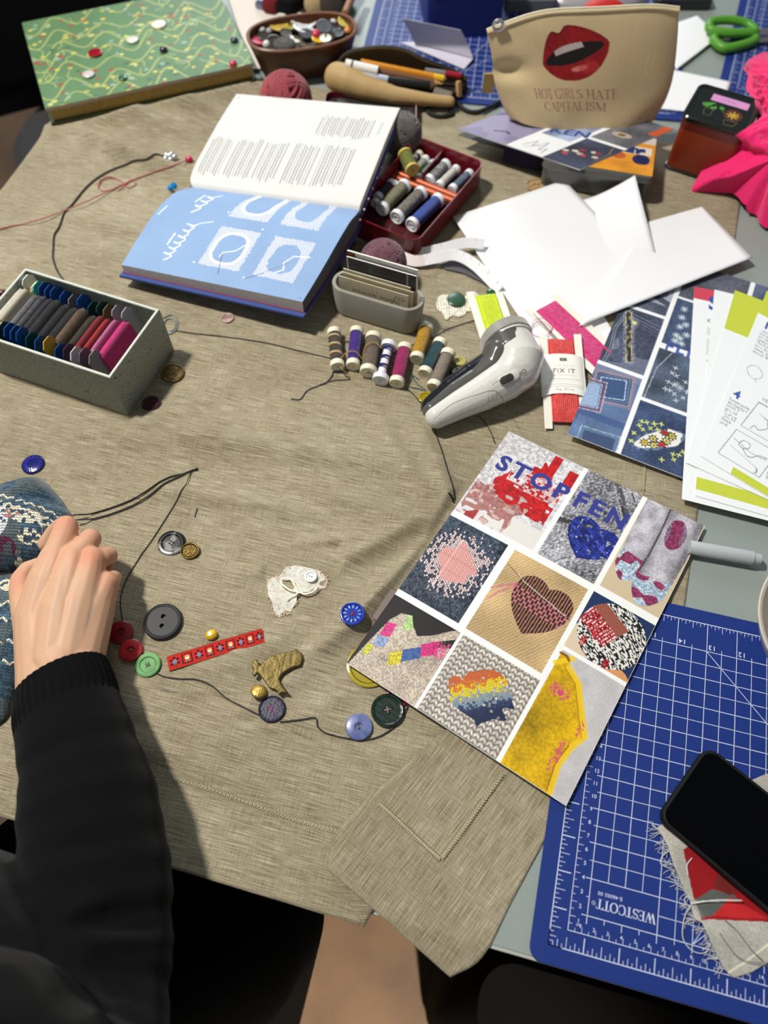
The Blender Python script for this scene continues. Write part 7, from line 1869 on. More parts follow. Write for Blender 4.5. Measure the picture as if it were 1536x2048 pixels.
def pen(name, label, a, b, r, mats, cone=False):
    p, q = at(*a), at(*b); d = q - p; L = d.length; t = thing(name, label, name.split('_')[-1], p, d.to_track_quat('Z', 'Y').to_matrix(), 'pens and pencils in the tan pouch')
    z = 0
    for i, (fr_, m_, nm) in enumerate(mats):
        mb = MB(); z2 = z + fr_ * L
        rr_ = r if nm != 'tip' else r * .95
        mb.lathe([(.01, z), (rr_, z), (rr_, z2) if nm != 'tip' else (rr_ * .15, z2), (.01, z2)], 8 if 'pencil' in name else 14); obj(nm, mb, m_, t); z = z2
    return t
m_yo = M('pencil_orange', (206, 132, 30), .4); m_br = M('pencil_brown', (112, 74, 44), .5); m_wd = M('cut_wood', (196, 154, 104), .6); m_pk = M('pen_black', (20, 20, 22), .35); m_pw = M('pen_white', (222, 218, 212), .35)
pen('orange_pencil', 'orange pencil with yellow end across the tan pouch', (722, 124, 4.0), (893, 158, 3.0), .42, ((.85, m_yo, 'shaft'), (.12, M('pencil_yellow', (226, 182, 40), .4), 'painted_end'), (.03, m_wd, 'tip')))
pen('brown_pencil', 'brown wooden pencil beneath the orange one', (745, 140, 3.6), (885, 168, 2.6), .42, ((.88, m_br, 'shaft'), (.12, m_wd, 'tip')))
pen('white_marker', 'white and black marker at the left of the tan pouch', (692, 128, 4.2), (756, 142, 3.9), .62, ((.18, m_pw, 'cap'), (.06, m_pk, 'band'), (.76, m_pw, 'barrel')))
pen('silver_pen', 'silver-white pen under the white marker', (724, 150, 3.4), (776, 160, 3.1), .5, ((1.0, M('pen_silver', (196, 200, 212), .25, metal=.4), 'barrel'),))
pen('black_pen', 'black pen lying lowest in the tan pouch', (765, 160, 3.0), (868, 172, 2.4), .55, ((.93, m_pk, 'barrel'), (.07, m_wd, 'tip')))
pen('red_pen', 'dark red and grey pen at the right of the pouch', (850, 142, 3.2), (922, 152, 2.6), .42, ((.55, M('pen_grey', (120, 120, 124), .35), 'barrel'), (.45, M('pen_red', (150, 24, 44), .35), 'cap')))
pen('steel_sharpener_pen', 'pale translucent pen stub at the pouch mouth', (868, 186, 1.7), (902, 196, 1.5), .8, ((1.0, M('clear_grey', (150, 140, 130), .2, trans=.4), 'barrel'),))
mb = MB(); cp = spline([at(a, b, .45) for a, b in ((895, 200), (860, 212), (858, 226), (880, 233), (904, 228), (902, 214), (912, 204), (930, 220), (955, 224), (985, 212), (1005, 200))], 8); mb.tube(cp, .30, 8)
tag(obj('cord', mb, M('black_cord', (18, 18, 18), .7)), 'thick black cord looping from the pencil pouch towards the lip-print bag', 'cord')
pt = at(915, 178, 1.5); t = thing('wooden_peg', 'small pale wooden peg hanging at the right end of the pencil pouch', 'peg', pt, (1.2, .2, .7)); mb = MB(); rslab(mb, .8, 2.0, .3, 0, .5, .08); obj('peg_body', mb, m_wd, t)
# ------------------------------------------------------------------ folded envelope and blue box on the far mat
m_env = M('lavender_paper', (204, 200, 214), .6)
ea_, eb_, ec_, ed_ = at(822, 88, .8), at(938, 133, .8), at(946, 112, 1.6), at(832, 84, 1.4)
t = thing('envelope', 'open lavender-white envelope standing folded on the far blue mat', 'envelope', at(870, 100, .6)); e0 = at(870, 100, .6)
mb = MB(); f = quad(at(803, 36, 5.0) - e0, at(922, 60, 4.6) - e0, at(946, 116, .9) - e0, at(828, 84, 1.3) - e0); mb.grid(lambda u, v: (lambda q: (float(q[0]), float(q[1]) + .5 * math.sin(math.pi * v), float(q[2])))(f(np.float64(u), np.float64(v))), 12, 12); o = obj('raised_flap', mb, m_env, t, angle=None); q = o.modifiers.new('thickness', 'SOLIDIFY'); q.thickness = .05 * S
mb = MB(); f = quad(at(800, 84, .8) - e0, at(832, 83, 1.2) - e0, at(946, 117, .8) - e0, at(928, 138, .5) - e0); mb.grid(lambda u, v: tuple(float(c) for c in f(np.float64(u), np.float64(v))), 10, 10); o = obj('envelope_body', mb, m_env, t, angle=None); q = o.modifiers.new('thickness', 'SOLIDIFY'); q.thickness = .05 * S
b0 = at(852, 78, .3); b1 = at(1000, 72, .3); d = b1 - b0; d.z = 0; L = d.length
t = thing('blue_box', 'dark blue lidded box standing on the far blue mat', 'box', ((b0 + b1) / 2 + Vector((-d.y, d.x, 0)).normalized() * 7), math.atan2(d.y, d.x))
m_bb = M('dark_blue_box', (22, 36, 104), .45)
mb = MB(); rslab(mb, L, 14, .5, 0, 6.5, .1); obj('box_body', mb, m_bb, t)
mb = MB(); rslab(mb, L + .4, 14.4, .5, 6.5, 9.5, .15); obj('box_lid', mb, m_bb, t)
# ------------------------------------------------------------------ lip-print bag
m_canvas = PRINT(.8, 'bag_canvas', bump=(420, .35), spec=.2, sheen=.15); m_cream2 = M('cream_zip_tape', (216, 198, 158), .8, bump=(500, .4)); m_canv = M('natural_canvas', (202, 178, 136), .85, bump=(420, .35))
bp0 = at(1155, 243, 3.6); bn_ = Vector((.04, -.985, .17)).normalized()
bag = thing('zip_bag', 'natural canvas zip bag printed with red lips and two lines of words', 'bag', (bp0.x, bp0.y + 2.5, 3.6))
b0_ = Vector(bag.location) / S
BP = lambda l: [at_plane(a, b, bp0, bn_) - b0_ for a, b in l]
eT = spline(BP([(974, 64), (1010, 50), (1060, 33), (1110, 24), (1200, 20), (1300, 15), (1357, 20)]), 8); eB = spline(BP([(1014, 228), (1080, 240), (1150, 246), (1230, 247), (1302, 245)]), 8)
eL = spline(BP([(974, 64), (985, 120), (988, 160), (1001, 200), (1014, 228)]), 8); eR = spline(BP([(1357, 20), (1354, 80), (1346, 150), (1330, 200), (1302, 245)]), 8)
def arr(path, n=41): return np.array([tuple(lerp_path(path, i / (n - 1))) for i in range(n)])
aT, aB, aL, aR = arr(eT), arr(eB), arr(eL), arr(eR)
def samp(A, t):
    k = np.clip(np.asarray(t, float), 0, 1) * 40; i = np.minimum(k.astype(int), 39); u = (k - i)[..., None]; return A[i] * (1 - u) + A[i + 1] * u
def coons(s, t):
    s = np.asarray(s, float); t = np.asarray(t, float); S_, T_ = s[..., None], t[..., None]
    return (1 - T_) * samp(aT, s) + T_ * samp(aB, s) + (1 - S_) * samp(aL, t) + S_ * samp(aR, t) - ((1 - S_) * (1 - T_) * aT[0] + S_ * (1 - T_) * aT[-1] + (1 - S_) * T_ * aB[0] + S_ * T_ * aB[-1])
def bagface(side):
    def f(s, t):
        p = coons(s, t); w = (np.sin(np.pi * np.clip(s, 0, 1)) ** .6) * np.clip(t, 0, 1) ** .7
        bulge = .15 + w * (2.2 if side > 0 else 2.6)
        if side > 0: bulge = bulge - .9 * np.exp(-((s - .12) / .12) ** 2 - ((t - .38) / .10) ** 2) + .25 * np.sin(s * 9 + t * 4) * np.sin(t * 5) * w + .18 * np.sin(s * 17 - t * 6) * w
        else: bulge = -bulge
        x = p[..., 0] + bn_.x * bulge; y = p[..., 1] + bn_.y * bulge; z = p[..., 2] + bn_.z * bulge * .3
        return x, y, z
    return f
im = Img(25, 15, 14, (206, 182, 140)); X, Y = im.X, im.Y; im.shade(.96 + .08 * im.noise(3, 1) + .05 * (im.white(2) - .5))
cx, cy = .515 * 25, .285 * 15; a = math.radians(-14); U = (X - cx) * math.cos(a) - (Y - cy) * -math.sin(a) * -1; V = (X - cx) * math.sin(a) * -1 + (Y - cy) * math.cos(a)
U = (X - cx) * math.cos(a) + (Y - cy) * math.sin(a); V = -(X - cx) * math.sin(a) + (Y - cy) * math.cos(a)
u = U / 4.3; w = np.clip(1 - np.abs(u) ** 2.0, 0, 1)
top = -3.0 * w ** .75 * (1 - .20 * np.exp(-(u / .16) ** 2)); bot = 3.0 * w ** .7
lips = (V > top) & (V < bot); im.put(lips, (138, 20, 24))
mt = -1.05 * w ** .9 + .05; mbm = 1.55 * w ** 1.0 - .05; mouth = (np.abs(u) < .86) & (V > mt * .95) & (V < mbm * .72); im.put(mouth, (26, 18, 20))
teeth = mouth & (V < mt * .25 + .05) & (np.abs(u) < .42) & (V < -.25); im.put(teeth, (206, 190, 184), .9)
st = (im.noise(.22, 5, U * 1.0, V * .5) * .5 + im.noise(.6, 6) * .5); im.shade(np.where(lips & ~mouth, .82 + .4 * st, 1))
hl_ = lips & ~mouth & (((u - .12) / .22) ** 2 + ((V - 1.75) / .28) ** 2 < 1); im.put(hl_, (224, 150, 140), .75)
hl_ = lips & ~mouth & (((u - .35) / .25) ** 2 + ((V - 1.9) / .6) ** 2 < 1); im.put(hl_, (190, 60, 56), .5); im.put(lips & ~mouth & (np.abs(V - top) < .28) & (np.abs(u) < .5), (96, 12, 18), .5)
T1, w1 = serif_tris('HOT GIRLS HATE', 1.32, .0, .85); T2, w2 = serif_tris('CAPITALISM', 1.32, .0, .85)
k1 = 11.2 / w1; k2 = 8.8 / w2
im.tris(place_tris([[(p[0] * k1, p[1]) for p in t] for t in T1], .262 * 25, .635 * 15, .02), (150, 92, 84), .9)
im.tris(place_tris([[(p[0] * k2, p[1]) for p in t] for t in T2], .302 * 25, .755 * 15, .02), (150, 92, 84), .9)
painted('front_panel', im, bagface(1), m_canvas, bag)
mb = MB(); fb = bagface(-1); mb.grid(lambda u, v: tuple(float(c) for c in fb(np.float64(u), np.float64(v))), 30, 24); o = obj('back_panel', mb, m_canv, bag, angle=None)
mb = MB(); ff = bagface(1)
def base_strip(u, v):
    a = np.array([float(c) for c in ff(np.float64(u), np.float64(1.0))]); b = np.array([float(c) for c in fb(np.float64(u), np.float64(1.0))]); return tuple(a * (1 - v) + b * v)
mb.grid(base_strip, 30, 6); obj('base_panel', mb, m_canv, bag, angle=None)
for nm, e in (('left', 0.0), ('right', 1.0)):
    mb = MB(); mb.grid(lambda u, v: tuple(np.array([float(c) for c in ff(np.float64(e), np.float64(u))]) * (1 - v) + np.array([float(c) for c in fb(np.float64(e), np.float64(u))]) * v), 20, 4); obj('side_seam', mb, m_canv, bag, angle=None)
mb = MB(); mb.tube([p + Vector((0, 0, .08)) for p in eT], .38, 10, flat=.7); obj('zip_tape', mb, m_cream2, bag)
mb = MB(); mb.tube([p + Vector((0, -.1, .36)) for p in eT], .10, 6); obj('zip_teeth', mb, M('cream_zip_teeth', (232, 220, 190), .5), bag)
zc = BP([(995, 50)])[0] + Vector((0, -.5, .3)); mb = MB(); mb.tube([zc + Vector((.55 * math.cos(q), -.1, .55 * math.sin(q))) for q in np.linspace(0, 2 * math.pi, 15)[:-1]], .2, 8, True); zp = obj('zip_pull', mb, M('zip_metal', (206, 204, 200), .25, metal=.8), bag)
mb = MB(); mb.box(-.25, -.12, -.2, .25, .12, .2, Matrix.Translation(zc + Vector((.55, 0, -.15)))); obj('zip_slider', mb, M('zip_metal', (206, 204, 200), .25, metal=.8), zp)
tg = BP([(975, 172)])[0]; mb = MB(); mb.box(-.7, -.12, -1.2, .7, .12, 1.2, Matrix.Translation(tg + Vector((.2, .6, 0)))); obj('fabric_tab', mb, M('ochre_tab', (176, 146, 82), .7), bag)

# ------------------------------------------------------------------ what lies under the bag
im = Img(17, 17, 14, (236, 238, 240)); X, Y = im.X / 17, im.Y / 17           # s from left corner to near corner, Y = 1 at the near edge
u, v = X, 1 - Y
def dnm(m, base, seed, sp=30):
    n = im.noise(.10, seed) * .6 + im.white(seed) * .4; g = im.noise(2.0, seed + 5); c = np.array(base, float) * (.75 + .5 * g)[..., None] + ((n - .5) * 2 * sp)[..., None]; im.a = np.where(m[..., None], np.clip(c, 0, 255), im.a)
im.put(u < .40, (150, 144, 172)); im.put((u < .40) & (im.noise(1.5, 3) > .62), (122, 116, 148), .5); im.line([(3.2, 14.5), (4.3, 13.8), (5.0, 14.2)], .3, (66, 60, 92)); im.line([(2.6, 11), (3.8, 10.2)], .5, (70, 64, 98))
m = (u > .43) & (u < .66) & (v > .33); dnm(m, (150, 164, 192), 4, 24); im.tris(place_tris(text_tris('KEN', 2.4, .03), 7.6, 10.6, -.35), (54, 72, 140)); im.put((u > .5) & (u < .62) & (v > .62), (176, 40, 46), .8)
im.line([(8, 15.5), (8.6, 13.6), (9.0, 15.2), (9.8, 13.2), (10.2, 15.6), (10.8, 14.8), (11, 16.2)], .10, (90, 94, 100)); im.line([(8.4, 16.0), (10.2, 14.0)], .08, (120, 124, 130))
m = (u > .70) & (v < .46); dnm(m, (66, 72, 94), 6)
for i in range(9): im.put(im.ell(12.4 + i * .45, 13.6 - .16 * i + .9 * math.sin(i * 1.7), .42, .30), ((206, 196, 176), (190, 80, 90), (216, 206, 190), (150, 60, 70))[i % 4])
im.line([(15.8, 9.6), (16.6, 11.5), (16.6, 14)], .2, (120, 110, 80)); m = (u > .70) & (v > .50); dnm(m, (98, 98, 104), 8); im.put(im.ell(14.0, 5.6, 1.3, .7), (176, 164, 150)); im.put(im.ell(14.0, 5.6, .5, .35), (120, 84, 40)); im.put((u > .93) & (v > .8), (196, 90, 50))
zc_ = 3.95
cL_, cB_, cR_ = at(917, 258, zc_), at(1160, 339, zc_), at(1348, 258, zc_); cT_ = cL_ + (cR_ - cB_)
sheet_pair('picture_card', 'denim and lilac picture card sticking out under the lip-print bag', 'card', im, [cT_, cR_, cB_, cL_], thick=.12)
mb = MB(); q = [at(920, 268, .9), at(985, 292, .9), at(1075, 300, .9), at(1000, 230, .9)]
blank('dark grey card edge below the lilac corner of the picture card', [at(915, 270, 2.2), at(1010, 300, 2.2), at(1090, 268, 2.2), at(985, 240, 2.2)], None, None, 'grey_card', M('dark_grey_flat', (78, 76, 80), .7))
nb0, nb1 = at(1000, 334, .3), at(1090, 352, .3); d = nb1 - nb0; d.z = 0; L = d.length; nrm = Vector((-d.y, d.x, 0)).normalized()
t = thing('navy_case', 'dark navy fabric case beneath the denim picture card', 'case', (nb0 + nb1) / 2 + nrm * 4.6, math.atan2(d.y, d.x)); t.location.z = .4 * S
mb = MB(); rslab(mb, L, 9, .8, 0, 3.2, .6); obj('case_body', mb, M('navy_fabric', (22, 22, 50), .85, bump=(500, .4)), t)
# clear plastic box with orange label
k0_, k1_ = at(1128, 398, .3), at(1288, 408, .3); kd = Vector((math.cos(math.radians(-14)), math.sin(math.radians(-14)), 0)); kn = Vector((-kd.y, kd.x, 0)); kw, kdp = 13.2, 8.6
kc = k1_ - kd * kw / 2 + kn * kdp / 2
kb = thing('plastic_box', 'clear plastic box with orange lid label under the denim picture card', 'plastic box', (kc.x, kc.y, .4), math.radians(-14))
m_clear = M('smoky_clear_plastic', (150, 150, 142), .12, trans=.7, spec=.5); m_dkin = M('box_dark_contents', (44, 40, 36), .7, var=(90, (96, 84, 66)))
mb = MB(); O = lambda i: rrect(kw - 2 * i, kdp - 2 * i, .8 - min(i, .5)); mb.loft([ring3(O(.3), 0), ring3(O(.15), .1), ring3(O(.1), 2.4), ring3(O(-.05), 2.45), ring3(O(-.05), 2.6), ring3(O(.25), 2.6), ring3(O(.35), .2)], True, True); obj('box_body', mb, m_clear, kb)
mb = MB(); mb.loft([ring3(O(.6), .25), ring3(O(.6), 1.8)]); obj('contents', mb, m_dkin, kb)
mb = MB(); mb.loft([ring3(O(-.1), 2.62), ring3(O(-.1), 2.8), ring3(O(0), 2.9), ring3(O(.05), 3.35), ring3(O(.2), 3.45)]); obj('box_lid', mb, m_clear, kb)
im = Img(9.4, 7.6, 14, (222, 150, 48)); im.shade(.92 + .16 * im.noise(1.2, 1)); im.put(im.rect(0, 0, 9.4, 1.4), (206, 196, 186)); im.put(im.ell(2.4, 4.3, 1.6, 1.1), (230, 228, 222)); im.put(im.ell(2.4, 4.3, .7, .5), (60, 54, 60)); im.put(im.ell(7.8, 4.7, 1.1, 1.0), (30, 36, 84)); im.put(im.ell(5.0, 4.4, .9, .7), (190, 90, 50)); im.put(im.rect(2.8, 2.2, 9.0, 3.7), (226, 224, 220), .85)
im.tris(place_tris(text_tris('xtruhs', 2.0, .06), 3.0, 3.5), (36, 48, 110)); 
for y in (5.6, 6.0, 6.4): im.line([(2, y), (8.6, y)], .10, (200, 112, 40), .6)
painted('lid_label', im, lambda s, t: (-2.7 + s * 9.2, 3.5 - t * 7.4, 3.47 + 0 * s), PRINT(.3, 'label_print', coat=.4), kb)

# ------------------------------------------------------------------ orange tin with black lid
o0, o1, o2 = at(1352, 225, 7.6), at(1402, 164, 7.6), at(1528, 201, 7.6)
od = o2 - o1; od.z = 0; OW = od.length; od.normalize(); on_ = Vector((-od.y, od.x, 0)); ODp = (o1 - o0).dot(on_)
oc = (o1 + o2) / 2 - on_ * ODp / 2
tt = thing('tea_tin', 'orange-brown square tin with black lid and pink sticker', 'tin', (oc.x, oc.y, .35), math.atan2(od.y, od.x))
O = lambda i: rrect(OW - 2 * i, ODp - 2 * i, .9 - min(i, .5)); m_or = M('orange_tin', (134, 50, 18), .35, coat=.2, var=(14, (112, 34, 14))); m_bk = M('black_tin', (16, 22, 18), .25, coat=.4)
mb = MB(); mb.loft([ring3(O(.1), .25), ring3(O(.1), 6.6)]); obj('tin_body', mb, m_or, tt)
mb = MB(); mb.loft([ring3(O(.1), 0), ring3(O(-.05), .1), ring3(O(-.05), .3), ring3(O(.08), .4)]); obj('base_rim', mb, m_bk, tt)
mb = MB(); mb.loft([ring3(O(.05), 5.6), ring3(O(.05), 6.9)], False, False); obj('lid_skirt', mb, M('red_brown_skirt', (92, 22, 16), .35, coat=.2), tt)
mb = MB(); mb.loft([ring3(O(.02), 6.6), ring3(O(-.08), 6.75), ring3(O(-.08), 7.1), ring3(O(.08), 7.25), ring3(O(.3), 7.22), ring3(O(.45), 7.05)]); obj('lid', mb, m_bk, tt)
iw, ih = OW - 1.2, ODp - 1.2; im = Img(iw, ih, 18, (16, 24, 20)); X, Y = im.X / iw, im.Y / ih; n = im.noise(.35, 2)
im.put(im.poly([(p * iw, q * ih) for p, q in ((.12, .48), (.30, .38), (.52, .46), (.54, .60), (.30, .60), (.14, .56))]) & (n > .35), (84, 150, 56)); im.put(((X - .72) / .17) ** 2 + ((Y - .62) / .19) ** 2 < 1, (84, 40, 34)); an = np.arctan2(Y - .62, X - .72); im.put(np.hypot((X - .72) / .12, (Y - .62) / .13) < .55 + .45 * np.cos(an * 8), (206, 176, 56))
for pts in ([(.2, .62), (.36, .60), (.34, .84), (.22, .82), (.2, .62)], [(.6, .82), (.84, .80), (.80, .96), (.64, .96), (.6, .82)]): im.line([(a * iw, b * ih) for a, b in pts], .08, (120, 110, 80), .8)
im.put(im.rect(.22 * iw, .10 * ih, .90 * iw, .33 * ih), (216, 150, 200))
rg = random.Random(3); x = .38 * iw; pts = []
while x < .70 * iw: pts.append((x, .215 * ih + rg.uniform(-.2, .2))); x += .16
im.line(pts, .07, (132, 96, 150))
painted('lid_picture', im, lambda s, t: ((s - .5) * iw, (.5 - t) * ih, 7.07 + 0 * s), PRINT(.25, 'lid_print', coat=.4), tt)
# ------------------------------------------------------------------ crumpled pink cloth
ol = [(1384, 382, .5), (1392, 360, 1.0), (1420, 318, 2.2), (1446, 290, 4.2), (1474, 268, 7.4), (1504, 248, 8.2), (1526, 228, 8.3), (1520, 206, 8.2), (1502, 190, 7.0), (1492, 172, 6.0), (1496, 150, 5.5), (1488, 136, 4.5), (1500, 118, 3.0), (1536, 104, 2.5), (1620, 100, 2), (1680, 260, 2), (1670, 420, .6), (1600, 480, .6), (1540, 458, .6), (1520, 448, .5), (1512, 430, .5), (1496, 424, .6), (1490, 410, 1.2), (1466, 388, 1.0), (1440, 386, .7), (1412, 384, .6)]
pcn = at(1545, 320, 6.8); ow_ = spline([at(*p) for p in ol], 14, True); nO = len(ow_)
def pinkf(u, v):
    k = u * nO; i = int(k) % nO; e = ow_[i].lerp(ow_[(i + 1) % nO], k - int(k)); p = pcn.lerp(e, v)
    fo = math.sin(v * 3.14) ** .7
    n = mnoise.noise(Vector((p.x * .22, p.y * .22, 1.0))) * 1.2 + abs(mnoise.noise(Vector((p.x * .5 + p.y * .3, p.y * .4, 4.0)))) * 1.1 + abs(mnoise.noise(Vector((p.x * .9, p.y * 1.1 - p.x * .4, 9.0)))) * .5
    z = p.z + n * fo * 1.1 + 1.6 * fo * v * (1 - v) + .15 * mnoise.noise(Vector((u * 60, 0, 0))) * v
    return (p.x + .3 * n * fo, p.y - .2 * n * fo, max(z, .4))
mb = MB(); mb.grid(pinkf, 260, 70); o = obj('pink_cloth', mb, M('hot_pink_cloth', (232, 14, 104), .8, bump=(500, .25), sheen=.3), None, angle=None); q = o.modifiers.new('thickness', 'SOLIDIFY'); q.thickness = .06 * S
tag(o, 'crumpled hot pink cloth at the right edge beside the orange tin', 'cloth')
# ------------------------------------------------------------------ scissors, papers and boxes at the far right
scp = at(1460, 68, .8); t = thing('scissors', 'green-handled scissors lying open on the far right of the table', 'scissors', scp); Z_ = lambda a, b, z=.9: at(a, b, z) - scp
m_gs = M('green_plastic', (86, 152, 46), .4); m_bl = M('blade_steel', (150, 150, 152), .3, metal=.8)
mb = MB(); mb.tube(spline([Z_(1420, 58, 1.6), Z_(1424, 44, 1.8), (Z_(1455, 40, 1.8)), Z_(1492, 46, 1.6), Z_(1510, 62, 1.4), Z_(1490, 66, 1.4), Z_(1450, 66, 1.5)], 8, True), .62, 10, True); obj('handle', mb, m_gs, t)
mb = MB(); mb.tube(spline([Z_(1428, 82), Z_(1434, 70, 1.1), Z_(1462, 66, 1.2), Z_(1496, 70), Z_(1510, 80), Z_(1480, 92), Z_(1448, 96)], 8, True), .66, 10, True); obj('handle', mb, m_gs, t)
mb = MB(); mb.tube([Z_(1505, 66, 1.3), Z_(1540, 62, 1.3), Z_(1640, 48, 1.2)], [.7, .8, .1], 8, flat=.25); obj('blade', mb, m_bl, t)
mb = MB(); mb.tube([Z_(1505, 80), Z_(1545, 76), Z_(1640, 78)], [.7, .8, .1], 8, flat=.25); obj('blade', mb, m_bl, t)
blank('white sheet behind the right side of the lip-print bag', [at(1335, 52, .5), at(1392, 40, .5), at(1440, 72, .5), at(1352, 140, .5)], 'papers on the far right', lambda u, v: .6 * u * (1 - v))
blank('white sheet under the orange tin, reaching behind the lip-print bag', [at(1300, 130, .42), at(1462, 164, .42), at(1440, 230, .42), at(1290, 215, .42)], 'papers on the far right')
def slab_at(name, label, cat, p0, p1, dep, h, mat, z=.02):
    a, b = at(*p0), at(*p1); d = b - a; d.z = 0; n = Vector((-d.y, d.x, 0)).normalized(); c = (a + b) / 2 + n * dep / 2
    t = thing(name, label, cat, (c.x, c.y, z), math.atan2(d.y, d.x)); mb = MB(); rslab(mb, d.length, dep, .5, 0, h, .15); obj(name + '_body', mb, mat, t); return t
slab_at('grey_case', 'grey flat case at the top edge right of the blue box', 'case', (1008, 28, 0), (1110, 28, 0), 12, 2.0, M('grey_case_top', (104, 110, 108), .5))
slab_at('dark_tray', 'dark tray at the top edge behind the right end of the lip-print bag', 'tray', (1310, 22, 0), (1420, 22, 0), 10, 1.6, M('dark_tray_plastic', (48, 44, 50), .4))
pb_ = at(1195, 12, 1.0); mb = MB()
def bagf(u, v): 
    a = 2 * math.pi * u; r = v; x = pb_.x + 8.5 * r * math.cos(a); y = pb_.y + 4 + 5 * r * math.sin(a); return (x, y, .3 + 2.6 * (1 - r ** 2.5) ** .6 + .5 * mnoise.noise(Vector((x * .6, y * .6, 2))) * (1 - r))
mb.grid(bagf, 60, 16)
t = obj('plastic_bag', mb, M('clear_bag', (196, 190, 192), .2, trans=.35, spec=.5), None, angle=None); tag(t, 'clear plastic bag with red things behind the lip-print bag', 'plastic bag')
rp_ = at(1200, 14, .6); mb = MB(); mb.sphere((0, 0, 0), 2.2, 14, (1.4, .8, .5)); tag(obj('red_spool', mb, M('red_in_bag', (190, 36, 30), .5), None, (rp_.x, rp_.y - 2.5, 1.8)), 'red bundle beside the clear plastic bag behind the lip-print bag', 'bundle')

# ------------------------------------------------------------------ tape measure and dark strip by the white sheets
def tape(label, pts, wd, seed):
    sp_ = spline([at(*p) for p in pts], 10); n = len(sp_) - 1; A = np.array([tuple(p) for p in sp_]); T_ = np.gradient(A, axis=0); T_ /= np.linalg.norm(T_, axis=1)[:, None]
    L = sum((sp_[i + 1] - sp_[i]).length for i in range(n)); im = Img(L, wd, 20, (240, 238, 240)); im.put(im.X < L * .3, (226, 206, 206), .7)
    for i in range(int(L)): im.line([(i + .5, 0), (i + .5, .45)], .04, (160, 160, 166))
    sd = np.cross(T_, np.array([0, 0, 1.0])); sd /= np.linalg.norm(sd, axis=1)[:, None]; w3 = sd * .75 + np.array([0, 0, -.62])
    def f(s, t):
        k = np.clip(s, 0, 1) * n; i = np.minimum(k.astype(int), n - 1); u = (k - i)[..., None]; p = A[i] * (1 - u) + A[i + 1] * u; w = w3[i] * (1 - u) + w3[i + 1] * u
        q = p + w * ((t - .5) * wd)[..., None]; return q[..., 0], q[..., 1], q[..., 2]
    o = painted('tape_measure', im, f, PRINT(.45, 'tape_print')); q = o.modifiers.new('thickness', 'SOLIDIFY'); q.thickness = .05 * S
    tag(o, label, 'tape measure'); return o
tape('upper loop of white tape measure running from the red tin to the white sheets', [(790, 500, 1.0), (835, 506, 1.1), (880, 498, 1.3), (930, 486, 1.6), (968, 488, 1.6)], 1.25, 1)
tape('lower loop of white tape measure curving under the blank sheets', [(795, 510, 1.0), (830, 522, 1.1), (870, 516, 1.5), (910, 510, 1.8), (950, 530, 1.6), (1000, 580, 1.0)], 1.3, 2)
F = Flat([(880, 528), (905, 518), (930, 520), (962, 545), (990, 580), (960, 562), (925, 545), (890, 538)], .5, 10, (84, 84, 86)); o = F.make('grey_strip', M('dark_grey_flat', (78, 76, 80), .7), None, None, None, .05); tag(o, 'flat dark grey strip showing under the tape measure', 'paper')  # flat dark grey strip below the lower tape loop

# ------------------------------------------------------------------ loose threads
def thread(label, pts, r, mat, group='loose threads on the linen', flat=False, k=8, jit=0.0, cat='thread', name='thread'):
    rg = random.Random(len(pts) * 7 + int(pts[0][0]))
    w = [(P(p[0], p[1], r + (p[2] if len(p) > 2 else 0))) for p in pts]
    sp_ = spline(w, k); q = []
    for p in sp_: 
        z = max(p.z, cz(p.x, p.y) + r * 1.1 + .05) if p.z < 3 else p.z
        q.append(Vector((p.x + rg.uniform(-jit, jit), p.y + rg.uniform(-jit, jit), z)))
    mb = MB(); mb.tube(q, r, 6); return tag(obj(name, mb, mat), label, cat, group)
tb_ = M('black_thread', (26, 26, 28), .85, bump=(1500, .5)); tg_ = M('charcoal_yarn', (64, 60, 56), .9, bump=(900, .6)); tpk = M('dusty_pink_thread', (172, 96, 96), .85); tnv = M('navy_blue_thread', (32, 38, 72), .85); tgd = M('golden_thread', (180, 140, 66), .8); thp = M('hair_pink_thread', (214, 120, 160), .8); twh = M('white_thread', (206, 206, 204), .85)
thread('dark yarn running from the hand up to a frayed tip', [(146, 1030, .6), (190, 1026), (250, 1006), (300, 978), (336, 956), (366, 948), (396, 937)], .075, tb_, jit=.01)
thread('lower dark yarn strand running beside the first towards the frayed tip', [(150, 1040, .6), (196, 1036), (255, 1016), (306, 986), (340, 962), (372, 946)], .085, tg_, jit=.01)
thread('thin dark thread from the frayed tip down to the red buttons', [(396, 940), (382, 946), (370, 972), (345, 1016), (316, 1062), (288, 1102), (262, 1142), (246, 1176), (241, 1206), (246, 1245)], .045, tb_)
thread('dark thread winding from the green button to the navy one', [(312, 1346), (330, 1354), (362, 1358), (392, 1359), (424, 1372), (452, 1396), (486, 1414), (522, 1432)], .06, tg_, jit=.008)
thread('dark thread from the navy button to the slate blue and green ones', [(560, 1444), (600, 1440), (630, 1436), (636, 1454), (652, 1466), (690, 1476), (722, 1480), (756, 1474), (786, 1456), (806, 1432), (816, 1412)], .065, tg_, jit=.015)
thread('charcoal cord arching left from the silver flower button to the box', [(336, 316), (300, 318), (262, 326), (220, 342), (180, 368), (142, 412), (116, 458), (106, 502), (112, 536), (128, 562)], .10, tg_)
thread('dusty pink thread from the left edge to the pink bead', [(-10, 462), (40, 450), (100, 432, .35), (170, 404, .5), (240, 372), (300, 348), (350, 330), (376, 320)], .07, tpk)
thread('dusty pink looped knot lying on the linen left of the book', [(196, 378), (200, 362), (220, 354), (240, 362), (252, 370), (262, 360), (272, 368), (258, 376), (244, 370), (230, 378), (206, 382), (198, 372), (212, 358), (238, 360), (246, 374), (236, 382)], .055, tpk)
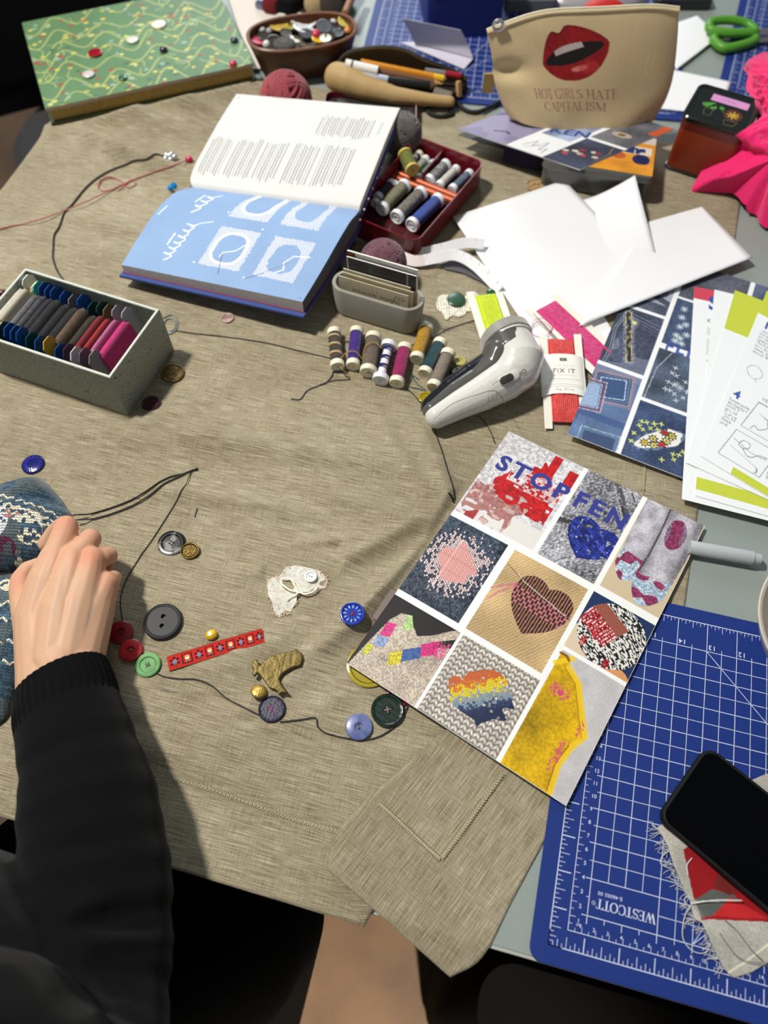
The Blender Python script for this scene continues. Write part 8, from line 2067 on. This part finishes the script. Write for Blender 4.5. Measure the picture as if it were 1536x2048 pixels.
thread('long grey thread from the terrazzo box to the loose spools', [(352, 662), (396, 668), (450, 674), (520, 684), (590, 700), (640, 712), (664, 718)], .05, tg_, jit=.006)
thread('dark thread passing behind the loose spools towards the lace', [(690, 682, .1), (740, 690, .1), (790, 694, .1), (826, 690), (866, 676), (892, 660), (920, 650), (952, 640)], .05, tg_)
thread('dark thread from the spools down to the picture card', [(812, 776), (836, 800), (862, 838), (878, 886), (892, 930), (904, 968), (910, 1000)], .05, tb_, jit=.006)
thread('short dark thread fuzz beside the picture card edge', [(898, 986), (904, 996), (907, 1004)], .10, tb_, jit=.03)
thread('dark thread falling from the shaver to the picture card', [(958, 832), (970, 846), (982, 866), (990, 888)], .045, tb_)
thread('navy thread tail left of the loose spools', [(582, 798), (600, 799), (614, 782), (636, 772), (652, 766), (664, 752), (668, 744), (690, 742), (704, 738)], .05, tnv)
thread('brown-grey thread tail curling below the first spools', [(640, 770), (664, 762), (690, 760), (700, 758), (690, 752), (686, 742)], .045, tg_)
thread('golden thread looping over the first three spools', [(700, 752, .1), (684, 738, .9), (680, 722, .9), (692, 706, 1.3), (708, 702, 1.5), (720, 712, 1.2), (725, 718, .9), (728, 700, 1.2), (736, 688, 1.6), (750, 684, 1.7), (762, 696, 1.4)], .05, tgd)
thread('navy thread across the ends of the brown-grey and blue spools', [(722, 730, .8), (738, 744, 1.0), (748, 752, .8)], .045, tnv)
thread('dark green thread tangle between the teal and magenta spools', [(822, 740), (824, 756), (818, 772), (836, 778), (852, 782), (834, 768), (826, 752), (838, 760)], .04, T('teal_thread', (8, 62, 72), (18, 80, 90)))
thread('dark thread short run by the yellow glass buttons', [(930, 734), (944, 756), (958, 776), (964, 790)], .04, tb_)
thread('pink thread loops beside the neon pink floss card', [(1064, 652, .5), (1070, 640, .6), (1088, 636, .6), (1104, 646, .6), (1100, 666, .6), (1080, 674, .5), (1064, 666, .5), (1066, 650, .6), (1086, 644, .7), (1102, 656, .7), (1094, 672, .6)], .035, thp)
thread('black thread curl lying on the blue mat', [(1355, 1378, .2), (1361, 1390, .2), (1360, 1402, .2), (1352, 1406, .2), (1348, 1400, .2)], .035, tb_, None)
thread('fine white thread on the blue mat beside the phone', [(1240, 1662, .1), (1256, 1658, .1), (1272, 1644, .1), (1286, 1640, .1), (1312, 1650, .1)], .025, twh, None)
thread('grey thread at the left edge behind the terrazzo box', [(-5, 604), (20, 612), (44, 618), (60, 612)], .05, tg_)
thread('dark thread through the garnet bead at the left edge', [(10, 586, .2), (40, 580, .1), (70, 580, .05)], .05, tg_)
thread('coil of clear nylon thread behind the right end of the terrazzo box', [(326, 636), (344, 630), (354, 644), (352, 660), (338, 668), (326, 660), (332, 640), (348, 640), (350, 656), (340, 664)], .07, M('clear_nylon', (170, 180, 180), .2, trans=.4), None)
thread('tiny blue-grey thread snip on the linen above the tortoise button', [(394, 1016), (391, 1026), (389, 1034)], .06, M('blue_grey_snip', (112, 122, 134), .8), None)
thread('pale grey thread snip below the green button', [(322, 1378), (340, 1382), (356, 1384)], .03, M('pale_snip', (150, 156, 156), .8), None)
nd0, nd1 = at(1066, 626, 1.4), at(1120, 684, 1.4); mb = MB(); mb.tube([nd0, nd0.lerp(nd1, .5), nd1], [.02, .06, .05], 8); tag(obj('needle', mb, m_steel), 'steel needle lying at the left side of the neon pink floss card', 'needle')
mb = MB(); q = [at(a, b, 2.6) for a, b in ((66, 1010), (78, 1030), (84, 1054), (84, 1066))]; 
tag(obj('thread', mb.tube(spline([at(66, 1008, 3.2), at(78, 1028, 3.35), at(85, 1048, 3.2), at(84, 1066, 3.0)], 8), .03, 6), M('silver_wire', (130, 136, 140), .4)), 'fine grey thread lying on the knitted sock beside the fingers', 'thread')
# frayed threads belonging to the scrap under the phone
sc_ = bpy.data.objects['fabric_scrap']; mb = MB(); rg = random.Random(12)
edge = spline([at(a, b, .62) for a, b in ((1313, 1655), (1332, 1690), (1345, 1730), (1362, 1765), (1378, 1800), (1386, 1838), (1402, 1846), (1430, 1905), (1447, 1937))], 14)
for i in range(95):
    p = edge[rg.randrange(len(edge))]; a = math.radians(180 + rg.uniform(-60, 60)); pts = [p]
    for k in range(4): a += rg.uniform(-.7, .7); pts.append(pts[-1] + Vector((math.cos(a), math.sin(a), 0)) * rg.uniform(.08, .30)); pts[-1].z = .40 + .15 * rg.random()
    mb.tube(spline(pts, 3), .018, 4)
for q in (((1340, 1700), (1325, 1712), (1322, 1728), (1338, 1736), (1350, 1744)), ((1386, 1796), (1372, 1794), (1370, 1806), (1384, 1812), (1392, 1800)), ((1384, 1808), (1372, 1826), (1366, 1850), (1366, 1876), (1378, 1896), (1396, 1906), (1412, 1904), (1420, 1888))):
    mb.tube(spline([at(a, b, .62) for a, b in q], 8), .032, 5)
obj('frayed_threads', mb, twh, sc_)
for q, lb in ((((1440, 1866), (1456, 1890), (1476, 1914), (1502, 1924), (1545, 1926)), 'first'), (((1450, 1840), (1476, 1864), (1500, 1896), (1526, 1922)), 'second')):
    mb = MB(); mb.tube(spline([at(a, b, .82) for a, b in q], 8), .03, 5); obj('grey_stitch', mb, M('grey_stitch_thread', (96, 96, 98), .8), sc_)
mb = MB(); mb.tube(spline([at(a, b, .84) for a, b in ((1382, 1808), (1410, 1803), (1440, 1800), (1484, 1801))], 8), .05, 5); mb.tube(spline([at(a, b, .84) for a, b in ((1384, 1716), (1374, 1730), (1376, 1750))], 8), .04, 5); obj('white_stitch', mb, twh, sc_)
